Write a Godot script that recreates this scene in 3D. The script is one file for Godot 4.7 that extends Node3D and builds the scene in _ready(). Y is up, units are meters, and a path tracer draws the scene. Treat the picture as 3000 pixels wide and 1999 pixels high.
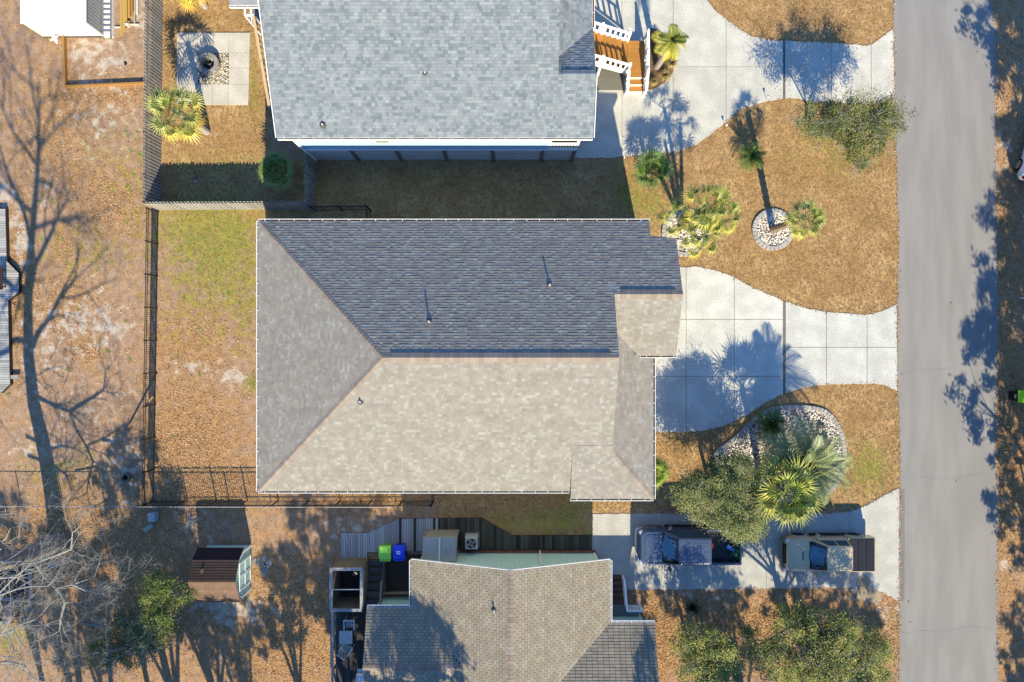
extends Node3D
# An aerial view of three houses on a street, seen from a drone 40 m up. x east, z south, metres.
const TALL := 40.0
var rng := RandomNumberGenerator.new()
var used := {}
var M := {}
var fol: Array = []

# Plan point: surveyed sheet units (50 to the metre on the ground), corrected for the height of the point.
func g(x: float, y: float, h := 0.0) -> Vector3:
	var k := (TALL - h) / 2000.0
	return Vector3((x - 1500.0) * k, h, (y - 999.5) * k)

func g2(x: float, y: float, h := 0.0) -> Vector2:
	var p := g(x, y, h)
	return Vector2(p.x, p.z)

func poly(list: Array, h := 0.0) -> PackedVector2Array:
	var out := PackedVector2Array()
	for i in range(0, list.size(), 2):
		out.append(g2(list[i], list[i + 1], h))
	return out

func smooth_poly(p: PackedVector2Array, times := 2) -> PackedVector2Array:
	for t in times:
		var q := PackedVector2Array()
		for i in p.size():
			var a := p[i]
			var b := p[(i + 1) % p.size()]
			q.append(a.lerp(b, 0.25))
			q.append(a.lerp(b, 0.75))
		p = q
	return p

class B:
	var v := PackedVector3Array()
	var n := PackedVector3Array()
	var c := PackedColorArray()
	var col := Color(1, 1, 1)
	func tri(p: Vector3, q: Vector3, r: Vector3) -> void:
		var m := (q - p).cross(r - p).normalized()
		v.append(p); v.append(r); v.append(q)
		n.append(m); n.append(m); n.append(m)
		c.append(col); c.append(col); c.append(col)
	func quad(p: Vector3, q: Vector3, r: Vector3, s: Vector3) -> void:
		tri(p, q, r)
		tri(p, r, s)
	# box from centre, size and basis
	func box(o: Vector3, s: Vector3, k := Basis.IDENTITY) -> void:
		var x := k.x * s.x * 0.5
		var y := k.y * s.y * 0.5
		var z := k.z * s.z * 0.5
		quad(o - x - y + z, o + x - y + z, o + x + y + z, o - x + y + z)
		quad(o + x - y - z, o - x - y - z, o - x + y - z, o + x + y - z)
		quad(o + x - y + z, o + x - y - z, o + x + y - z, o + x + y + z)
		quad(o - x - y - z, o - x - y + z, o - x + y + z, o - x + y - z)
		quad(o - x + y + z, o + x + y + z, o + x + y - z, o - x + y - z)
		quad(o - x - y - z, o + x - y - z, o + x - y + z, o - x - y + z)
	# box whose upper edges are chamfered
	func slab(o: Vector3, s: Vector3, ch: float, k := Basis.IDENTITY) -> void:
		var pts := []
		for lv in [[-0.5, 0.0], [0.5, 0.0], [0.5, 1.0]]:
			var yy: float = lv[0] * s.y
			var inn := 0.0
			if lv[1] == 0.0 and lv[0] > 0.0:
				yy -= ch
			if lv[1] == 1.0:
				inn = ch
			var row := []
			for e in [[-1, 1], [1, 1], [1, -1], [-1, -1]]:
				row.append(o + k.x * (e[0] * (s.x * 0.5 - inn)) + k.y * yy + k.z * (e[1] * (s.z * 0.5 - inn)))
			pts.append(row)
		for l in 2:
			for i in 4:
				var j := (i + 1) % 4
				quad(pts[l][i], pts[l][j], pts[l + 1][j], pts[l + 1][i])
		quad(pts[2][0], pts[2][1], pts[2][2], pts[2][3])
		quad(pts[0][3], pts[0][2], pts[0][1], pts[0][0])
	# beam between two points
	func beam(p: Vector3, q: Vector3, w: float, h: float) -> void:
		var d := q - p
		var x := d.normalized()
		var z := x.cross(Vector3.UP)
		if z.length() < 0.05:
			z = Vector3(0, 0, 1)
		z = z.normalized()
		var y := z.cross(x)
		box((p + q) * 0.5, Vector3(d.length(), h, w), Basis(x, y, z))
	func tube(path: PackedVector3Array, rad: PackedFloat32Array, sides := 6) -> void:
		var rings := []
		for i in path.size():
			var d: Vector3
			if i == 0: d = path[1] - path[0]
			elif i == path.size() - 1: d = path[i] - path[i - 1]
			else: d = path[i + 1] - path[i - 1]
			d = d.normalized()
			var a := d.cross(Vector3(0.31, 0.2, 0.93)).normalized()
			var b := d.cross(a)
			var ring := PackedVector3Array()
			for s in sides:
				var t := TAU * s / sides
				ring.append(path[i] + (a * cos(t) + b * sin(t)) * rad[i])
			rings.append(ring)
		for i in path.size() - 1:
			for s in sides:
				var t := (s + 1) % sides
				quad(rings[i][t], rings[i][s], rings[i + 1][s], rings[i + 1][t])
		var top: PackedVector3Array = rings[-1]
		for s in range(1, sides - 1):
			tri(top[0], top[s + 1], top[s])
	# turned solid round a vertical axis: profile of (radius, height)
	func lathe(o: Vector3, prof: Array, sides := 16) -> void:
		for i in prof.size() - 1:
			for s in sides:
				var a := TAU * s / sides
				var b := TAU * (s + 1) / sides
				var p0 := o + Vector3(cos(a) * prof[i][0], prof[i][1], sin(a) * prof[i][0])
				var p1 := o + Vector3(cos(b) * prof[i][0], prof[i][1], sin(b) * prof[i][0])
				var p2 := o + Vector3(cos(b) * prof[i + 1][0], prof[i + 1][1], sin(b) * prof[i + 1][0])
				var p3 := o + Vector3(cos(a) * prof[i + 1][0], prof[i + 1][1], sin(a) * prof[i + 1][0])
				if prof[i][0] > 0.0: tri(p1, p0, p3)
				if prof[i + 1][0] > 0.0: tri(p1, p3, p2)
				elif prof[i][0] <= 0.0: pass
	# flat-topped solid over a plan outline
	func prism(pl: PackedVector2Array, y0: float, y1: float) -> void:
		if Geometry2D.is_polygon_clockwise(pl):
			pl.reverse()
		var ix := Geometry2D.triangulate_polygon(pl)
		for i in range(0, ix.size(), 3):
			var p := pl[ix[i]]
			var q := pl[ix[i + 1]]
			var r := pl[ix[i + 2]]
			if (q - p).cross(r - p) > 0.0:
				var w := q
				q = r
				r = w
			tri(Vector3(p.x, y1, p.y), Vector3(q.x, y1, q.y), Vector3(r.x, y1, r.y))
		if y1 > y0:
			for i in pl.size():
				var p := pl[i]
				var q := pl[(i + 1) % pl.size()]
				quad(Vector3(q.x, y0, q.y), Vector3(p.x, y0, p.y), Vector3(p.x, y1, p.y), Vector3(q.x, y1, q.y))
	func mesh(o := Vector3.ZERO) -> ArrayMesh:
		var arr := []
		arr.resize(Mesh.ARRAY_MAX)
		var w := v
		if o != Vector3.ZERO:
			w = v.duplicate()
			for i in w.size():
				w[i] -= o
		arr[Mesh.ARRAY_VERTEX] = w
		arr[Mesh.ARRAY_NORMAL] = n
		arr[Mesh.ARRAY_COLOR] = c
		var m := ArrayMesh.new()
		m.add_surface_from_arrays(Mesh.PRIMITIVE_TRIANGLES, arr)
		return m

func named(s: String) -> String:
	if not used.has(s):
		used[s] = 0
		return s
	used[s] += 1
	return "%s_%03d" % [s, used[s]]

func tag(o: Node, label: String, cat: String, group := "") -> void:
	o.set_meta("label", label)
	o.set_meta("category", cat)
	if group != "":
		o.set_meta("group", group)

func thing(called: String, label: String, cat: String, at: Vector3, group := "", turn := 0.0) -> Node3D:
	var o := Node3D.new()
	o.name = named(called)
	add_child(o)
	o.position = at
	o.rotation.y = turn
	tag(o, label, cat, group)
	return o

# a part whose builder holds world coordinates (things without a turn)
func part(p: Node3D, called: String, b: B, m: Material, stuff := false) -> MeshInstance3D:
	var o := MeshInstance3D.new()
	o.name = called
	o.mesh = b.mesh(p.global_position)
	o.material_override = m
	if stuff:
		o.set_meta("kind", "stuff")
	p.add_child(o, true)
	return o

# a part whose builder holds the thing's own coordinates
func lpart(p: Node3D, called: String, b: B, m: Material) -> MeshInstance3D:
	var o := MeshInstance3D.new()
	o.name = called
	o.mesh = b.mesh()
	o.material_override = m
	p.add_child(o, true)
	return o

func mpart(p: Node3D, called: String, me: Mesh, m: Material, t: Transform3D) -> MeshInstance3D:
	var o := MeshInstance3D.new()
	o.name = called
	o.mesh = me
	o.material_override = m
	o.transform = t
	p.add_child(o, true)
	return o

func solo(called: String, label: String, cat: String, b: B, m: Material, at: Vector3, group := "") -> MeshInstance3D:
	var o := MeshInstance3D.new()
	o.name = named(called)
	o.mesh = b.mesh(at)
	o.material_override = m
	o.position = at
	add_child(o)
	tag(o, label, cat, group)
	return o

func struct(called: String, b: B, m: Material) -> MeshInstance3D:
	var o := MeshInstance3D.new()
	o.name = named(called)
	o.mesh = b.mesh()
	o.material_override = m
	o.set_meta("kind", "structure")
	add_child(o)
	return o

func scatter(called: String, label: String, cat: String, me: Mesh, m: Material, tr: Array, cols: PackedColorArray) -> void:
	var mm := MultiMesh.new()
	mm.transform_format = MultiMesh.TRANSFORM_3D
	mm.use_colors = true
	mm.mesh = me
	mm.instance_count = tr.size()
	for i in tr.size():
		mm.set_instance_transform(i, tr[i])
		mm.set_instance_color(i, cols[i])
	var o := MultiMeshInstance3D.new()
	o.name = named(called)
	o.multimesh = mm
	o.material_override = m
	o.set_meta("kind", "stuff")
	tag(o, label, cat)
	add_child(o)

func grey_noise(freq: float, lo: float, hi: float, sd: int, size := 512, stretch := 1.0) -> ImageTexture:
	var f := FastNoiseLite.new()
	f.seed = sd
	f.frequency = freq
	f.fractal_octaves = 4
	f.noise_type = FastNoiseLite.TYPE_SIMPLEX_SMOOTH
	var im := f.get_seamless_image(size, int(size * stretch), false, false, 0.1, true)
	im.convert(Image.FORMAT_L8)
	im.resize(size, size)
	var d := im.get_data()
	var out := PackedByteArray()
	out.resize(d.size())
	for i in d.size():
		out[i] = int(255.0 * (lo + (hi - lo) * smoothstep(0.15, 0.85, d[i] / 255.0)))
	var r := Image.create_from_data(size, size, false, Image.FORMAT_L8, out)
	r.generate_mipmaps()
	return ImageTexture.create_from_image(r)

func mat(called: String, tex: Texture2D, scale: float, rough := 0.8, color := Color(1, 1, 1)) -> StandardMaterial3D:
	var m := StandardMaterial3D.new()
	m.vertex_color_use_as_albedo = true
	m.albedo_color = color.linear_to_srgb()
	m.roughness = rough
	m.metallic_specular = 0.4
	if tex != null:
		m.albedo_texture = tex
		m.uv1_triplanar = true
		m.uv1_world_triplanar = true
		m.uv1_scale = Vector3.ONE * scale
	M[called] = m
	return m

func vary(c: Color, amount: float) -> Color:
	var k := 1.0 + rng.randf_range(-amount, amount)
	return Color(c.r * k, c.g * k, c.b * k)

func make_materials() -> void:
	var fine := grey_noise(0.035, 0.86, 1.0, 1)
	var coarse := grey_noise(0.012, 0.92, 1.0, 2)
	var speck := grey_noise(0.2, 0.62, 1.0, 3)
	var grain := grey_noise(0.05, 0.68, 1.0, 4, 512, 6.0)
	mat("shingle", speck, 0.6, 0.95)
	M.shingle.detail_enabled = true
	M.shingle.detail_albedo = grey_noise(0.018, 0.8, 1.0, 21)
	M.shingle.detail_blend_mode = BaseMaterial3D.BLEND_MODE_MUL
	M.shingle.detail_uv_layer = BaseMaterial3D.DETAIL_UV_2
	M.shingle.uv2_triplanar = true
	M.shingle.uv2_world_triplanar = true
	M.shingle.uv2_scale = Vector3.ONE * 0.13
	mat("concrete", coarse, 0.11, 0.9)
	M.concrete.detail_enabled = true
	M.concrete.detail_albedo = speck
	M.concrete.detail_blend_mode = BaseMaterial3D.BLEND_MODE_MUL
	var half := Image.create(4, 4, false, Image.FORMAT_L8)
	half.fill(Color(0.45, 0.45, 0.45))
	M.shingle.detail_mask = ImageTexture.create_from_image(half)
	M.concrete.detail_mask = ImageTexture.create_from_image(half)
	M.concrete.detail_uv_layer = BaseMaterial3D.DETAIL_UV_1
	mat("wood", grain, 0.8, 0.85)
	mat("old_wood", grain, 1.6, 0.95)
	mat("paint", fine, 0.5, 0.55)
	mat("plain", null, 1.0, 0.7)
	mat("siding", fine, 0.4, 0.6)
	mat("stone", speck, 1.2, 0.9)
	mat("bark", grain, 1.5, 0.95)
	mat("soil", speck, 0.7, 1.0)
	mat("metal", fine, 0.8, 0.35)
	M.metal.metallic = 0.8
	mat("black_metal", null, 1.0, 0.5)
	mat("plastic", fine, 0.7, 0.45)
	mat("rubber", fine, 1.0, 0.85)
	mat("car_paint", null, 1.0, 0.32)
	M.car_paint.clearcoat_enabled = true
	M.car_paint.clearcoat = 0.6
	M.car_paint.clearcoat_roughness = 0.06
	M.car_paint.metallic = 0.1
	mat("glass", null, 1.0, 0.04)
	M.glass.metallic_specular = 0.7
	M.glass.metallic = 0.35
	mat("leaf", null, 1.0, 0.55)
	M.leaf.backlight = Color(0.5, 0.5, 0.3)
	M.leaf.cull_mode = BaseMaterial3D.CULL_DISABLED
	mat("frond", null, 1.0, 0.45)
	M.frond.backlight = Color(0.35, 0.38, 0.2)
	M.frond.cull_mode = BaseMaterial3D.CULL_DISABLED
	mat("dry", null, 1.0, 0.9)
	M.dry.backlight = Color(0.2, 0.2, 0.15)
	M.dry.cull_mode = BaseMaterial3D.CULL_DISABLED
	mat("clear_sheet", fine, 0.5, 0.3, Color(0.85, 0.85, 0.84))
	M.clear_sheet.transparency = BaseMaterial3D.TRANSPARENCY_ALPHA
	M.clear_sheet.albedo_color.a = 0.72
	mat("asphalt", speck, 0.45, 0.93)
	M.asphalt.detail_enabled = true
	M.asphalt.detail_albedo = grey_noise(0.02, 0.86, 1.0, 9)
	M.asphalt.detail_blend_mode = BaseMaterial3D.BLEND_MODE_MUL
	M.asphalt.detail_mask = ImageTexture.create_from_image(half)
	M.asphalt.detail_uv_layer = BaseMaterial3D.DETAIL_UV_2
	M.asphalt.uv2_triplanar = true
	M.asphalt.uv2_world_triplanar = true
	M.asphalt.uv2_scale = Vector3(0.09, 0.09, 0.016)

func set_view() -> void:
	var cam := Camera3D.new()
	cam.name = "camera"
	cam.position = Vector3(0, TALL, 0)
	cam.rotation_degrees = Vector3(-90, 0, 0)
	cam.fov = rad_to_deg(2.0 * atan(999.5 / 2000.0))
	cam.near = 0.1
	cam.far = 900.0
	cam.current = true
	add_child(cam)
	var sky := ProceduralSkyMaterial.new()
	sky.sky_top_color = Color(0.31, 0.5, 0.76)
	sky.sky_horizon_color = Color(0.66, 0.78, 0.9)
	sky.sky_curve = 0.12
	sky.ground_bottom_color = Color(0.25, 0.22, 0.18)
	sky.ground_horizon_color = Color(0.5, 0.6, 0.75)
	sky.sun_angle_max = 10.0
	var env := Environment.new()
	env.background_mode = Environment.BG_SKY
	env.sky = Sky.new()
	env.sky.sky_material = sky
	env.background_energy_multiplier = 0.88
	env.tonemap_mode = Environment.TONE_MAPPER_LINEAR
	env.tonemap_exposure = 1.93
	env.sdfgi_enabled = true
	env.ssao_enabled = true
	env.ssil_enabled = true
	var we := WorldEnvironment.new()
	we.name = "world_environment"
	we.environment = env
	add_child(we)
	var sun := DirectionalLight3D.new()
	sun.name = "sun"
	sun.light_energy = 1.6
	sun.light_color = Color(0.985, 0.94, 0.81)
	sun.light_angular_distance = 0.5
	sun.shadow_enabled = true
	sun.directional_shadow_max_distance = 120.0
	add_child(sun)
	# about 32 degrees high in the south-south-east
	sun.look_at_from_position(Vector3.ZERO, Vector3(-0.2 / 1.02, -0.675, -1.0 / 1.02), Vector3.UP)

# ---------------------------------------------------------------- the ground
const GX := 32.0
const GZ := 21.44
const GW := 1600
const GH := 1072
var zone_data: PackedByteArray   # per cell: green grass, bare sand, leaf litter, close lawn

func noise_bytes(freq: float, sd: int, oct := 3) -> PackedByteArray:
	var f := FastNoiseLite.new()
	f.seed = sd
	f.frequency = freq
	f.fractal_octaves = oct
	f.noise_type = FastNoiseLite.TYPE_SIMPLEX_SMOOTH
	var im := f.get_image(GW, GH, false, false, true)
	im.convert(Image.FORMAT_L8)
	return im.get_data()

func zones() -> void:
	var w := 200
	var h := 134
	var im := Image.create(w, h, false, Image.FORMAT_RGBA8)
	var lawns := [
		poly([1740, 255, 1960, -200, 2640, -200, 2640, 1150, 1900, 1150, 1790, 640, 720, 660, 720, 470, 1700, 470]),
		poly([480, -60, 790, -60, 800, 470, 925, 475, 925, 600, 480, 600]),
		poly([1880, 1100, 2645, 1110, 2645, 1450, 2540, 1500, 1900, 1500, 1280, 1500, 1280, 1430, 1880, 1400]),
		poly([1270, 1430, 1740, 1440, 1740, 1580, 1500, 1580, 1400, 1520, 1270, 1520])]
	# green, sand, leaves: [channel, x, y, rx, ry, strength]
	var blobs := [
		[0, 650, 700, 140, 140, 1.0], [0, 560, 660, 130, 90, 0.6], [0, 600, 860, 150, 120, 0.35], [0, 720, 900, 60, 120, 0.35], [0, 740, 1120, 30, 30, 0.9], [0, 1890, 590, 70, 60, 0.75], [0, 1830, 560, 50, 80, 0.4],
		[0, 2545, 1370, 70, 70, 0.85], [0, 1560, 1530, 130, 40, 0.6], [0, 1680, 1500, 70, 60, 0.55], [0, 30, 1860, 50, 50, 1.0], [0, 2460, 450, 140, 60, 0.4],
		[0, 400, 560, 60, 90, 0.22], [0, 260, 730, 150, 60, 0.2], [0, 300, 430, 90, 120, 0.1], [0, 2640, 1500, 10, 10, 0.2], [0, 640, 480, 200, 40, 0.3], [0, 740, 250, 30, 150, 0.4],
		[0, 190, 1370, 120, 50, 0.25], [0, 480, 1700, 40, 60, 0.3],
		[1, 20, 570, 45, 40, 0.9], [1, 60, 720, 32, 75, 1.0], [1, 250, 930, 120, 90, 0.55], [1, 130, 1020, 110, 150, 0.4], [1, 245, 150, 55, 50, 0.95], [1, 335, 170, 60, 60, 0.7], [1, 260, 240, 60, 25, 0.7], [1, 415, 50, 20, 70, 0.9], [1, 425, 130, 14, 40, 0.7],
		[1, 290, 330, 120, 110, 0.5], [1, 40, 640, 30, 50, 0.6], [1, 120, 560, 40, 70, 0.4], [1, 560, 1075, 50, 30, 0.75], [1, 680, 1105, 70, 40, 0.8], [1, 700, 1790, 110, 50, 0.95], [1, 620, 1760, 60, 40, 0.7], [1, 560, 1530, 60, 70, 0.45], [1, 1010, 1545, 90, 40, 0.5],
		[1, 1110, 1530, 30, 25, 0.5], [1, 2545, 1735, 60, 45, 1.0], [1, 2500, 1700, 50, 30, 0.7], [1, 2600, 1800, 40, 60, 0.5], [1, 2935, 460, 40, 110, 0.55], [1, 2940, 1500, 30, 60, 0.4], [1, 320, 970, 80, 50, 0.45], [1, 370, 1380, 90, 110, 0.5], [1, 150, 1300, 80, 80, 0.35],
		[1, 300, 1180, 90, 60, 0.3], [1, 2950, 1660, 30, 40, 0.5], [1, 60, 1310, 70, 40, 0.35], [1, 2080, 1740, 180, 40, 0.4], [1, 630, 390, 60, 20, 0.3],
		[2, 200, 900, 120, 120, 0.6], [2, 60, 800, 40, 260, 0.9], [2, 560, 1300, 170, 190, 0.8], [2, 560, 1000, 140, 130, 0.55], [2, 620, 1430, 160, 60, 1.0], [2, 150, 1600, 200, 120, 0.9], [2, 350, 1700, 300, 300, 0.8], [2, 850, 1850, 200, 250, 0.85],
		[2, 300, 270, 150, 60, 0.8], [2, 180, 400, 140, 200, 0.45], [2, 330, 600, 130, 120, 0.6], [2, 2300, 1850, 400, 140, 0.9], [2, 1900, 1850, 150, 160, 0.8], [2, 2950, 1000, 60, 1400, 0.55], [2, 2950, 1300, 50, 200, 0.8], [2, 1100, 1470, 250, 40, 0.6],
		[2, 2600, 1850, 60, 140, 0.8], [2, 1760, 1480, 60, 30, 0.6], [2, 2400, 60, 200, 60, 0.35], [2, 190, 720, 40, 60, 0.7], [2, 255, 1030, 50, 60, 0.8], [2, 2620, 700, 12, 500, 0.5]]
	for y in h:
		for x in w:
			var p := Vector2((x + 0.5) / w * 2.0 * GX - GX, (y + 0.5) / h * 2.0 * GZ - GZ)
			var px := p * 50.0 + Vector2(1500, 999.5)
			var a := [0.0, 0.0, 0.12, 0.0]
			for b in blobs:
				var dx: float = (px.x - b[1]) / b[3]
				var dy: float = (px.y - b[2]) / b[4]
				var d := dx * dx + dy * dy
				if d < 2.2:
					a[b[0]] += b[5] * exp(-d * 1.4)
			for l in lawns:
				if Geometry2D.is_point_in_polygon(p, l):
					a[3] = 1.0
			im.set_pixel(x, y, Color(clampf(a[0], 0, 1), clampf(a[1], 0, 1), clampf(a[2], 0, 1), a[3]))
	im.resize(GW, GH, Image.INTERPOLATE_BILINEAR)
	zone_data = im.get_data()

func zone(x: float, z: float, ch: int) -> float:
	var i := clampi(int((x + GX) / (2.0 * GX) * GW), 0, GW - 1)
	var j := clampi(int((z + GZ) / (2.0 * GZ) * GH), 0, GH - 1)
	return zone_data[(j * GW + i) * 4 + ch] / 255.0

func make_ground() -> void:
	zones()
	var n1 := noise_bytes(0.3, 11, 2)
	var n2 := noise_bytes(0.07, 12, 3)
	var n3 := noise_bytes(0.018, 13, 3)
	var n4 := noise_bytes(0.045, 14, 4)
	var out := PackedByteArray()
	out.resize(GW * GH * 3)
	# linear base colours
	var soil := Color(0.32, 0.212, 0.142)
	var litter := Color(0.34, 0.195, 0.092)
	var lawn := Color(0.32, 0.19, 0.08)
	var straw := Color(0.42, 0.275, 0.13)
	var sand := Color(0.42, 0.36, 0.3)
	var grass := Color(0.25, 0.225, 0.05)
	var lut := PackedByteArray()
	lut.resize(1025)
	for i in 1025:
		lut[i] = int(clampf(Color(i / 1024.0, 0, 0).linear_to_srgb().r * 255.0, 0, 255))
	for i in GW * GH:
		var a := n1[i] / 255.0
		var b := n2[i] / 255.0
		var c := n3[i] / 255.0
		var d := n4[i] / 255.0
		var k := i * 4
		var zl := zone_data[k + 3] / 255.0
		var zg := zone_data[k] / 255.0
		var zs := zone_data[k + 1] / 255.0
		var zf := zone_data[k + 2] / 255.0
		var t := clampf(zf * 1.5 + (d - 0.5) * 1.6, 0.0, 1.0)
		var r := soil.r + (litter.r - soil.r) * t
		var gg := soil.g + (litter.g - soil.g) * t
		var bb := soil.b + (litter.b - soil.b) * t
		if zl > 0.0:
			var u := clampf((c - 0.5) * 2.2 + (d - 0.5) * 1.0 + 0.45, 0.0, 1.0)
			r += (lawn.r + (straw.r - lawn.r) * u - r) * zl
			gg += (lawn.g + (straw.g - lawn.g) * u - gg) * zl
			bb += (lawn.b + (straw.b - lawn.b) * u - bb) * zl
		if zg > 0.02:
			var v := clampf(zg * 1.25 + (d - 0.55) * 1.5 + (b - 0.5) * 0.8, 0.0, 0.9)
			r += (grass.r - r) * v
			gg += (grass.g - gg) * v
			bb += (grass.b - bb) * v
		if zs > 0.02:
			var s := clampf((zs * 1.5 + (d - 0.5) * 2.4 + (b - 0.5) * 1.2 - 0.6) * 1.3, 0.0, 0.85)
			r += (sand.r - r) * s
			gg += (sand.g - gg) * s
			bb += (sand.b - bb) * s
		var sh := 0.42 + 0.62 * a + 0.5 * b
		var o := i * 3
		out[o] = lut[clampi(int(r * sh * 1024.0), 0, 1024)]
		out[o + 1] = lut[clampi(int(gg * sh * 1024.0), 0, 1024)]
		out[o + 2] = lut[clampi(int(bb * sh * 1024.0), 0, 1024)]
	var im := Image.create_from_data(GW, GH, false, Image.FORMAT_RGB8, out)
	var m := StandardMaterial3D.new()
	m.albedo_texture = ImageTexture.create_from_image(im)
	m.roughness = 1.0
	m.metallic_specular = 0.2
	var e := 400.0
	var arr := []
	arr.resize(Mesh.ARRAY_MAX)
	arr[Mesh.ARRAY_VERTEX] = PackedVector3Array([Vector3(-e, 0, -e), Vector3(e, 0, -e), Vector3(e, 0, e), Vector3(-e, 0, e)])
	arr[Mesh.ARRAY_NORMAL] = PackedVector3Array([Vector3.UP, Vector3.UP, Vector3.UP, Vector3.UP])
	var uv := PackedVector2Array()
	for q in [Vector2(-e, -e), Vector2(e, -e), Vector2(e, e), Vector2(-e, e)]:
		uv.append(Vector2((q.x + GX) / (2.0 * GX), (q.y + GZ) / (2.0 * GZ)))
	arr[Mesh.ARRAY_TEX_UV] = uv
	arr[Mesh.ARRAY_INDEX] = PackedInt32Array([0, 1, 2, 0, 2, 3])
	var me := ArrayMesh.new()
	me.add_surface_from_arrays(Mesh.PRIMITIVE_TRIANGLES, arr)
	var o := MeshInstance3D.new()
	o.name = "ground"
	o.mesh = me
	o.material_override = m
	o.set_meta("kind", "structure")
	add_child(o)

# ---------------------------------------------------------------- paving
var paved: Array = []
var shrunk: Array = []

func ragged(p: PackedVector2Array, step: float, amount: float) -> PackedVector2Array:
	var q := PackedVector2Array()
	for i in p.size():
		var a := p[i]
		var b := p[(i + 1) % p.size()]
		var d := a.distance_to(b)
		var n := maxi(1, int(d / step))
		var nor := (b - a).orthogonal().normalized()
		for k in n:
			q.append(a.lerp(b, float(k) / n) + nor * (rng.randf_range(-amount, amount) if n > 1 else 0.0))
	return q

func slabs(owner_node: Node3D, outline: PackedVector2Array, xs: Array, ys: Array, y1: float, gap: float, color: Color) -> void:
	for i in xs.size() - 1:
		for j in ys.size() - 1:
			var a := g2(xs[i], ys[j]) + Vector2(gap, gap)
			var b := g2(xs[i + 1], ys[j + 1]) - Vector2(gap, gap)
			var cell := PackedVector2Array([a, Vector2(b.x, a.y), b, Vector2(a.x, b.y)])
			for p in Geometry2D.intersect_polygons(outline, cell):
				if p.size() < 3:
					continue
				var bd := B.new()
				bd.col = vary(color, 0.05)
				bd.prism(p, 0.0, y1)
				part(owner_node, "slab", bd, M.concrete)

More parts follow.
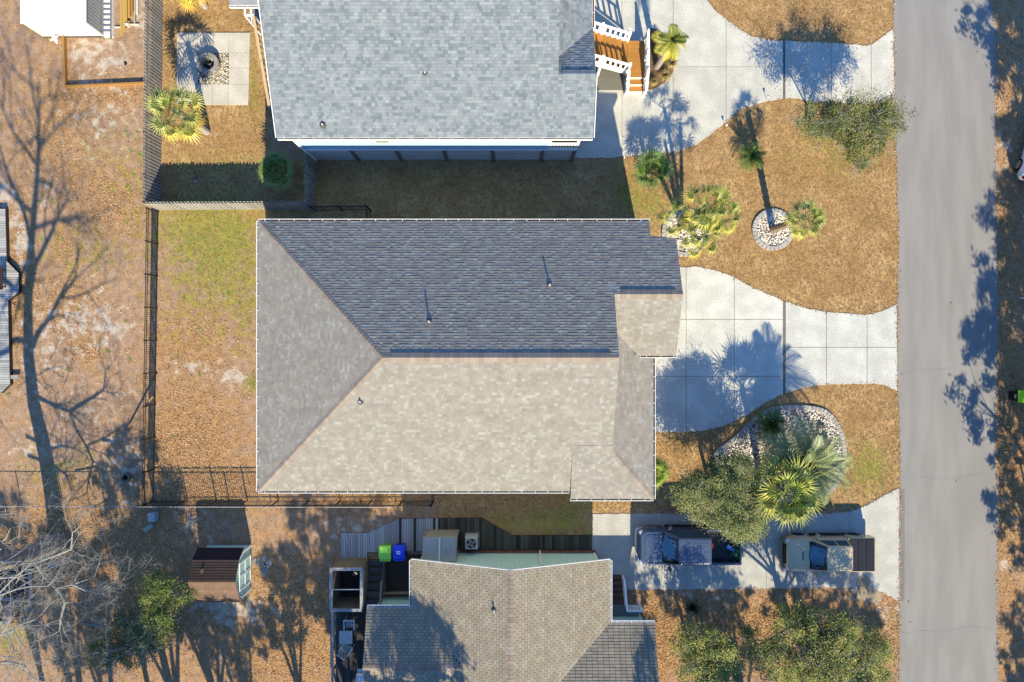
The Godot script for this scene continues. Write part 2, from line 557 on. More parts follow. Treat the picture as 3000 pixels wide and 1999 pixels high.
func make_paving() -> void:
	var b := B.new()
	# the street
	var left := [2600, -9000, 2617, 0, 2620, 300, 2627, 480, 2632, 640, 2632, 830, 2629, 890, 2629, 1146, 2634, 1200, 2636, 1430, 2634, 1760, 2634, 1999, 2640, 11000]
	var right := [2940, 11000, 2925, 1999, 2921, 1700, 2925, 1500, 2918, 1300, 2920, 1100, 2925, 880, 2917, 600, 2917, 100, 2904, 0, 2890, -9000]
	var road := poly(left + right)
	paved.append(road)
	var rr := ragged(road, 0.28, 0.06)
	b.col = Color(0.4, 0.38, 0.36)
	b.prism(rr, -0.05, 0.02)
	var ro := struct("road", b, M.asphalt)
	# cracks are narrow grooves filled with darker tar
	for cr in [[2633, 1097, 2680, 1088, 2740, 1082, 2800, 1075], [2640, 1402, 2700, 1398, 2740, 1403, 2810, 1402, 2840, 1393, 2880, 1386], [2636, 1855, 2720, 1848, 2755, 1850, 2840, 1834, 2885, 1840, 2920, 1846]]:
		var cb := B.new()
		cb.col = Color(0.2, 0.19, 0.185)
		var pr: Array = []
		for i in range(0, cr.size() - 2, 2):
			var p := g2(cr[i], cr[i + 1])
			var q := g2(cr[i + 2], cr[i + 3])
			for k in 6:
				pr.append(p.lerp(q, k / 6.0) + Vector2(0, rng.randf_range(-0.035, 0.035)))
		for i in pr.size() - 1:
			var p: Vector2 = pr[i]
			var q: Vector2 = pr[i + 1]
			var w := rng.randf_range(0.005, 0.013)
			cb.quad(Vector3(p.x, 0.024, p.y + w), Vector3(q.x, 0.024, q.y + w), Vector3(q.x, 0.024, q.y - w), Vector3(p.x, 0.024, p.y - w))
		part(ro, "crack", cb, M.plain)
	# patch of darker newer asphalt in front of the lower driveway
	var pb := B.new()
	pb.col = Color(0.3, 0.285, 0.28)
	pb.prism(ragged(poly([2639, 1432, 2650, 1436, 2650, 1760, 2638, 1762]), 0.5, 0.03), 0.02, 0.024)
	part(ro, "asphalt_patch", pb, M.asphalt)

	var conc := Color(0.62, 0.595, 0.525)
	# driveway of the blue house
	var d1 := poly([1660, -160, 2040, -160, 2050, -60, 2068, 0, 2100, 35, 2150, 75, 2200, 108, 2260, 118, 2330, 122, 2440, 126, 2530, 134, 2556, 130, 2585, 108, 2616, 85, 2621, 300, 2560, 306, 2390, 300, 2320, 288, 2250, 295, 2170, 320, 2100, 380, 2040, 425, 1985, 445, 1880, 455, 1790, 462, 1660, 464])
	paved.append(d1)
	var n1 := Node3D.new()
	n1.name = "driveway"
	n1.set_meta("kind", "structure")
	add_child(n1)
	slabs(n1, ragged(d1, 0.3, 0.03), [1640, 1822, 1972, 2127, 2294], [-170, 196, 480], 0.032, 0.012, conc)
	slabs(n1, ragged(d1, 0.3, 0.03), [2300, 2435, 2552, 2640], [-170, 480], 0.032, 0.012, conc)
	slabs(n1, d1, [2294, 2300], [-170, 480], 0.022, -0.004, Color(0.16, 0.15, 0.14))
	used["driveway"] = 0
	# driveway of the grey house
	var d2 := poly([1845, 783, 2000, 783, 2040, 781, 2090, 790, 2150, 812, 2210, 845, 2298, 882, 2370, 906, 2430, 915, 2535, 923, 2560, 919, 2600, 905, 2626, 892, 2629, 1146, 2590, 1128, 2560, 1124, 2420, 1127, 2380, 1130, 2330, 1143, 2297, 1154, 2240, 1182, 2190, 1215, 2130, 1245, 2060, 1262, 1990, 1267, 1845, 1267])
	paved.append(d2)
	var n2 := Node3D.new()
	n2.name = named("driveway")
	n2.set_meta("kind", "structure")
	add_child(n2)
	var r2 := ragged(d2, 0.3, 0.025)
	slabs(n2, r2, [1830, 2010, 2151, 2294], [770, 936, 1103, 1280], 0.032, 0.014, Color(0.655, 0.64, 0.58))
	slabs(n2, r2, [2301, 2421, 2540, 2640], [770, 1018, 1280], 0.032, 0.014, Color(0.645, 0.635, 0.585))
	slabs(n2, d2, [2294, 2301], [770, 1280], 0.022, -0.004, Color(0.2, 0.18, 0.16))
	# driveway of the green house
	var d3 := poly([1734, 1506, 2450, 1504, 2500, 1498, 2545, 1478, 2590, 1450, 2634, 1430, 2634, 1766, 2615, 1752, 2585, 1735, 2540, 1725, 2500, 1722, 1840, 1729, 1734, 1729])
	paved.append(d3)
	var n3 := Node3D.new()
	n3.name = named("driveway")
	n3.set_meta("kind", "structure")
	add_child(n3)
	slabs(n3, ragged(d3, 0.3, 0.03), [1720, 1938, 2245, 2490, 2645], [1400, 1800], 0.032, 0.008, Color(0.55, 0.53, 0.48))
	# gravel bed and planting bed by the porch
	b = B.new()
	b.col = Color(0.23, 0.22, 0.19)
	b.prism(poly([1744, 150, 1840, 150, 1832, 265, 1744, 265]), 0.0, 0.055)
	struct("gravel_bed", b, M.stone)
	b = B.new()
	b.col = Color(0.2, 0.12, 0.065)
	b.prism(smooth_poly(poly([1885, 80, 1940, 90, 1968, 140, 1980, 190, 1962, 232, 1925, 258, 1885, 268]), 2), 0.0, 0.07)
	struct("mulch_bed", b, M.soil)
	# sand spilled over the end of the green house's driveway
	b = B.new()
	b.col = Color(0.5, 0.4, 0.27)
	b.prism(ragged(smooth_poly(poly([2512, 1690, 2533, 1680, 2550, 1700, 2546, 1722, 2590, 1738, 2570, 1764, 2540, 1752, 2500, 1758, 2515, 1736, 2508, 1715]), 2), 0.16, 0.07), 0.02, 0.038)
	struct("sand", b, M.soil)

func on_paving(p: Vector2) -> bool:
	if shrunk.is_empty():
		for q in paved:
			for r in Geometry2D.offset_polygon(q, -0.07):
				shrunk.append(r)
	for q in shrunk:
		if Geometry2D.is_point_in_polygon(p, q):
			return true
	return false

# ---------------------------------------------------------------- leaves and grass on the ground
func make_cover() -> void:
	# footprints that nothing grows in
	var solid := [poly([790, -200, 1690, -200, 1690, 468, 925, 468]), poly([880, 700, 1830, 700, 1830, 1370, 880, 1370]), poly([1215, 1615, 1735, 1615, 1735, 2300, 1215, 2300]), poly([1000, 1520, 1735, 1520, 1735, 1612, 1000, 1630]),
		poly([520, 97, 733, 97, 728, 308, 518, 307]), poly([620, 1595, 738, 1595, 738, 1728, 620, 1728])]
	var leaf := B.new()
	leaf.col = Color(1, 1, 1)
	leaf.tri(Vector3(-0.5, 0.1, 0), Vector3(0, 0, 0.32), Vector3(0.5, 0.16, 0))
	leaf.tri(Vector3(-0.5, 0.1, 0), Vector3(0.5, 0.16, 0), Vector3(0, 0, -0.32))
	var lm := leaf.mesh()
	var tr: Array = []
	var cols := PackedColorArray()
	var tints := [Color(0.4, 0.22, 0.095), Color(0.3, 0.15, 0.065), Color(0.5, 0.32, 0.17), Color(0.2, 0.1, 0.05), Color(0.56, 0.4, 0.24), Color(0.44, 0.27, 0.13)]
	var tries := 620000
	for i in tries:
		var x := rng.randf_range(-30.5, 30.5)
		var z := rng.randf_range(-20.5, 20.5)
		var f := zone(x, z, 2)
		var zl := zone(x, z, 3)
		f = f * (1.0 - 0.55 * zone(x, z, 1))
		if rng.randf() > f * f * 0.95 * (0.35 if zl > 0.5 else 1.0) + 0.0015:
			continue
		var y := 0.012
		var p := Vector2(x, z)
		if on_paving(p):
			if rng.randf() > 0.012:
				continue
			y = 0.04
		var inside := false
		for s in solid:
			if Geometry2D.is_point_in_polygon(p, s):
				inside = true
				break
		if inside:
			continue
		var sz := rng.randf_range(0.045, 0.11)
		var k := Basis(Vector3.UP, rng.randf() * TAU) * Basis(Vector3.RIGHT, rng.randf_range(-0.6, 0.6)) * Basis(Vector3.FORWARD, rng.randf_range(-0.5, 0.5))
		tr.append(Transform3D(k.scaled(Vector3(sz, sz, sz)), Vector3(x, y + rng.randf() * 0.02, z)))
		cols.append(vary(tints[rng.randi() % tints.size()], 0.25))
	# leaves and straw gathered along the edges of road and drives
	for q in paved:
		for i in q.size():
			var p0: Vector2 = q[i]
			var p1: Vector2 = q[(i + 1) % q.size()]
			if p0.length() > 60.0 or p1.length() > 60.0 or p0.distance_to(p1) < 0.05:
				continue
			for k in int(p0.distance_to(p1) * 14.0):
				var p := p0.lerp(p1, rng.randf()) + Vector2(rng.randfn(), rng.randfn()) * 0.07
				var sz := rng.randf_range(0.04, 0.1)
				tr.append(Transform3D((Basis(Vector3.UP, rng.randf() * TAU) * Basis(Vector3.RIGHT, rng.randf_range(-0.5, 0.5))).scaled(Vector3(sz, sz, sz)), Vector3(p.x, 0.036 + rng.randf() * 0.015, p.y)))
				cols.append(vary(tints[rng.randi() % tints.size()], 0.25))
	scatter("leaf_litter", "brown fallen leaves strewn over the yards", "leaves", lm, M.dry, tr, cols)
	# grass: small tufts of blades
	var tuft := B.new()
	for i in 7:
		var a := TAU * i / 7.0 + rng.randf() * 0.5
		var d := Vector3(cos(a), 0, sin(a))
		var w := d.cross(Vector3.UP) * 0.16
		var tip := d * rng.randf_range(0.5, 1.0) + Vector3.UP * rng.randf_range(0.25, 0.6)
		tuft.tri(d * 0.1 - w, d * 0.1 + w, tip)
	var tm := tuft.mesh()
	tr = []
	cols = PackedColorArray()
	var fresh := PackedColorArray()
	var tr2: Array = []
	for i in 420000:
		var x := rng.randf_range(-30.2, 30.2)
		var z := rng.randf_range(-20.2, 20.2)
		var zl := zone(x, z, 3)
		var zg := zone(x, z, 0)
		if rng.randf() > maxf(zl * 0.8, zg * 0.7) + 0.02:
			continue
		var p := Vector2(x, z)
		if zone(x, z, 1) > 0.45 or on_paving(p):
			continue
		var inside := false
		for s in solid:
			if Geometry2D.is_point_in_polygon(p, s):
				inside = true
				break
		if inside:
			continue
		var sz := rng.randf_range(0.05, 0.1)
		var t := Transform3D(Basis(Vector3.UP, rng.randf() * TAU).scaled(Vector3(sz, sz * rng.randf_range(0.5, 0.9), sz)), Vector3(x, 0.0, z))
		if rng.randf() < zg * 0.75 - 0.05 + (0.01 if zl < 0.5 else 0.0):
			tr2.append(t)
			fresh.append(vary(Color(0.21, 0.24, 0.04), 0.35))
		else:
			tr.append(t)
			cols.append(vary(Color(0.44, 0.28, 0.13).lerp(Color(0.25, 0.14, 0.06), rng.randf()), 0.3))
	scatter("dry_grass", "short straw-coloured dormant lawn grass between the driveways", "grass", tm, M.dry, tr, cols)
	# clumps of weeds, each a handful of green tufts
	for c in 44:
		var q := g2(rng.randf_range(10, 430), rng.randf_range(330, 1240)) if c < 28 else g2(rng.randf_range(490, 740), rng.randf_range(620, 1400))
		if c % 4 == 0:
			q = g2(rng.randf_range(370, 425), rng.randf_range(380, 620))
		for k in 8:
			var sz := rng.randf_range(0.05, 0.1)
			tr2.append(Transform3D(Basis(Vector3.UP, rng.randf() * TAU).scaled(Vector3(sz, sz, sz)), Vector3(q.x + rng.randfn() * 0.07, 0, q.y + rng.randfn() * 0.07)))
			fresh.append(vary(Color(0.15, 0.24, 0.04), 0.3))
	scatter("green_grass", "patches of green winter grass and weeds in the yards", "grass", tm, M.leaf, tr2, fresh)

# ---------------------------------------------------------------- roofs
# One plane of a roof. pts: its corners; u: level direction along the eave. The deck goes into `deck`; shingle tabs go
# one by one under `roof` while `left` lasts, the rest into `rest`.
func facet(roof: Node3D, deck: B, rest: B, pts: Array, u: Vector3, pal: Array, st: Dictionary, left: int) -> int:
	var nrm := Vector3.ZERO
	for i in range(1, pts.size() - 1):
		nrm += (pts[i] - pts[0]).cross(pts[i + 1] - pts[0])
	nrm = nrm.normalized()
	if nrm.y < 0.0:
		nrm = -nrm
	u = u.normalized()
	var w := u.cross(nrm)
	if w.y < 0.0:
		w = -w
	var o: Vector3 = pts[0]
	for p in pts:
		if p.y < o.y:
			o = p
	var f := PackedVector2Array()
	for p in pts:
		f.append(Vector2((p - o).dot(u), (p - o).dot(w)))
	# deck
	var ix := Geometry2D.triangulate_polygon(f)
	for i in range(0, ix.size(), 3):
		var p: Vector3 = pts[ix[i]]
		var q: Vector3 = pts[ix[i + 1]]
		var r: Vector3 = pts[ix[i + 2]]
		if (q - p).cross(r - p).y < 0.0:
			var s := q
			q = r
			r = s
		deck.tri(p - nrm * 0.01, q - nrm * 0.01, r - nrm * 0.01)
		deck.tri(p - nrm * 0.16, r - nrm * 0.16, q - nrm * 0.16)
	for i in pts.size():
		var p: Vector3 = pts[i]
		var q: Vector3 = pts[(i + 1) % pts.size()]
		var mid := (p + q) * 0.5
		var cen := Vector3.ZERO
		for x in pts:
			cen += x / pts.size()
		if (q - p).cross(nrm).dot(mid - cen) > 0.0:
			var s := p
			p = q
			q = s
		deck.quad(q - nrm * 0.16, p - nrm * 0.16, p - nrm * 0.01, q - nrm * 0.01)
	# courses
	var vmax := 0.0
	for p in f:
		vmax = maxf(vmax, p.y)
	var ex: float = st.exposure
	var rows := int(ceil(vmax / ex))
	for k in rows:
		var r := rows - 1 - k
		var v0 := r * ex
		var v1 := minf(v0 + ex, vmax) - float(st.course_gap)
		var a := cuts(f, v0 + 0.003)
		var b := cuts(f, v1 - 0.003)
		if a.is_empty() or a.size() % 2 == 1:
			continue
		if b.size() != a.size():
			b = cuts(f, (v0 + v1) * 0.5)
			if b.size() != a.size():
				b = a
		for s in range(0, a.size(), 2):
			var ua := a[s]
			var ue := a[s + 1]
			var x := ua - rng.randf() * float(st.widest) if not st.three_tab else ua - (0.1525 if r % 2 == 0 else 0.0)
			while x < ue:
				var tw: float = rng.randf_range(st.narrow, st.widest)
				if st.three_tab:
					tw = 0.305
				var x0 := maxf(x, ua)
				var x1 := minf(x + tw, ue)
				x += tw
				if x1 - x0 < 0.01:
					continue
				var t0 := b[s] if x0 <= ua + 0.001 else clampf(x0, b[s], b[s + 1])
				var t1 := b[s + 1] if x1 >= ue - 0.001 else clampf(x1, b[s], b[s + 1])
				var gap: float = st.gap
				x0 += gap
				t0 += gap
				var th: float = st.thick + (st.extra if rng.randf() < st.share else 0.0)
				var bd := rest
				if left > 0:
					bd = B.new()
				var c: Color = pal[rng.randi() % pal.size()]
				bd.col = vary(c, 0.045)
				var p0 := o + u * x0 + w * v0
				var p1 := o + u * x1 + w * v0
				var q0 := o + u * t0 + w * v1
				var q1 := o + u * t1 + w * v1
				var up := nrm * th
				var lo := nrm * 0.002
				var flip := u.cross(w).dot(nrm) < 0.0
				var faces := [[p0 + up, p1 + up, q1 + lo, q0 + lo], [p0, p1, p1 + up, p0 + up], [p1, q1, q1 + lo, p1 + up], [q0, p0, p0 + up, q0 + lo]]
				for fc in faces:
					if flip:
						bd.quad(fc[3], fc[2], fc[1], fc[0])
					else:
						bd.quad(fc[0], fc[1], fc[2], fc[3])
				if bd != rest:
					part(roof, "shingle", bd, M.shingle)
					left -= 1
	return left

func cuts(f: PackedVector2Array, v: float) -> PackedFloat32Array:
	var out := PackedFloat32Array()
	for i in f.size():
		var a := f[i]
		var b := f[(i + 1) % f.size()]
		if (a.y <= v) != (b.y <= v):
			out.append(a.x + (b.x - a.x) * (v - a.y) / (b.y - a.y))
	out.sort()
	return out

# overlapping cap shingles along a ridge or a hip from p (low end) to q
func caps(roof: Node3D, p: Vector3, q: Vector3, side_a: Vector3, side_b: Vector3, pal: Array, every := 0.2, width := 0.16, lift := 0.012) -> void:
	var n := maxi(1, int(p.distance_to(q) / every))
	var d := (q - p) / n
	for i in n:
		var b := B.new()
		b.col = vary(pal[rng.randi() % pal.size()], 0.08)
		var s := p + d * i
		var e := s + d * 1.08
		var up := Vector3.UP * (lift + 0.016)
		var lo := Vector3.UP * (lift + 0.006)
		for side in [side_a, side_b]:
			var k: Vector3 = side * width
			var x0 := s + up
			var x1 := e + lo
			if (x1 - x0).cross(k).y > 0.0:
				b.quad(x0, x1, x1 + k, x0 + k)
			else:
				b.quad(x0 + k, x1 + k, x1, x0)
			b.quad(s + k, s, x0, x0 + k)
		part(roof, "cap_shingle", b, M.shingle)

# white gutter along an eave from p to q; out: level direction away from the house
func gutter(house: Node3D, p: Vector3, q: Vector3, out: Vector3, debris: Color) -> void:
	var b := B.new()
	b.col = Color(0.78, 0.78, 0.78)
	var along := (q - p).normalized()
	var k := Basis(along, Vector3.UP, along.cross(Vector3.UP))
	var ln := p.distance_to(q)
	var mid := (p + q) * 0.5
	b.box(mid + out * 0.108 + Vector3(0, -0.045, 0), Vector3(ln, 0.12, 0.012), k)
	b.box(mid + out * 0.055 + Vector3(0, -0.1, 0), Vector3(ln, 0.012, 0.1), k)
	b.box(mid + out * 0.103 + Vector3(0, 0.017, 0), Vector3(ln, 0.012, 0.026), k)
	b.box(mid + out * 0.004 + Vector3(0, -0.06, 0), Vector3(ln, 0.1, 0.014), k)
	for s in [-1, 1]:
		b.box(mid + along * (s * (ln * 0.5 + 0.006)) + out * 0.055 + Vector3(0, -0.045, 0), Vector3(0.012, 0.12, 0.12), k)
	var go := part(house, "gutter", b, M.plain)
	var db := B.new()
	db.col = debris
	db.box(mid + out * 0.055 + Vector3(0, -0.075, 0), Vector3(ln - 0.02, 0.03, 0.08), k)
	part(go, "gutter_debris", db, M.soil)
	var x := 0.3
	while x < ln - 0.1:
		var sb := B.new()
		sb.col = Color(0.75, 0.75, 0.75)
		sb.box(p + along * x + out * 0.05 + Vector3(0, 0.01, 0), Vector3(0.022, 0.01, 0.1), k)
		part(go, "hanger", sb, M.plain)
		x += rng.randf_range(0.6, 0.78)

func pipe_vent(roof: Node3D, at: Vector3, tall: float) -> void:
	var b := B.new()
	b.col = Color(0.1, 0.1, 0.1)
	b.lathe(at, [[0.17, -0.08], [0.15, 0.03], [0.08, 0.09]], 12)
	var o := part(roof, "vent_boot", b, M.rubber)
	b = B.new()
	b.col = Color(0.75, 0.75, 0.73)
	b.lathe(at, [[0.045, 0.05], [0.045, tall], [0.03, tall], [0.03, 0.1]], 12)
	part(o, "pipe", b, M.plain)

# vertical wall from p to q with lap siding boards in one part
func wall(house: Node3D, called: String, p: Vector3, q: Vector3, y0: float, y1: float, out: Vector3, col: Color, lap := 0.11) -> MeshInstance3D:
	var b := B.new()
	b.col = col
	var along := (q - p).normalized()
	if along.cross(Vector3.UP).dot(out) < 0.0:
		var s := p
		p = q
		q = s
	var y := y0
	while y < y1 - 0.01:
		var e := minf(y + lap, y1)
		var a0 := Vector3(p.x, y, p.z) + out * 0.012
		var a1 := Vector3(q.x, y, q.z) + out * 0.012
		b.quad(a0, a1, Vector3(q.x, e, q.z), Vector3(p.x, e, p.z))
		b.quad(Vector3(p.x, y, p.z), Vector3(q.x, y, q.z), a1, a0)
		y = e
	# back of the wall
	var t := -out * 0.15
	b.quad(Vector3(q.x, y0, q.z) + t, Vector3(p.x, y0, p.z) + t, Vector3(p.x, y1, p.z) + t, Vector3(q.x, y1, q.z) + t)
	return part(house, called, b, M.siding)

func V(x: float, z: float, h: float) -> Vector3:
	return Vector3(x, h, z)

const LAMINATE := {"exposure": 0.143, "narrow": 0.12, "widest": 0.26, "three_tab": false, "gap": 0.004, "course_gap": 0.005, "thick": 0.012, "extra": 0.008, "share": 0.45}
const TAB := {"exposure": 0.16, "narrow": 0.3, "widest": 0.31, "three_tab": true, "gap": 0.018, "course_gap": 0.012, "thick": 0.012, "extra": 0.004, "share": 0.4}

# ---------------------------------------------------------------- the grey house in the middle
func make_grey_house() -> void:
	var h := thing("grey_house", "two-storey house with tan and grey hip roof and white gutters", "house", Vector3(-3, 0, 1))
	var pal := [Color(0.433, 0.391, 0.334), Color(0.400, 0.363, 0.318), Color(0.466, 0.430, 0.364), Color(0.417, 0.374, 0.323), Color(0.487, 0.480, 0.428), Color(0.444, 0.396, 0.341), Color(0.422, 0.380, 0.329), Color(0.439, 0.391, 0.341)]
	var cap_pal := [Color(0.44, 0.355, 0.29), Color(0.41, 0.33, 0.27), Color(0.47, 0.385, 0.32)]
	var deck := B.new()
	deck.col = Color(0.06, 0.055, 0.05)
	var roof := MeshInstance3D.new()
	roof.name = "roof"
	h.add_child(roof)
	var rest := B.new()
	var pt := 0.46
	var e := 6.155
	var rh := e + pt * 6.69
	var gr := e + pt * 3.74
	var es := 6.15 + pt * 2.17
	var bh := e + pt * 2.44
	var nw := V(-12.56, -5.94, e)
	var sw := V(-12.56, 7.44, e)
	var r0 := V(-5.83, 0.75, rh)
	var r1 := V(4.83, 0.75, rh)
	var x := Vector3.RIGHT
	var z := Vector3(0, 0, 1)
	# south plane first: its upper courses are the shingles nearest to the sky
	var left := facet(roof, deck, rest, [sw, V(2.9, 7.44, e), V(2.9, 5.0, bh), V(4.83, 5.0, bh), r1, r0], x, pal, LAMINATE, 300)
	var n_pts := [nw, r0, r1, V(4.83, -2.2, gr), V(8.05, -2.2, gr), V(8.05, -5.05, e + pt * 0.89), V(6.81, -5.05, e + pt * 0.89), V(6.81, -5.94, e)]
	left = facet(roof, deck, rest, n_pts, x, pal, LAMINATE, left)
	left = facet(roof, deck, rest, [nw, sw, r0], z, pal, LAMINATE, left)
	left = facet(roof, deck, rest, [V(2.9, 5.0, bh + 0.01), V(4.83, 5.0, bh + 0.01), V(4.83, 5.31, es + 0.01), V(7.0, 7.82, e), V(2.9, 7.82, e)], x, pal, LAMINATE, left)
	left = facet(roof, deck, rest, [V(4.83, -0.63, es), V(4.83, 5.31, es), V(7.0, 7.82, 6.15), V(7.0, 0.71, 6.15), V(6.17, 0.71, e + pt * 0.83)], z, pal, LAMINATE, left)
	left = facet(roof, deck, rest, [V(4.83, -2.2, gr), V(8.05, -2.2, gr), V(8.05, 0.71, e + pt * 0.83), V(6.17, 0.71, e + pt * 0.83), V(4.83, -0.63, es)], x, pal, LAMINATE, left)
	roof.mesh = deck.mesh(h.global_position)
	roof.material_override = M.plain
	part(roof, "shingles", rest, M.shingle, true)
	# hips, ridges and the raised ridge vents
	var sdn := Vector3(0, -0.447, -0.894)
	var sds := Vector3(0, -0.447, 0.894)
	var sdw := Vector3(-0.894, -0.447, 0)
	var sde := Vector3(0.894, -0.447, 0)
	caps(roof, nw, r0, Vector3(0.632, 0.0, -0.632) + Vector3(0, -0.316, 0), Vector3(-0.632, -0.316, 0.632), cap_pal)
	caps(roof, sw, r0, Vector3(0.632, -0.316, 0.632), Vector3(-0.632, -0.316, -0.632), cap_pal)
	caps(roof, V(7.0, 7.82, e), V(4.83, 5.31, es), Vector3(0.632, -0.316, -0.632), Vector3(-0.632, -0.28, 0.632), cap_pal)
	for rv in [[r0 + x * 0.35, r1 - x * 0.38], [V(5.15, -2.2, gr), V(7.75, -2.2, gr)]]:
		var b := B.new()
		b.col = Color(0.12, 0.1, 0.1)
		var p: Vector3 = rv[0]
		var q: Vector3 = rv[1]
		for s in [sdn, sds]:
			var k: Vector3 = s * 0.24
			var lf := Vector3.UP * 0.045
			b.quad(p + k, q + k, q + k + lf, p + k + lf)
			b.quad(p + k + lf, q + k + lf, q + lf, p + lf)
		part(roof, "ridge_vent", b, M.plain)
		caps(roof, p, q, sdn, sds, cap_pal, 0.22, 0.25, 0.05)
	caps(roof, r0, r0 + x * 0.35, sdn, sds, cap_pal)
	caps(roof, r1, r1 - x * 0.38, sdn, sds, cap_pal)
	caps(roof, V(8.05, -2.2, gr), V(7.75, -2.2, gr), sdn, sds, cap_pal)
	caps(roof, V(4.83, -2.2, gr), V(5.15, -2.2, gr), sdn, sds, cap_pal)
	pipe_vent(roof, g(1258, 943, rh - pt * 1.7), 0.36)
	pipe_vent(roof, g(1610, 836, rh - pt * 3.45), 0.36)
	pipe_vent(roof, g(1056, 1177, rh - pt * 2.1), 0.25)
	# gutters
	var gold := Color(0.45, 0.3, 0.1)
	var dk := Color(0.14, 0.1, 0.07)
	gutter(h, V(-12.56, -5.94, 6.15), V(6.81, -5.94, 6.15), -z, dk)
	gutter(h, V(-12.56, -5.94, 6.15), V(-12.56, 7.44, 6.15), -x, Color(0.3, 0.3, 0.27))
	gutter(h, V(-12.56, 7.44, 6.15), V(2.82, 7.44, 6.15), z, gold)
	gutter(h, V(2.9, 7.82, 6.15), V(7.0, 7.82, 6.15), z, gold)
	gutter(h, V(7.0, 0.85, 6.15), V(7.0, 7.82, 6.15), x, dk)
	gutter(h, V(6.3, 0.71, e + pt * 0.83), V(8.05, 0.71, e + pt * 0.83), z, gold)
	# walls
	var wc := Color(0.42, 0.42, 0.4)
	wall(h, "wall", V(-12.1, 7.05, 0), V(6.6, 7.05, 0), 0, 6.1, z, wc)
	wall(h, "wall", V(-12.1, -5.55, 0), V(6.5, -5.55, 0), 0, 6.1, -z, wc)
	wall(h, "wall", V(-12.1, -5.55, 0), V(-12.1, 7.05, 0), 0, 6.1, -x, wc)
	wall(h, "wall", V(6.6, 0.45, 0), V(6.6, 7.05, 0), 0, 6.1, x, wc)
	wall(h, "wall", V(7.7, -4.75, 0), V(7.7, 0.45, 0), 0, 6.4, x, wc)
	wall(h, "wall", V(6.5, -4.75, 0), V(7.7, -4.75, 0), 0, 6.4, -z, wc)
	wall(h, "wall", V(6.5, -5.55, 0), V(6.5, -4.75, 0), 0, 6.1, x, wc)
	wall(h, "wall", V(6.6, 0.45, 0), V(7.7, 0.45, 0), 0, 6.4, z, wc)
	for gb in [[V(4.7, -3.2, 7.1), V(4.7, 5.0, 7.1), V(4.7, 0.75, rh - 0.16)], [V(7.7, -4.75, 6.4), V(7.7, 0.45, 6.4), V(7.7, -2.2, gr - 0.16)]]:
		var b := B.new()
		b.col = wc
		b.tri(gb[1], gb[0], gb[2])
		part(h, "gable", b, M.siding)
	var b := B.new()
	b.col = Color(0.75, 0.75, 0.74)
	b.box(V(-2.9, 7.27, 5.98), Vector3(19.0, 0.02, 0.42))
	b.box(V(-2.9, -5.77, 5.98), Vector3(18.9, 0.02, 0.42))
	b.box(V(-12.35, 0.75, 5.975), Vector3(0.42, 0.02, 13.2))
	b.box(V(6.8, 4.2, 5.975), Vector3(0.38, 0.02, 6.4))
	part(h, "soffit", b, M.plain)

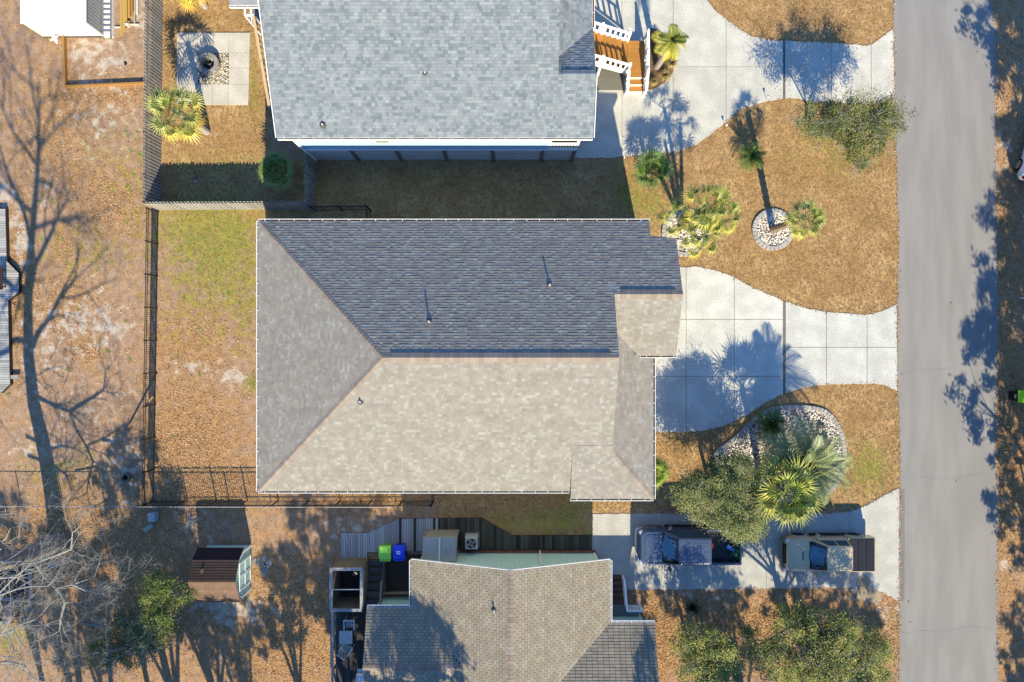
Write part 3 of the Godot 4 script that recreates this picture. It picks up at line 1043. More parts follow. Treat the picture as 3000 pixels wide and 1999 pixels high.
# ---------------------------------------------------------------- the blue raised house
func make_blue_house() -> void:
	var h := thing("blue_house", "raised blue house with pale blue-grey shingle roof and slatted skirting", "house", Vector3(-4, 0, -14))
	var pal := [Color(0.326, 0.367, 0.404), Color(0.375, 0.415, 0.449), Color(0.287, 0.336, 0.376), Color(0.355, 0.394, 0.433), Color(0.404, 0.441, 0.471), Color(0.247, 0.299, 0.342), Color(0.340, 0.383, 0.421)]
	var deck := B.new()
	deck.col = Color(0.1, 0.1, 0.1)
	var roof := MeshInstance3D.new()
	roof.name = "roof"
	h.add_child(roof)
	var rest := B.new()
	var x := Vector3.RIGHT
	var z := Vector3(0, 0, 1)
	var pit := 0.42
	var e := 5.6
	var ridge := e + pit * 7.25
	var gr := e + pit * 2.75
	var he := e + pit * 1.78
	var st := LAMINATE.duplicate()
	st.extra = 0.01
	st.exposure = 0.15
	var left := facet(roof, deck, rest, [V(-11.85, -10.25, e), V(4.1, -10.25, e), V(4.1, -13.0, gr), V(2.26, -13.0, gr), V(2.26, -17.5, ridge), V(-11.85, -17.5, ridge)], x, pal, st, 300)
	left = facet(roof, deck, rest, [V(2.26, -13.98, he), V(4.04, -15.76, e), V(4.04, -24.5, e), V(2.26, -24.5, he)], z, pal, st, left)
	left = facet(roof, deck, rest, [V(2.26, -13.0, gr), V(4.1, -13.0, gr), V(4.1, -15.76, e), V(4.04, -15.76, e), V(2.26, -13.98, he)], x, pal, st, left)
	var big := st.duplicate()
	big.narrow = 0.8
	big.widest = 1.4
	big.exposure = 0.3
	left = facet(roof, deck, rest, [V(2.26, -17.5, ridge), V(-11.85, -17.5, ridge), V(-11.85, -24.75, e), V(2.26, -24.75, e)], x, pal, big, left)
	roof.mesh = deck.mesh(h.global_position)
	roof.material_override = M.plain
	part(roof, "shingles", rest, M.shingle, true)
	var sdn := Vector3(0, -0.39, -0.92)
	var sds := Vector3(0, -0.39, 0.92)
	var b := B.new()
	b.col = Color(0.13, 0.14, 0.16)
	for s in [sdn, sds]:
		var k: Vector3 = s * 0.24
		var up := Vector3.UP * 0.045
		b.quad(V(2.45, -13.0, gr) + k, V(4.0, -13.0, gr) + k, V(4.0, -13.0, gr) + k + up, V(2.45, -13.0, gr) + k + up)
	part(roof, "ridge_vent", b, M.plain)
	caps(roof, V(2.45, -13.0, gr), V(4.05, -13.0, gr), sdn, sds, pal, 0.22, 0.26, 0.05)
	pipe_vent(roof, g(1245, 213, e + 1.15), 0.14)
	pipe_vent(roof, g(945, 366, e + 0.3), 0.14)
	gutter(h, V(-11.8, -10.25, e), V(4.05, -10.25, e), z, Color(0.3, 0.12, 0.06))
	gutter(h, V(4.05, -24.5, e), V(4.05, -15.8, e), x, Color(0.3, 0.12, 0.06))
	b = B.new()
	b.col = Color(0.78, 0.78, 0.78)
	b.beam(V(4.14, -10.25, e + 0.0), V(4.14, -13.0, gr - 0.0), 0.03, 0.14)
	part(roof, "rake_board", b, M.plain)
	b = B.new()
	b.col = Color(0.78, 0.78, 0.78)
	b.beam(V(-11.89, -10.25, e), V(-11.89, -17.5, ridge), 0.03, 0.14)
	part(roof, "rake_board", b, M.plain)
	# walls above, slatted skirting below
	var blue := Color(0.42, 0.65, 0.84)
	var sk := 2.34
	wall(h, "wall", V(-11.5, -10.6, 0), V(2.0, -10.6, 0), sk, e - 0.1, z, blue)
	wall(h, "wall", V(-11.5, -24.4, 0), V(-11.5, -10.6, 0), sk, e - 0.1, -x, blue)
	var gb := B.new()
	gb.col = blue
	gb.tri(V(-11.5, -24.4, e - 0.1), V(-11.5, -10.6, e - 0.1), V(-11.5, -17.5, ridge - 0.25))
	part(h, "gable", gb, M.siding)
	wall(h, "wall", V(3.6, -24.4, 0), V(3.6, -15.4, 0), 0, e, x, blue)
	wall(h, "wall", V(2.0, -15.4, 0), V(3.6, -15.4, 0), 0, e, z, blue)
	wall(h, "wall", V(2.0, -15.4, 0), V(2.0, -10.6, 0), sk, e, x, blue)
	# porch floor under the front corner of the roof
	b = B.new()
	b.col = Color(0.45, 0.22, 0.07)
	b.box(V(2.8, -13.0, sk - 0.06), Vector3(1.75, 0.1, 4.75))
	part(h, "porch_floor", b, M.wood)
	b = B.new()
	b.col = Color(0.75, 0.75, 0.74)
	for c in [V(3.55, -10.68, 0), V(3.55, -15.3, 0)]:
		b.box(c + Vector3(0, (e + sk) * 0.5, 0), Vector3(0.16, e - sk, 0.16))
	b.box(V(2.04, -10.66, (e + sk) * 0.5), Vector3(0.16, e - sk - 0.1, 0.14))
	part(h, "corner_post", b, M.plain)
	b = B.new()
	b.col = Color(0.78, 0.78, 0.77)
	b.box(V(2.8, -10.6, sk + 0.95), Vector3(1.5, 0.05, 0.14))
	b.box(V(2.8, -10.6, sk + 0.12), Vector3(1.5, 0.05, 0.08))
	for i in 9:
		b.box(V(2.15 + i * 0.16, -10.6, sk + 0.53), Vector3(0.06, 0.8, 0.04))
	part(h, "porch_railing", b, M.plain)
	b = B.new()
	b.col = Color(0.7, 0.72, 0.74)
	b.box(V(-3.98, -10.56, sk - 0.03), Vector3(15.1, 0.1, 0.06))
	part(h, "band_board", b, M.plain)
	b = B.new()
	b.col = Color(0.78, 0.78, 0.78)
	b.box(V(-11.47, -10.57, e * 0.5), Vector3(0.12, e - 0.2, 0.12))
	part(h, "corner_board", b, M.plain)
	var posts := [-11.4, -8.95, -6.45, -3.8, -1.1, 1.7, 3.6]
	for i in posts.size() - 1:
		var pb := B.new()
		var y := 0.06
		while y < sk - 0.12:
			pb.col = vary(Color(0.74, 0.74, 0.73), 0.12)
			pb.box(V((posts[i] + posts[i + 1]) * 0.5, -10.62, y + 0.045), Vector3(posts[i + 1] - posts[i] - 0.02, 0.09, 0.025))
			y += 0.105
		part(h, "skirting_slats", pb, M.old_wood, true)
		pb = B.new()
		pb.col = Color(0.24, 0.21, 0.18)
		pb.box(V(posts[i + 1] - (0.1 if i == posts.size() - 2 else 0.0), -10.57, sk * 0.5 - 0.04), Vector3(0.17, sk - 0.08, 0.1))
		part(h, "pile", pb, M.old_wood)
	b = B.new()
	b.col = Color(0.3, 0.3, 0.3)
	b.box(V(-11.5, -17.5, sk * 0.5), Vector3(0.06, sk, 13.8))
	b.box(V(3.55, -13.0, sk * 0.5 - 0.1), Vector3(0.06, sk - 0.2, 4.7))
	part(h, "skirting", b, M.old_wood)
	# small louvred vent under the eave
	var wv := B.new()
	wv.col = Color(0.78, 0.78, 0.76)
	wv.box(V(-6.85, -10.56, 4.05), Vector3(0.86, 0.46, 0.06))
	var vo := part(h, "louvre_vent", wv, M.plain)
	wv = B.new()
	wv.col = Color(0.2, 0.2, 0.13)
	for i in 5:
		wv.box(V(-6.85, -10.52, 3.89 + i * 0.08), Vector3(0.7, 0.03, 0.05), Basis(Vector3.RIGHT, 0.6))
	part(vo, "blades", wv, M.plain)
	# lower porch roof at the back
	b = B.new()
	b.col = Color(0.45, 0.47, 0.49)
	b.quad(V(-14.4, -17.1, 5.3), V(-11.5, -17.1, 5.3), V(-11.5, -24, 6.2), V(-14.4, -24, 6.2))
	b.quad(V(-14.4, -17.1, 5.15), V(-14.4, -24, 6.05), V(-11.5, -24, 6.05), V(-11.5, -17.1, 5.15))
	b.quad(V(-14.4, -17.1, 5.15), V(-11.5, -17.1, 5.15), V(-11.5, -17.1, 5.3), V(-14.4, -17.1, 5.3))
	b.quad(V(-14.4, -24, 6.05), V(-14.4, -17.1, 5.15), V(-14.4, -17.1, 5.3), V(-14.4, -24, 6.2))
	part(h, "porch_roof", b, M.shingle)
	gutter(h, V(-14.4, -17.1, 5.25), V(-11.9, -17.1, 5.25), z, Color(0.4, 0.16, 0.06))

	# back stair down along the west wall: wood rails, orange treads, white risers
	var s := thing("back_stair", "wooden stair with tan handrails running down beside the blue house", "stairs", V(-13.2, -15, 0))
	var top := V(-13.2, -17.4, 2.5)
	b = B.new()
	b.col = Color(0.3, 0.3, 0.31)
	b.box(V(-13.0, -19.2, 2.45), Vector3(2.6, 0.1, 3.6))
	part(s, "deck_floor", b, M.wood)
	for i in 13:
		var f := (i + 0.5) / 13.0
		var c := top.lerp(V(-13.2, -13.3, 0.1), f)
		var tb := B.new()
		tb.col = vary(Color(0.5, 0.24, 0.08), 0.1)
		tb.box(c, Vector3(1.15, 0.04, 0.28))
		part(s, "tread", tb, M.wood)
		tb = B.new()
		tb.col = Color(0.78, 0.78, 0.77)
		tb.box(c + Vector3(0, -0.1, 0.13), Vector3(1.15, 0.17, 0.02))
		part(s, "riser", tb, M.plain)
	for side in [-13.85, -12.6]:
		var tan := Color(0.5, 0.37, 0.25)
		var rb := B.new()
		rb.col = tan
		rb.beam(V(side, -17.4, 3.45), V(side, -13.2, 0.95), 0.16, 0.05)
		part(s, "handrail", rb, M.wood)
		rb = B.new()
		rb.col = tan
		rb.beam(V(side, -17.4, 2.4), V(side, -13.2, -0.02), 0.05, 0.28)
		part(s, "stringer", rb, M.wood)
		for i in 16:
			var f := (i + 0.5) / 16.0
			rb = B.new()
			rb.col = tan
			rb.box(V(side, -17.4 + 4.2 * f, 2.95 - 2.5 * f), Vector3(0.04, 0.95, 0.05))
			part(s, "baluster", rb, M.wood)
		for zz in [-17.45, -15.5, -13.2]:
			rb = B.new()
			rb.col = Color(0.3, 0.26, 0.2) if zz > -17.0 else Color(0.78, 0.78, 0.78)
			var hh: float = 3.5 if zz < -17.0 else (2.35 if zz < -14.0 else 1.05)
			rb.box(V(side, zz, hh * 0.5), Vector3(0.1, hh, 0.1))
			part(s, "post", rb, M.wood)
	for rl in [[V(-14.3, -17.45, 3.45), V(-13.85, -17.45, 3.45)], [V(-12.6, -17.45, 3.45), V(-11.6, -17.45, 3.45)], [V(-14.3, -17.45, 3.45), V(-14.3, -21, 3.45)], [V(-14.3, -17.45, 2.6), V(-14.3, -21, 2.6)], [V(-14.3, -17.45, 3.45), V(-14.3, -17.45, 0)], [V(-12.6, -17.45, 2.6), V(-11.6, -17.45, 2.6)]]:
		b = B.new()
		b.col = Color(0.78, 0.78, 0.78)
		b.beam(rl[0], rl[1], 0.1, 0.06)
		part(s, "white_rail", b, M.plain)

	# front steps: a flight down to a landing, then three steps to the drive
	var f := thing("front_steps", "orange-brown wooden porch steps with white railings and landing", "stairs", V(6, -16, 0))
	var white := Color(0.8, 0.8, 0.8)
	for i in 9:
		var t := (i + 0.5) / 9.0
		var c := V(3.7, -16.45, 2.34).lerp(V(6.62, -16.45, 0.55), t)
		for k in 3:
			var tb := B.new()
			tb.col = vary(Color(0.52, 0.235, 0.055), 0.14)
			tb.box(c + Vector3(-0.11 + k * 0.11, 0, 0), Vector3(0.104, 0.04, 1.7))
			part(f, "tread", tb, M.wood)
		var rb := B.new()
		rb.col = Color(0.45, 0.2, 0.06)
		rb.box(c + Vector3(0.15, -0.1, 0), Vector3(0.02, 0.18, 1.68))
		part(f, "riser", rb, M.wood)
	for i in 9:
		var tb := B.new()
		tb.col = vary(Color(0.5, 0.23, 0.055), 0.12)
		tb.box(V(7.16, -17.35 + 0.235 * i + 0.11, 0.55), Vector3(1.0, 0.04, 0.226))
		part(f, "landing_board", tb, M.wood)
	for i in 2:
		var tb := B.new()
		tb.col = vary(Color(0.5, 0.22, 0.05), 0.1)
		tb.box(V(7.16, -15.06 + i * 0.34, 0.37 - i * 0.18), Vector3(1.0, 0.04, 0.3))
		part(f, "tread", tb, M.wood)
	for i in 3:
		var tb := B.new()
		tb.col = white
		tb.box(V(7.16, -15.22 + i * 0.34, 0.46 - i * 0.18), Vector3(1.0, 0.17, 0.035))
		part(f, "riser", tb, M.plain)
	for zz in [-17.34, -15.56]:
		# sloped railings of the flight
		var rb := B.new()
		rb.col = white
		rb.beam(V(3.75, zz, 3.3), V(6.62, zz, 1.55), 0.13, 0.06)
		part(f, "handrail", rb, M.plain)
		rb = B.new()
		rb.col = white
		rb.beam(V(3.75, zz, 2.5), V(6.62, zz, 0.75), 0.08, 0.08)
		part(f, "bottom_rail", rb, M.plain)
		rb = B.new()
		rb.col = white
		rb.beam(V(3.75, zz + 0.0, 2.2), V(6.62, zz + 0.0, 0.42), 0.04, 0.3)
		part(f, "stringer", rb, M.plain)
		for i in 9:
			var t := (i + 0.5) / 9.0
			rb = B.new()
			rb.col = white
			rb.box(V(3.75 + 2.87 * t, zz, 2.9 - 1.75 * t), Vector3(0.13, 0.8, 0.03))
			part(f, "baluster", rb, M.plain)
		for p in [[5.0, 2.75], [6.66, 1.75]]:
			rb = B.new()
			rb.col = white
			rb.box(V(p[0], zz, p[1] * 0.5), Vector3(0.13, p[1], 0.13))
			part(f, "post", rb, M.plain)
	# railing along the outer side of the landing and both sides of the steps
	for r in [[V(7.7, -17.5, 1.5), V(7.7, -15.35, 1.5)], [V(7.7, -15.35, 1.5), V(7.7, -14.4, 0.95)], [V(6.62, -15.3, 1.45), V(6.62, -14.4, 0.95)]]:
		var p: Vector3 = r[0]
		var q: Vector3 = r[1]
		var rb := B.new()
		rb.col = white
		rb.beam(p, q, 0.14, 0.06)
		part(f, "handrail", rb, M.plain)
		rb = B.new()
		rb.col = white
		rb.beam(p - Vector3(0, 0.8, 0), q - Vector3(0, 0.8, 0), 0.06, 0.1)
		part(f, "bottom_rail", rb, M.plain)
		var n := int(p.distance_to(q) / 0.22)
		for i in n:
			rb = B.new()
			rb.col = white
			rb.box(p.lerp(q, (i + 0.5) / n) - Vector3(0, 0.4, 0), Vector3(0.03, 0.78, 0.11))
			part(f, "baluster", rb, M.plain)
	for p in [V(7.7, -17.5, 1.62), V(7.7, -16.4, 1.58), V(7.7, -15.32, 1.62), V(7.7, -14.42, 1.02), V(6.62, -14.42, 1.02), V(6.62, -17.5, 1.7)]:
		var rb := B.new()
		rb.col = white
		rb.box(Vector3(p.x, p.y * 0.5, p.z), Vector3(0.13, p.y, 0.13))
		part(f, "post", rb, M.plain)

# ---------------------------------------------------------------- the mint green house
func make_green_house() -> void:
	var h := thing("green_house", "low mint-green house with tan tab shingle gable roof and brick footing", "house", Vector3(0, 0, 16))
	var pal := [Color(0.449, 0.380, 0.284), Color(0.439, 0.369, 0.276), Color(0.471, 0.407, 0.310), Color(0.455, 0.385, 0.289), Color(0.482, 0.428, 0.337), Color(0.428, 0.358, 0.268)]
	var deck := B.new()
	deck.col = Color(0.05, 0.04, 0.035)
	var roof := MeshInstance3D.new()
	roof.name = "roof"
	h.add_child(roof)
	var rest := B.new()
	var x := Vector3.RIGHT
	var z := Vector3(0, 0, 1)
	var p := 0.333
	var e := 2.7
	var rd := e + 5.43 * p
	var zn := 11.95
	var wh := e + 2.85 * p   # ridge of the west wing
	var wx := -5.5 + 2.85
	# west plane, with the wing's valley cut out of it
	var left := facet(roof, deck, rest, [V(-5.5, zn, e), V(-0.07, zn, rd), V(-0.07, 26.0, rd), V(-5.5, 26.0, e), V(-5.5, 20.26, e), V(wx, 17.41, wh), V(-5.5, 14.56, e)], z, pal, TAB, 300)
	# east plane down to the valley of the east wing
	left = facet(roof, deck, rest, [V(-0.07, zn, rd), V(5.36, zn, e), V(5.36, 15.4, e), V(-0.07, 15.4 + 5.43, rd)], z, pal, TAB, left)
	left = facet(roof, deck, rest, [V(7.83, 15.4, e), V(5.36, 15.4, e), V(-0.07, 20.83, rd), V(7.83, 20.83, rd)], x, pal, TAB, left)
	left = facet(roof, deck, rest, [V(-7.96, 14.56, e), V(-5.5, 14.56, e), V(wx, 17.41, wh), V(-7.96, 17.41, wh)], x, pal, TAB, left)
	left = facet(roof, deck, rest, [V(-7.96, 20.26, e), V(-5.5, 20.26, e), V(wx, 17.41, wh), V(-7.96, 17.41, wh)], x, pal, TAB, left)
	roof.mesh = deck.mesh(h.global_position)
	roof.material_override = M.plain
	part(roof, "shingles", rest, M.shingle, true)
	var cp := [Color(0.4, 0.31, 0.25), Color(0.46, 0.37, 0.31), Color(0.36, 0.28, 0.22)]
	caps(roof, V(-0.07, zn, rd), V(-0.07, 20.8, rd), Vector3(-0.95, -0.31, 0), Vector3(0.95, -0.31, 0), cp, 0.24, 0.17, 0.012)
	caps(roof, V(-7.96, 17.41, wh), V(wx, 17.41, wh), Vector3(0, -0.31, -0.95), Vector3(0, -0.31, 0.95), cp, 0.24, 0.17, 0.012)
	pipe_vent(roof, g(1448, 1787, 4.2), 0.3)
	gutter(h, V(-5.5, 12.0, e), V(-5.5, 14.5, e), -x, Color(0.3, 0.3, 0.3))
	gutter(h, V(-7.9, 14.56, e), V(-5.6, 14.56, e), -z, Color(0.3, 0.3, 0.3))
	gutter(h, V(5.36, 12.0, e), V(5.36, 15.35, e), x, Color(0.4, 0.4, 0.4))
	gutter(h, V(5.45, 15.4, e), V(7.8, 15.4, e), -z, Color(0.4, 0.4, 0.4))
	for s in [-1.0, 1.0]:
		var b := B.new()
		b.col = Color(0.75, 0.75, 0.74)
		b.beam(V(-0.07 + s * 5.43, zn - 0.02, e - 0.06), V(-0.07, zn - 0.02, rd - 0.06), 0.03, 0.14)
		part(roof, "rake_board", b, M.plain)
	var mint := Color(0.58, 0.84, 0.72)
	wall(h, "wall", V(-5.1, 12.35, 0), V(4.75, 12.35, 0), 0.4, e - 0.02, -z, mint)
	var b := B.new()
	b.col = mint
	b.tri(V(4.75, 12.355, e - 0.02), V(-5.1, 12.355, e - 0.02), V(-0.07, 12.355, rd - 0.2))
	part(h, "gable", b, M.siding)
	wall(h, "wall", V(-5.1, 12.35, 0), V(-5.1, 14.9, 0), 0.4, e, -x, mint)
	wall(h, "wall", V(4.9, 12.35, 0), V(4.9, 15.8, 0), 0.4, e, x, mint)
	wall(h, "wall", V(-7.6, 14.9, 0), V(-5.1, 14.9, 0), 0.4, e, -z, mint)
	wall(h, "wall", V(-7.6, 14.9, 0), V(-7.6, 26, 0), 0.4, e, -x, mint)
	wall(h, "wall", V(4.9, 15.8, 0), V(7.4, 15.8, 0), 0.4, e, -z, mint)
	wall(h, "wall", V(7.4, 15.8, 0), V(7.4, 26, 0), 0.4, e, x, mint)
	for s in [-5.1, 4.78]:
		b = B.new()
		b.col = Color(0.76, 0.76, 0.74)
		b.box(V(s, 12.33, 1.5), Vector3(0.11, 2.4, 0.11))
		part(h, "corner_board", b, M.plain)
	b = B.new()
	b.col = Color(0.76, 0.76, 0.74)
	b.box(V(1.62, 12.28, 1.3), Vector3(0.1, 2.6, 0.08))
	part(h, "downspout", b, M.plain)
	# brick footing course by course
	for r in 4:
		var xx := -5.1 + (0.0 if r % 2 == 0 else 0.11)
		var k := 0
		while xx < 4.8:
			b = B.new()
			b.col = vary([Color(0.3, 0.13, 0.09), Color(0.36, 0.17, 0.12), Color(0.25, 0.1, 0.075)][k % 3], 0.15)
			b.box(V(xx + 0.105, 12.3, 0.05 + r * 0.1), Vector3(0.205, 0.088, 0.1))
			part(h, "brick", b, M.stone)
			xx += 0.22
			k += 1
	b = B.new()
	b.col = Color(0.3, 0.29, 0.28)
	b.box(V(-0.15, 12.34, 0.2), Vector3(9.85, 0.4, 0.1))
	part(h, "footing", b, M.stone)
	# front brick steps down to the drive, with white railing
	var st := thing("brick_steps", "dark brick front steps with white railing beside the green house", "stairs", V(5.9, 14.6, 0))
	for i in 5:
		b = B.new()
		b.col = vary(Color(0.15, 0.08, 0.06), 0.15)
		var top := 0.9 - i * 0.18
		b.box(V(5.9, 14.95 - i * 0.28, top * 0.5 - 0.01), Vector3(1.0, top, 0.272))
		part(st, "step", b, M.stone)
		for k in 8:
			b = B.new()
			b.col = vary(Color(0.27, 0.14, 0.1), 0.25)
			b.box(V(5.46 + k * 0.125, 14.93 - i * 0.28, top + 0.0), Vector3(0.115, 0.03, 0.2))
			part(st, "brick", b, M.stone)
	b = B.new()
	b.col = Color(0.3, 0.32, 0.3)
	b.box(V(6.3, 15.45, 0.85), Vector3(2.0, 0.1, 0.7))
	part(st, "porch_floor", b, M.wood)
	var white := Color(0.76, 0.76, 0.76)
	for rr in [[V(6.45, 15.1, 1.85), V(6.45, 13.75, 0.95)], [V(6.45, 15.1, 1.85), V(7.3, 15.1, 1.85)]]:
		var a: Vector3 = rr[0]
		var c: Vector3 = rr[1]
		b = B.new()
		b.col = white
		b.beam(a, c, 0.1, 0.05)
		part(st, "handrail", b, M.plain)
		b = B.new()
		b.col = white
		b.beam(a - Vector3(0, 0.75, 0), c - Vector3(0, 0.75, 0), 0.06, 0.06)
		part(st, "bottom_rail", b, M.plain)
		for i in 9:
			b = B.new()
			b.col = white
			b.box(a.lerp(c, (i + 0.5) / 9.0) - Vector3(0, 0.38, 0), Vector3(0.05, 0.75, 0.05))
			part(st, "baluster", b, M.plain)
		b = B.new()
		b.col = white
		b.box(Vector3(c.x, c.y * 0.5, c.z), Vector3(0.1, c.y, 0.1))
		part(st, "post", b, M.plain)

# ---------------------------------------------------------------- fences
func picket_fence(label: String, runs: Array) -> void:
	var f := thing("wooden_fence", label, "fence", Vector3(runs[0][0].x, 0, runs[0][0].y))
	var h := 1.83
	for r in runs:
		var p := Vector3(r[0].x, 0, r[0].y)
		var q := Vector3(r[1].x, 0, r[1].y)
		var d := (q - p).normalized()
		var nor := d.cross(Vector3.UP)
		var ln := p.distance_to(q)
		for y in [0.3, 0.95, 1.6]:
			var b := B.new()
			b.col = Color(0.3, 0.28, 0.25)
			b.beam(p + Vector3.UP * y, q + Vector3.UP * y, 0.07, 0.09)
			part(f, "rail", b, M.old_wood)
		var s := 0.05
		var k := 0
		while s < ln:
			var b := B.new()
			var t := rng.randf_range(0.8, 1.15)
			b.col = Color(0.47 * t, 0.44 * t, 0.4 * t)
			var hh := h + rng.randf_range(-0.03, 0.02)
			b.slab(p + d * s + nor * (0.048 if k % 2 == 0 else -0.048) + Vector3.UP * (hh * 0.5 + 0.02), Vector3(0.12, hh, 0.02), 0.008, Basis(d, Vector3.UP, -nor))
			part(f, "picket", b, M.old_wood)
			s += 0.098
			k += 1
		s = 0.0
		while s <= ln + 0.1:
			var b := B.new()
			b.col = Color(0.32, 0.29, 0.25)
			b.box(p + d * minf(s, ln) + Vector3.UP * 0.95, Vector3(0.09, 1.9, 0.05), Basis(d, Vector3.UP, -nor))
			part(f, "post", b, M.old_wood)
			s += 2.4

func metal_fence(label: String, runs: Array) -> void:
	var f := thing("metal_fence", label, "fence", Vector3(runs[0][0].x, 0, runs[0][0].y), "black metal picket fences round the grey house")
	var blk := Color(0.022, 0.02, 0.02)
	for r in runs:
		var p := Vector3(r[0].x, 0, r[0].y)
		var q := Vector3(r[1].x, 0, r[1].y)
		var n := maxi(1, int(round(p.distance_to(q) / 1.85)))
		for i in n + 1:
			var c := p.lerp(q, float(i) / n)
			var b := B.new()
			b.col = blk
			b.box(c + Vector3.UP * 0.7, Vector3(0.055, 1.4, 0.055))
			b.box(c + Vector3.UP * 1.41, Vector3(0.07, 0.03, 0.07))
			part(f, "post", b, M.black_metal)
			if i == n:
				continue
			var e := p.lerp(q, float(i + 1) / n)
			for y in [0.15, 1.15, 1.34]:
				b = B.new()
				b.col = blk
				b.beam(c + Vector3.UP * y, e + Vector3.UP * y, 0.028, 0.035)
				part(f, "rail", b, M.black_metal)
			b = B.new()
			b.col = blk
			var m := int(c.distance_to(e) / 0.115)
			for k in m:
				b.box(c.lerp(e, (k + 0.5) / m) + Vector3.UP * 0.7, Vector3(0.018, 1.3, 0.018))
			part(f, "pickets", b, M.black_metal, true)

func chain_fence() -> void:
	var p := g(-60, 1470)
	var q := g(1160, 1472)
	var f := thing("chain_link_fence", "galvanized chain-link fence with pale top rail", "fence", p)
	var gal := Color(0.4, 0.41, 0.41)
	var b := B.new()
	b.col = gal
	b.tube(PackedVector3Array([p + Vector3.UP * 1.22, q + Vector3.UP * 1.22]), PackedFloat32Array([0.019, 0.019]), 6)
	part(f, "top_rail", b, M.plain)
	for i in 11:
		b = B.new()
		b.col = gal
		var c := p.lerp(q, i / 10.0)
		b.tube(PackedVector3Array([c, c + Vector3.UP * 1.25]), PackedFloat32Array([0.03, 0.03]), 6)
		part(f, "post", b, M.metal)
	b = B.new()
	b.col = Color(0.38, 0.39, 0.4)
	var n := int(p.distance_to(q) / 0.14)
	var w := 0.0022
	for i in n:
		var c := p.lerp(q, float(i) / n)
		for s in [-1.0, 1.0]:
			var lo := c + Vector3(0, 0.05, 0)
			var hi := c + Vector3(s * 1.15, 1.2, 0)
			b.quad(lo - Vector3(w, 0, 0), lo + Vector3(w, 0, 0), hi + Vector3(w, 0, 0), hi - Vector3(w, 0, 0))
	part(f, "wire_mesh", b, M.plain, true)

func make_fences() -> void:
	picket_fence("weathered grey shadowbox wooden fence round the fire pit yard", [[g2(476, -60), g2(468, 613)], [g2(468, 613), g2(922, 611)], [g2(922, 611), g2(922, 470)]])
	metal_fence("black metal picket fence along the grey house's back yard and side", [[g2(465, 622), g2(452, 1467)], [g2(452, 1467), g2(1270, 1467)], [g2(1270, 1467), g2(1272, 1385)]])
	metal_fence("short black metal picket fence in shade against the wooden fence corner", [[g2(924, 618), g2(1086, 616)], [g2(1086, 616), g2(1089, 700)]])
	chain_fence()

# ---------------------------------------------------------------- decks and boards
func deck_boards(f: Node3D, outline: PackedVector2Array, along_x: bool, pitch: float, y: float, col: Color, spread: float, m: Material, green := false) -> void:
	var lo := Vector2(1e9, 1e9)
	var hi := -lo
	for p in outline:
		lo = lo.min(p)
		hi = hi.max(p)
	var s := lo.y if along_x else lo.x
	var e := hi.y if along_x else hi.x
	while s < e:
		var a := s + 0.009
		var c := s + pitch - 0.009
		var strip := PackedVector2Array([Vector2(lo.x, a), Vector2(hi.x, a), Vector2(hi.x, c), Vector2(lo.x, c)])
		if not along_x:
			strip = PackedVector2Array([Vector2(a, lo.y), Vector2(c, lo.y), Vector2(c, hi.y), Vector2(a, hi.y)])
		for p in Geometry2D.intersect_polygons(outline, strip):
			var b := B.new()
			b.col = vary(col, spread)
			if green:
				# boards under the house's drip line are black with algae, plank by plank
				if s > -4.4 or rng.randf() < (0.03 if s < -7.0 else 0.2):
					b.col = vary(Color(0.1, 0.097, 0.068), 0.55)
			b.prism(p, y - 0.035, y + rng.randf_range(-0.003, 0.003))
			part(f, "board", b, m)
		s += pitch
	var u := B.new()
	u.col = Color(0.03, 0.025, 0.02)  # near-black solid block under the boards, darkens the gaps between them
	u.prism(outline, 0.005, y - 0.04)
	part(f, "dark_underfill", u, M.plain)

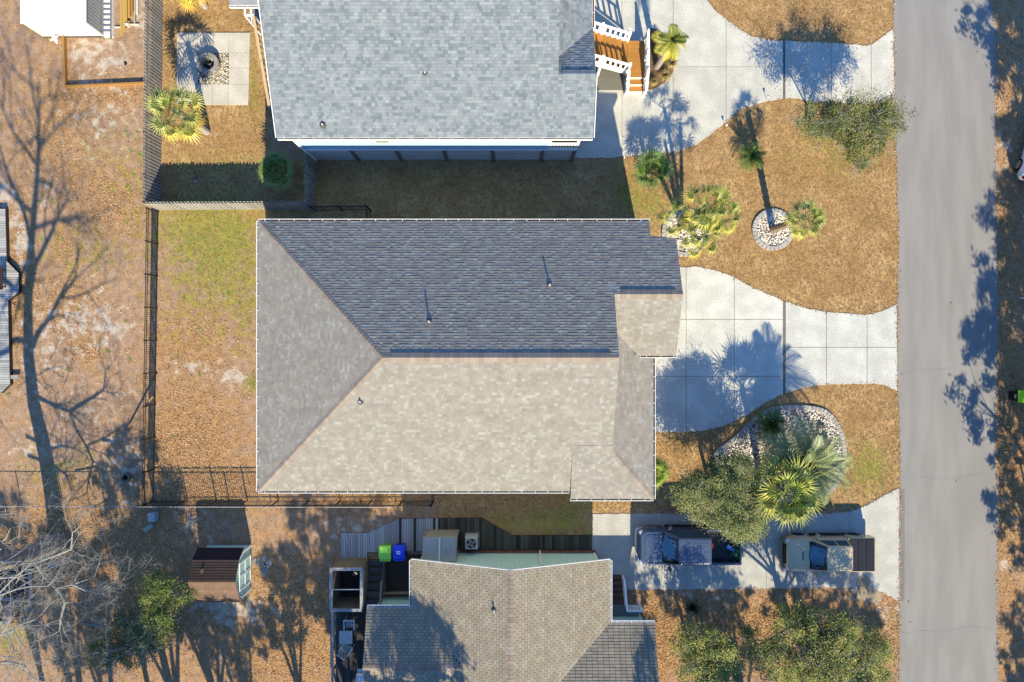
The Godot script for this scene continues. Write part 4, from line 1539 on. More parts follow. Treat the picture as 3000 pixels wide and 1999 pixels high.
func make_decks() -> void:
	# grey boardwalk beside the green house
	var a := thing("boardwalk", "weathered grey boardwalk along the mint-green house wall", "boardwalk", g(1350, 1570))
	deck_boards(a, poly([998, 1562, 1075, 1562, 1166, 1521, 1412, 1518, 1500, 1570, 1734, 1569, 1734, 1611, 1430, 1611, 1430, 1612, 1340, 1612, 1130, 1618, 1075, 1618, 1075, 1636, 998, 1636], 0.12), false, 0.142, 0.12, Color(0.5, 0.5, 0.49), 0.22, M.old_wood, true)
	# boardwalk at the edge of the far yard
	var c := thing("deck", "sun-bleached grey deck jutting into the leaf-strewn yard", "deck", g(0, 880))
	deck_boards(c, poly([-140, 612, 14, 612, 18, 765, 53, 800, 53, 856, 22, 880, 27, 1100, 28, 1125, 0, 1152, -140, 1160], 0.3), true, 0.142, 0.3, Color(0.5, 0.48, 0.46), 0.25, M.old_wood)
	var b := B.new()
	b.col = Color(0.4, 0.39, 0.37)
	b.box(g(40, 1105, 0.2), Vector3(0.55, 0.06, 0.22))
	part(c, "step_board", b, M.old_wood)
	var ch := thing("bench", "dark brown wooden bench standing on the bleached deck", "bench", g(4, 815, 0.3))
	for i in 3:
		b = B.new()
		b.col = vary(Color(0.06, 0.035, 0.03), 0.2)
		b.box(g(2, 815, 0.75) + Vector3(-0.2 + i * 0.13, 0, 0), Vector3(0.11, 0.04, 1.3))
		part(ch, "seat_slat", b, M.wood)
	for s in [-0.5, 0.5]:
		for t in [-0.22, 0.1]:
			b = B.new()
			b.col = Color(0.06, 0.035, 0.03)
			b.box(g(2, 815, 0.52) + Vector3(t, 0, s), Vector3(0.07, 0.45, 0.07))
			part(ch, "leg", b, M.wood)
	# raised timber platform with a slatted ramp, in the corner under the bare tree
	var r := thing("timber_ramp", "brown slatted timber ramp leading up to a dark platform under bare branches", "ramp", g(50, 1780))
	b = B.new()
	b.col = Color(0.03, 0.028, 0.03)
	b.prism(poly([-140, 1642, 84, 1642, 90, 1745, 30, 1830, -140, 1830], 0.2), 0.005, 0.2)
	part(r, "tarp", b, M.plain)
	for i in 6:
		b = B.new()
		b.col = vary(Color(0.27, 0.17, 0.12), 0.15)
		var z0 := 14.95 + i * 0.27
		b.box(Vector3(-28.95 - i * 0.07, 0.3 - i * 0.01, z0), Vector3(1.05 - absf(i - 2.0) * 0.05, 0.05, 0.22), Basis(Vector3.UP, 0.45))
		part(r, "plank", b, M.wood)
	for e in [[g(84, 1640, 0.32), g(92, 1745, 0.32)], [g(92, 1740, 0.3), g(80, 1790, 0.3)], [g(38, 1755, 0.33), g(22, 1828, 0.33)], [g(-100, 1752, 0.36), g(38, 1757, 0.36)], [g(-100, 1822, 0.3), g(30, 1826, 0.3)]]:
		b = B.new()
		b.col = Color(0.4, 0.37, 0.34)
		b.beam(e[0], e[1], 0.18, 0.09)
		part(r, "edge_board", b, M.old_wood)
	# landscape timbers edging the sandy plot
	for e in [[[188, 104], [193, 257], "short orange landscape timber edging running out from the cream shed"], [[193, 254], [468, 242], "long orange landscape timber edging that ends at the wooden fence"]]:
		b = B.new()
		b.col = Color(0.46, 0.24, 0.07)
		b.beam(g(e[0][0], e[0][1], 0.12), g(e[1][0], e[1][1], 0.12), 0.09, 0.26)
		solo("landscape_timber", e[2], "timber", b, M.wood, g(e[0][0], e[0][1]), "landscape timbers round the sandy plot")
	# loose boards
	var k := 0
	for e in [[372, 1257, 448, 1162, 0.1, Color(0.34, 0.2, 0.11), "brown board leaning diagonally against the black metal fence"], [201, 1471, 284, 1370, 0.12, Color(0.36, 0.23, 0.12), "brown board leaning diagonally against the chain-link fence"],
			[238, 1827, 304, 1837, 0.12, Color(0.33, 0.31, 0.26), "short grey plank lying on leaves near the green bushes"], [280, 1826, 304, 1808, 0.1, Color(0.4, 0.33, 0.14), "yellowish stick of lumber crossing a short grey plank"]]:
		b = B.new()
		b.col = e[5]
		var lift := 1.0 if k < 2 else 0.06
		var p := g(e[0], e[1], 0.06)
		var q := g(e[2], e[3], lift * (0.95 if k < 1 else 0.9))
		if k == 1:
			p = g(e[2], e[3], 0.05)
			q = g(e[0], e[1], 1.1)
		if k == 3:
			p.y = 0.13
			q.y = 0.06
		b.beam(p, q, e[4], 0.04)
		solo("board", e[6], "board", b, M.wood, Vector3(p.x, 0, p.z), "loose boards in the leafy yard")
		k += 1

# ---------------------------------------------------------------- fire pit patio
func make_fire_pit() -> void:
	var n := Node3D.new()
	n.name = "patio"
	n.set_meta("kind", "structure")
	add_child(n)
	var c := Color(0.64, 0.59, 0.5)
	var o := poly([520, 97, 733, 97, 728, 308, 518, 307])
	var hole := [580, 671, 156, 248]
	for cell in [[510, 580, 90, 156], [580, 626, 90, 156], [626, 671, 90, 156], [671, 740, 90, 156], [510, 580, 156, 203], [510, 580, 203, 248], [671, 740, 156, 201], [671, 740, 201, 248], [510, 580, 248, 320], [580, 622, 248, 320], [622, 669, 248, 320], [669, 740, 248, 320]]:
		slabs(n, o, [cell[0], cell[1]], [cell[2], cell[3]], 0.06, 0.008, c)
	var b := B.new()
	b.col = Color(0.2, 0.17, 0.13)
	b.prism(poly([580, 156, 671, 156, 671, 248, 580, 248]), 0.0, 0.02)
	part(n, "gravel_base", b, M.soil)
	stones("river_pebbles", "tan river pebbles filling the square round the fire pit", poly([581, 157, 670, 157, 670, 247, 581, 247]), 800, 0.07, 0.11, [Color(0.5, 0.43, 0.32), Color(0.58, 0.52, 0.42), Color(0.36, 0.3, 0.22), Color(0.64, 0.6, 0.52)], 0.03)
	var at := g(617.5, 194)
	var f := thing("fire_pit", "round grey stone fire pit ring with charred ash inside", "fire pit", at)
	for lv in 3:
		for i in 14:
			b = B.new()
			b.col = vary(Color(0.42, 0.38, 0.34), 0.12)
			var a := TAU * (i + (0.5 if lv % 2 else 0.0)) / 14.0
			var d := Vector3(cos(a), 0, sin(a))
			b.slab(at + d * 0.5 + Vector3.UP * (0.08 + lv * 0.155), Vector3(0.26, 0.15, 0.235), 0.015, Basis(d, Vector3.UP, d.cross(Vector3.UP)))
			part(f, "stone_block", b, M.stone)
	b = B.new()
	b.col = Color(0.015, 0.014, 0.013)
	b.lathe(at, [[0.42, 0.03], [0.2, 0.1], [0.0, 0.12]], 16)
	part(f, "ash", b, M.soil)
	for i in 3:
		b = B.new()
		b.col = [Color(0.35, 0.3, 0.27), Color(0.08, 0.06, 0.05), Color(0.25, 0.12, 0.09)][i]
		b.box(at + Vector3([0.02, -0.14, 0.1][i], 0.17, [-0.02, -0.12, 0.14][i]), Vector3(0.2, 0.09, 0.12), Basis(Vector3.UP, i * 1.1))
		part(f, "charred_brick", b, M.stone)

func pebble_mesh() -> ArrayMesh:
	var b := B.new()
	var r := []
	for lv in [[0.62, -0.2], [1.0, 0.1], [0.6, 0.42]]:
		var ring := []
		for i in 6:
			var a := TAU * i / 6.0
			ring.append(Vector3(cos(a) * lv[0] * 0.5, lv[1], sin(a) * lv[0] * 0.36))
		r.append(ring)
	for l in 2:
		for i in 6:
			var j := (i + 1) % 6
			b.quad(r[l][j], r[l][i], r[l + 1][i], r[l + 1][j])
	for i in 6:
		b.tri(r[2][(i + 1) % 6], r[2][i], Vector3(0, 0.46, 0))
	return b.mesh()

func stones(called: String, label: String, outline: PackedVector2Array, count: int, lo: float, hi: float, pal: Array, y: float) -> void:
	var mn := Vector2(1e9, 1e9)
	var mx := -mn
	for p in outline:
		mn = mn.min(p)
		mx = mx.max(p)
	var tr: Array = []
	var cols := PackedColorArray()
	while tr.size() < count:
		var p := Vector2(rng.randf_range(mn.x, mx.x), rng.randf_range(mn.y, mx.y))
		if not Geometry2D.is_point_in_polygon(p, outline):
			continue
		var s := rng.randf_range(lo, hi)
		var k := Basis(Vector3.UP, rng.randf() * TAU) * Basis(Vector3.RIGHT, rng.randf_range(-0.4, 0.4))
		tr.append(Transform3D(k.scaled(Vector3(s, s * 0.8, s)), Vector3(p.x, y + rng.randf() * 0.03, p.y)))
		cols.append(vary(pal[rng.randi() % pal.size()], 0.1))
	scatter(called, label, "pebbles", pebble_mesh(), M.plain, tr, cols)

func edging(label: String, path: PackedVector2Array, closed: bool) -> void:
	var c := Vector2.ZERO
	for p in path:
		c += p / path.size()
	var f := thing("stone_edging", label, "edging", Vector3(c.x, 0, c.y), "grey paver rings round the pebble beds")
	var pts := PackedVector2Array(path)
	if closed:
		pts.append(path[0])
	var ln := 0.0
	for i in pts.size() - 1:
		ln += pts[i].distance_to(pts[i + 1])
	var n := int(ln / 0.235)
	var step := ln / n
	var seg := 0
	var used_len := 0.0
	for k in n:
		var s := (k + 0.5) * step
		while seg < pts.size() - 2 and used_len + pts[seg].distance_to(pts[seg + 1]) < s:
			used_len += pts[seg].distance_to(pts[seg + 1])
			seg += 1
		var d := (pts[seg + 1] - pts[seg]).normalized()
		var p := pts[seg] + d * (s - used_len)
		var b := B.new()
		b.col = vary(Color(0.55, 0.52, 0.48), 0.14)
		b.slab(Vector3(p.x, 0.06, p.y), Vector3(step - 0.012, 0.13 + rng.randf_range(-0.01, 0.01), 0.26), 0.02, Basis(Vector3(d.x, 0, d.y), Vector3.UP, Vector3(-d.y, 0, d.x)))
		part(f, "paver", b, M.stone)

func ring(cx: float, cy: float, r: float) -> PackedVector2Array:
	var o := PackedVector2Array()
	for i in 40:
		o.append(g2(cx + cos(TAU * i / 40.0) * r, cy + sin(TAU * i / 40.0) * r))
	return o

func make_beds() -> void:
	var white := [Color(0.72, 0.66, 0.58), Color(0.78, 0.74, 0.68), Color(0.58, 0.48, 0.38), Color(0.74, 0.7, 0.64), Color(0.42, 0.33, 0.25), Color(0.66, 0.58, 0.49)]
	edging("ring of grey pavers round the small circular white pebble bed", ring(2264, 673, 55), true)
	stones("white_pebbles", "white pebbles in the small circular bed of a palm", ring(2264, 673, 51), 700, 0.07, 0.15, white, 0.03)
	edging("ring of grey pavers round pebbles at the grey house's front corner", ring(2008, 682, 64), true)
	stones("white_pebbles", "white pebbles beneath the palm clump at the house corner", ring(2008, 682, 60), 900, 0.07, 0.15, white, 0.03)
	var bed := smooth_poly(poly([2085, 1335, 2154, 1286, 2235, 1208, 2297, 1192, 2399, 1195, 2440, 1222, 2468, 1278, 2474, 1335, 2462, 1400, 2420, 1455, 2290, 1470, 2160, 1440, 2090, 1390]), 2)
	edging("long curving line of grey pavers round the large white pebble bed", bed, true)
	var inner := Geometry2D.offset_polygon(bed, -0.1)[0]
	stones("white_pebbles", "white pebbles in the large bed under the leafy tree and palms", inner, 3600, 0.07, 0.15, white, 0.03)
	for e in [ring(2264, 673, 54), ring(2008, 682, 63), bed]:
		var b := B.new()
		b.col = Color(0.3, 0.26, 0.22)
		b.prism(e, 0.0, 0.03)
		struct("pebble_bed", b, M.soil)
	# things in the big bed
	var o := g(2414, 1297)
	var f := thing("lantern_basket", "round dark wire basket ornament on the white pebbles", "ornament", o)
	var b := B.new()
	b.col = Color(0.35, 0.34, 0.33)
	b.lathe(o, [[0.2, 0.06], [0.26, 0.34], [0.22, 0.36], [0.16, 0.12]], 14)
	part(f, "bowl", b, M.stone)
	b = B.new()
	b.col = Color(0.06, 0.025, 0.015)
	b.lathe(o, [[0.2, 0.3], [0.12, 0.38], [0.0, 0.4]], 10)
	part(f, "filling", b, M.soil)
	b = B.new()
	b.col = Color(0.3, 0.2, 0.15)
	b.slab(g(2407, 1250, 0.14), Vector3(0.42, 0.2, 0.2), 0.02, Basis(Vector3.UP, -0.15))
	solo("stone_block", "brown stone block lying on the white pebbles", "stone", b, M.stone, g(2407, 1250))

# ---------------------------------------------------------------- sheds
func make_sheds() -> void:
	# cream shed
	var at := g(220, 60)
	var f := thing("cream_shed", "white and cream panel shed with ribbed side wall darkened in colour for shade", "shed", at)
	var p0 := g(128, 109)
	var p1 := g(306, 107)
	var hh := 1.85
	var cream := Color(0.78, 0.75, 0.68)
	var b := B.new()
	b.col = cream
	b.quad(p0, p1, p1 + Vector3.UP * hh, p0 + Vector3.UP * hh)
	b.tri(p0 + Vector3.UP * hh, p1 + Vector3.UP * hh, (p0 + p1) * 0.5 + Vector3.UP * (hh + 0.35))
	part(f, "front_wall", b, M.siding)
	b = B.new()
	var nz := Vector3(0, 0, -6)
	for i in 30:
		b.col = Color(0.5, 0.48, 0.45)  # shaded side of the cream shed, its shade put into the colour
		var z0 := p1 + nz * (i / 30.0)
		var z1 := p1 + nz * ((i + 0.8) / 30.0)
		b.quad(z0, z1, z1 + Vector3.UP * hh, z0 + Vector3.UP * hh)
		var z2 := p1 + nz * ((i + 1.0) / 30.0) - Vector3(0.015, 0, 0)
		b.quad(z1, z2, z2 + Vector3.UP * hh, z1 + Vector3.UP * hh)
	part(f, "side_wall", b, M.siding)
	b = B.new()
	b.col = cream
	b.quad(p0 + nz, p0, p0 + Vector3.UP * hh, p0 + nz + Vector3.UP * hh)
	part(f, "side_wall", b, M.siding)
	var mid := (p0 + p1) * 0.5
	for s in [-1.0, 1.0]:
		b = B.new()
		b.col = Color(0.8, 0.8, 0.79)
		var e := (p0 if s < 0.0 else p1) + Vector3(s * 0.06, hh, 0.06)
		var t := mid + Vector3(0, hh + 0.38, 0.06)
		var ez := e + Vector3(0, 0, -6.1)
		var tz := t + Vector3(0, 0, -6.1)
		if s < 0.0:
			b.quad(e, t, tz, ez)
		else:
			b.quad(t, e, ez, tz)
		var dn := Vector3(0, -0.06, 0)
		b.quad(e + dn, t + dn, t, e)
		b.quad(ez, ez + dn, e + dn, e)
		part(f, "roof_panel", b, M.plain)
	b = B.new()
	b.col = Color(0.1, 0.06, 0.04)
	b.box((p0 + p1) * 0.5 + Vector3(0, 0.05, 0.02), Vector3(p0.distance_to(p1), 0.1, 0.03))
	part(f, "sill", b, M.wood)
	# extension ladder lying beside it on its side supports
	var la := g(322, 106)
	var lf := thing("ladder", "aluminium extension ladder lying flat beside the cream shed", "ladder", la)
	for s in [-0.22, 0.22]:
		b = B.new()
		b.col = Color(0.62, 0.64, 0.66)
		b.box(la + Vector3(s, 0.3, -1.6), Vector3(0.06, 0.1, 3.6))
		part(lf, "rail", b, M.metal)
	for i in 11:
		b = B.new()
		b.col = Color(0.66, 0.68, 0.7)
		b.box(la + Vector3(0, 0.31, -0.15 - i * 0.31), Vector3(0.42, 0.035, 0.05))
		part(lf, "rung", b, M.metal)
	for s in [-0.22, 0.22]:
		b = B.new()
		b.col = Color(0.05, 0.3, 0.2)
		b.box(la + Vector3(s, 0.29, 0.23), Vector3(0.08, 0.12, 0.08))
		part(lf, "foot", b, M.plastic)
	b = B.new()
	b.col = Color(0.75, 0.74, 0.72)
	b.box(la + Vector3(-0.02, 0.12, -1.6), Vector3(0.56, 0.22, 3.4))
	solo("foam_board", "white foam boards stacked under the aluminium ladder", "boards", b, M.plain, la)
	# lumber
	var yel := Color(0.62, 0.4, 0.1)
	var sets := [[354, -40, 356, 104, yel, 0.3], [361, -40, 363, 92, yel, 0.3], [368, -40, 369, 74, vary(yel, 0.1), 0.3], [376, -40, 377, 52, yel, 0.18], [385, -40, 386, 38, Color(0.55, 0.22, 0.05), 0.14], [395, -40, 394, 70, Color(0.62, 0.52, 0.4), 0.2], [402, -40, 401, 44, Color(0.74, 0.72, 0.7), 0.1]]
	var texts := ["longest yellow lumber board in the pile beside the ladder", "second longest yellow lumber board in the pile", "yellow lumber board ending beside a white bird", "short yellow lumber board in the pile", "orange-brown board lying beside the yellow lumber", "thin pale board reaching the white cross batten", "white trim board lying between the lumber and the wooden fence"]
	for i in sets.size():
		var s = sets[i]
		b = B.new()
		b.col = s[4]
		b.beam(g(s[0], s[1], s[5]), g(s[2], s[3], s[5]), 0.13 if i != 5 else 0.06, 0.05)
		solo("lumber_board", texts[i], "lumber", b, M.wood, g(s[0], 0), "lumber piled beside the cream shed")
	for e in [[336, 80, 354, 80, "white batten under the ladder end of the lumber pile"], [378, 72, 407, 72, "white batten under the outer boards of the lumber pile"]]:
		b = B.new()
		b.col = Color(0.74, 0.72, 0.7)
		b.beam(g(e[0], e[1], 0.05), g(e[2], e[3], 0.05), 0.07, 0.09)
		solo("batten", e[4], "batten", b, M.wood, g(e[0], e[1]), "battens under the lumber")
	# white bird with spread wings against the shed wall, and a smaller one on the lumber
	bird(g(160, 112, 0.35), 0.5, 0.9, "white bird with wings spread in front of the cream shed wall", true)
	bird(g(373, 74, 0.34), 2.4, 0.6, "small white bird perched at the end of a yellow lumber board", false)
	# work glove
	b = B.new()
	b.col = Color(0.02, 0.02, 0.02)
	var gl := g(367, 187)
	b.slab(gl + Vector3(0, 0.03, 0.03), Vector3(0.13, 0.05, 0.12), 0.015)
	for i in 4:
		b.slab(gl + Vector3(-0.05 + i * 0.034, 0.03, -0.07), Vector3(0.026, 0.035, [0.1, 0.13, 0.12, 0.09][i]), 0.01)
	b.slab(gl + Vector3(0.085, 0.03, 0.0), Vector3(0.028, 0.035, 0.1), 0.01, Basis(Vector3.UP, -0.6))
	solo("work_glove", "black work glove lying on the sandy ground by the fence", "glove", b, M.rubber, gl)

	# mint barn-style shed with a brown gambrel roof
	var sx0 := -17.7
	var sx1 := -15.3
	var q := thing("barn_shed", "small mint-green barn shed with weathered brown gambrel roof", "shed", Vector3(-16.5, 0, 13.25))
	var prof := [[11.72, 1.35], [12.2, 2.0], [13.25, 2.5], [14.3, 2.0], [14.78, 1.35]]
	var slope_shading := [Color(0.055, 0.03, 0.03), Color(0.14, 0.085, 0.06), Color(0.3, 0.19, 0.13), Color(0.26, 0.16, 0.11)]  # north slopes coloured dark, south ones pale: shade and sun in the colour
	var rf: MeshInstance3D = null
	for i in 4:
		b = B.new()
		b.col = slope_shading[i]
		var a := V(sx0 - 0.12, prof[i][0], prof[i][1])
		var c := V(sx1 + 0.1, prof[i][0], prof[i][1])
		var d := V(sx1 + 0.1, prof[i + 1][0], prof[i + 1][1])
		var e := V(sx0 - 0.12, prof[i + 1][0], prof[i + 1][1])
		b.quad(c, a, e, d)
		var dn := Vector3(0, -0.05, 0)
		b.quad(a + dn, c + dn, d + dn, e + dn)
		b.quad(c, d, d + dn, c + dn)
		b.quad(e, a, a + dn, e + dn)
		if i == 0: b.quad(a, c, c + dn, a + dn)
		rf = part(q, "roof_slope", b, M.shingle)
		# shingle courses with real butts
		var n := int(Vector2(prof[i][0] - prof[i + 1][0], prof[i][1] - prof[i + 1][1]).length() / 0.14)
		var nn := (c - a).cross(e - a).normalized()
		if nn.y < 0: nn = -nn
		for k in n:
			var t0 := float(k) / n
			var t1 := float(k + 1) / n
			if i >= 2:
				t0 = 1.0 - t0
				t1 = 1.0 - t1
			var s := B.new()
			s.col = vary(slope_shading[i], 0.12)
			var l0 := a.lerp(e, t0)
			var r0 := c.lerp(d, t0)
			var l1 := a.lerp(e, t1)
			var r1 := c.lerp(d, t1)
			s.quad(r0 + nn * 0.018, l0 + nn * 0.018, l1 + nn * 0.004, r1 + nn * 0.004) if i < 2 else s.quad(l0 + nn * 0.018, r0 + nn * 0.018, r1 + nn * 0.004, l1 + nn * 0.004)
			s.quad(l0, r0, r0 + nn * 0.018, l0 + nn * 0.018)
			part(rf, "shingle_course", s, M.shingle)
	b = B.new()
	b.col = Color(0.34, 0.22, 0.15)
	b.box(g(591, 1674, 2.3), Vector3(0.2, 0.015, 0.22), Basis(Vector3.UP, 0.6) * Basis(Vector3.RIGHT, -0.45))
	part(q, "loose_shingle", b, M.shingle)
	var mint := Color(0.5, 0.75, 0.66)
	var white := Color(0.74, 0.76, 0.76)
	for sx in [sx0, sx1]:
		b = B.new()
		b.col = mint
		var pts := [V(sx, 11.95, 0.1), V(sx, 11.95, 1.4), V(sx, 12.22, 1.93), V(sx, 13.25, 2.42), V(sx, 14.28, 1.93), V(sx, 14.55, 1.4), V(sx, 14.55, 0.1)]
		for i in range(1, 6):
			if sx > -16.0: b.tri(pts[0], pts[i], pts[i + 1])
			else: b.tri(pts[0], pts[i + 1], pts[i])
		part(q, "gable_wall", b, M.siding)
	for zz in [11.95, 14.55]:
		b = B.new()
		b.col = mint
		b.box(V((sx0 + sx1) * 0.5, zz, 0.75), Vector3(sx1 - sx0, 1.3, 0.05))
		part(q, "side_wall", b, M.siding)
	for dz in [12.85, 13.65]:
		var dd := B.new()
		dd.col = mint
		dd.box(V(sx1 + 0.03, dz, 0.98), Vector3(0.04, 1.6, 0.78))
		var door := part(q, "door", dd, M.siding)
		for t in [[0, 0.82, 0.78, 0.08], [0, -0.76, 0.78, 0.08], [0, 0.02, 0.78, 0.08]]:
			dd = B.new()
			dd.col = white
			dd.box(V(sx1 + 0.06, dz, 0.98 + t[1]), Vector3(0.03, t[3], t[2]))
			part(door, "trim", dd, M.plain)
		for s in [-0.35, 0.35]:
			dd = B.new()
			dd.col = white
			dd.box(V(sx1 + 0.06, dz + s, 1.0), Vector3(0.026, 1.45, 0.07))
			part(door, "trim", dd, M.plain)
	for i in 4:
		b = B.new()
		b.col = white
		b.beam(V(sx1 + 0.05, [11.95, 12.22, 13.25, 14.28][i], [1.35, 1.9, 2.4, 1.9][i]), V(sx1 + 0.05, [12.22, 13.25, 14.28, 14.55][i], [1.9, 2.4, 1.9, 1.35][i]), 0.06, 0.1)
		part(q, "trim", b, M.plain)
	for zz in [11.98, 14.52]:
		b = B.new()
		b.col = white
		b.box(V(sx1 + 0.02, zz, 0.75), Vector3(0.08, 1.3, 0.09))
		part(q, "trim", b, M.plain)
	# stepping stones in front of its doors
	for s in [[752, 1645], [773, 1638], [770, 1655], [785, 1651], [775, 1675]]:
		b = B.new()
		b.col = vary(Color(0.36, 0.35, 0.33), 0.1)
		b.lathe(g(s[0], s[1]), [[0.24, 0.0], [0.24, 0.035], [0.22, 0.045], [0.0, 0.045]], 14)
		solo("stepping_stone", "round grey stepping stone beside the mint barn shed doors", "stepping stone", b, M.stone, g(s[0], s[1]), "stepping stones by the shed doors")
	for s in [[206, 1641], [165, 1654], [147, 1656], [122, 1641]]:
		b = B.new()
		b.col = vary(Color(0.52, 0.5, 0.48), 0.1)
		b.lathe(g(s[0], s[1]), [[0.17, 0.0], [0.16, 0.05], [0.13, 0.06], [0.0, 0.06]], 7)
		solo("stepping_stone", "pale stepping stone on the leaves under bare branches", "stepping stone", b, M.stone, g(s[0], s[1]), "stepping stones under the bare tree")

func bird(at: Vector3, turn: float, s: float, label: String, flying: bool) -> void:
	var b := B.new()
	b.col = Color(0.72, 0.72, 0.72)
	var k := Basis(Vector3.UP, turn)
	b.tube(PackedVector3Array([at + k * Vector3(-0.3, 0, 0) * s, at + k * Vector3(-0.16, 0.02, 0) * s, at + k * Vector3(0.02, 0.03, 0) * s, at + k * Vector3(0.18, 0.04, 0) * s, at + k * Vector3(0.25, 0.05, 0) * s, at + k * Vector3(0.31, 0.05, 0) * s]), PackedFloat32Array([0.05 * s, 0.06 * s, 0.09 * s, 0.065 * s, 0.055 * s, 0.012 * s]), 8)
	var sp := 0.5 if flying else 0.16
	for e in [-1.0, 1.0]:
		var a := at + k * Vector3(0.12, 0.06, e * 0.05) * s
		var c := at + k * Vector3(-0.1, 0.06, e * 0.05) * s
		var m0 := at + k * Vector3(0.16, 0.14, e * sp * 0.5) * s
		var m1 := at + k * Vector3(-0.08, 0.12, e * sp * 0.5) * s
		var t := at + k * Vector3(0.0, 0.1, e * sp) * s
		for pass_up in [0.0, 0.012]:
			var u := Vector3.UP * float(pass_up)
			b.quad(a + u, c + u, m1 + u, m0 + u)
			b.tri(m0 + u, m1 + u, t + u)
	solo("bird", label, "bird", b, M.plain, Vector3(at.x, at.y - 0.08, at.z))

# ---------------------------------------------------------------- things beside the green house
func wheelie_bin(at: Vector3, turn: float, body: Color, lid: Color, label: String, mark: String, lid_at_front := 0.0) -> void:
	var f := thing("wheeled_bin", label, "bin", at, "", turn)
	var b := B.new()
	b.col = body
	var lo := [Vector3(-0.24, 0.08, -0.26), Vector3(0.24, 0.08, -0.26), Vector3(0.24, 0.08, 0.24), Vector3(-0.24, 0.08, 0.24)]
	var hi := [Vector3(-0.31, 0.98, -0.36), Vector3(0.31, 0.98, -0.36), Vector3(0.31, 0.98, 0.38), Vector3(-0.31, 0.98, 0.38)]
	for i in 4:
		var j := (i + 1) % 4
		b.quad(lo[j], lo[i], hi[i], hi[j])
	b.quad(lo[0], lo[1], lo[2], lo[3])
	lpart(f, "body", b, M.plastic)
	b = B.new()
	b.col = lid
	var rows := [[-0.4, 1.0, 0.31], [-0.34, 1.05, 0.335], [0.0, 1.1, 0.34], [0.3, 1.06, 0.335], [0.42, 1.01, 0.31]]
	for i in rows.size() - 1:
		var r0 = rows[i]
		var r1 = rows[i + 1]
		b.quad(Vector3(-r1[2], r1[1], r1[0]), Vector3(r1[2], r1[1], r1[0]), Vector3(r0[2], r0[1], r0[0]), Vector3(-r0[2], r0[1], r0[0]))
		for s in [-1.0, 1.0]:
			var a := Vector3(s * r0[2], r0[1], r0[0])
			var c := Vector3(s * r1[2], r1[1], r1[0])
			var dn := Vector3(s * 0.02, -0.06, 0)
			if s > 0.0: b.quad(c, c + dn, a + dn, a)
			else: b.quad(a, a + dn, c + dn, c)
	b.quad(Vector3(-0.31, 0.94, 0.44), Vector3(0.31, 0.94, 0.44), Vector3(0.31, 1.01, 0.42), Vector3(-0.31, 1.01, 0.42))
	var lo2 := lpart(f, "lid", b, M.plastic)
	b = B.new()
	b.col = lid * 0.82
	b.slab(Vector3(0, 1.075, 0.16), Vector3(0.5, 0.03, 0.03), 0.008)
	lpart(lo2, "lid_rib", b, M.plastic)
	b = B.new()
	b.col = lid
	for s in [-0.26, 0.26]:
		b.box(Vector3(s, 0.98, 0.44), Vector3(0.07, 0.07, 0.1))
	b.box(Vector3(0, 0.98, 0.48), Vector3(0.56, 0.045, 0.045))
	lpart(f, "handle", b, M.plastic)
	for s in [-0.3, 0.3]:
		b = B.new()
		b.col = Color(0.02, 0.02, 0.02)
		b.tube(PackedVector3Array([Vector3(s - 0.03, 0.12, 0.3), Vector3(s + 0.03, 0.12, 0.3)]), PackedFloat32Array([0.12, 0.12]), 12)
		lpart(f, "wheel", b, M.rubber)
	if mark == "recycle":
		b = B.new()
		b.col = Color(0.72, 0.75, 0.8)
		for q in [[-0.07, -0.06, 0.09, 0.05], [0.05, -0.06, 0.09, 0.05], [-0.07, 0.03, 0.07, 0.09], [0.05, 0.05, 0.1, 0.06], [0.0, 0.1, 0.16, 0.03]]:
			b.box(Vector3(q[0], 1.107, q[1] - 0.02), Vector3(q[2], 0.006, q[3]))
		lpart(lo2, "printed_mark", b, M.plain)
	elif mark != "":
		var tm := TextMesh.new()
		tm.text = mark
		tm.font = SystemFont.new()
		tm.font.font_names = PackedStringArray(["Droid Sans"])
		tm.font_size = 32
		tm.pixel_size = 0.0062
		tm.depth = 0.004
		var o := MeshInstance3D.new()
		o.name = "number"
		o.mesh = tm
		var wm := StandardMaterial3D.new()
		wm.albedo_color = Color(0.95, 0.95, 0.95)
		o.material_override = wm
		o.transform = Transform3D(Basis(Vector3.RIGHT, deg_to_rad(6.0)) * Basis(Vector3.UP, PI), Vector3(0.0, 0.72, -0.345))
		f.add_child(o)

func patio_chair(at: Vector3, turn: float, label: String) -> void:
	var f := thing("patio_chair", label, "chair", at, "white slatted patio chairs on the back deck", turn)
	var c := Color(0.5, 0.5, 0.5)
	for i in 5:
		var b := B.new()
		b.col = c
		b.box(Vector3(-0.2 + i * 0.1, 0.43, 0), Vector3(0.055, 0.03, 0.46))
		lpart(f, "seat_slat", b, M.plastic)
		b = B.new()
		b.col = c
		b.beam(Vector3(-0.2 + i * 0.1, 0.45, -0.24), Vector3(-0.2 + i * 0.1, 0.9, -0.36), 0.05, 0.025)
		lpart(f, "back_slat", b, M.plastic)
	for s in [-0.28, 0.28]:
		var b := B.new()
		b.col = c
		b.box(Vector3(s, 0.65, 0.0), Vector3(0.07, 0.035, 0.56))
		lpart(f, "arm", b, M.plastic)
		for t in [-0.24, 0.24]:
			b = B.new()
			b.col = c
			b.box(Vector3(s, 0.32, t), Vector3(0.045, 0.64, 0.045))
			lpart(f, "leg", b, M.plastic)
	var b := B.new()
	b.col = c
	b.box(Vector3(0, 0.91, -0.365), Vector3(0.56, 0.06, 0.035))
	lpart(f, "top_rail", b, M.plastic)

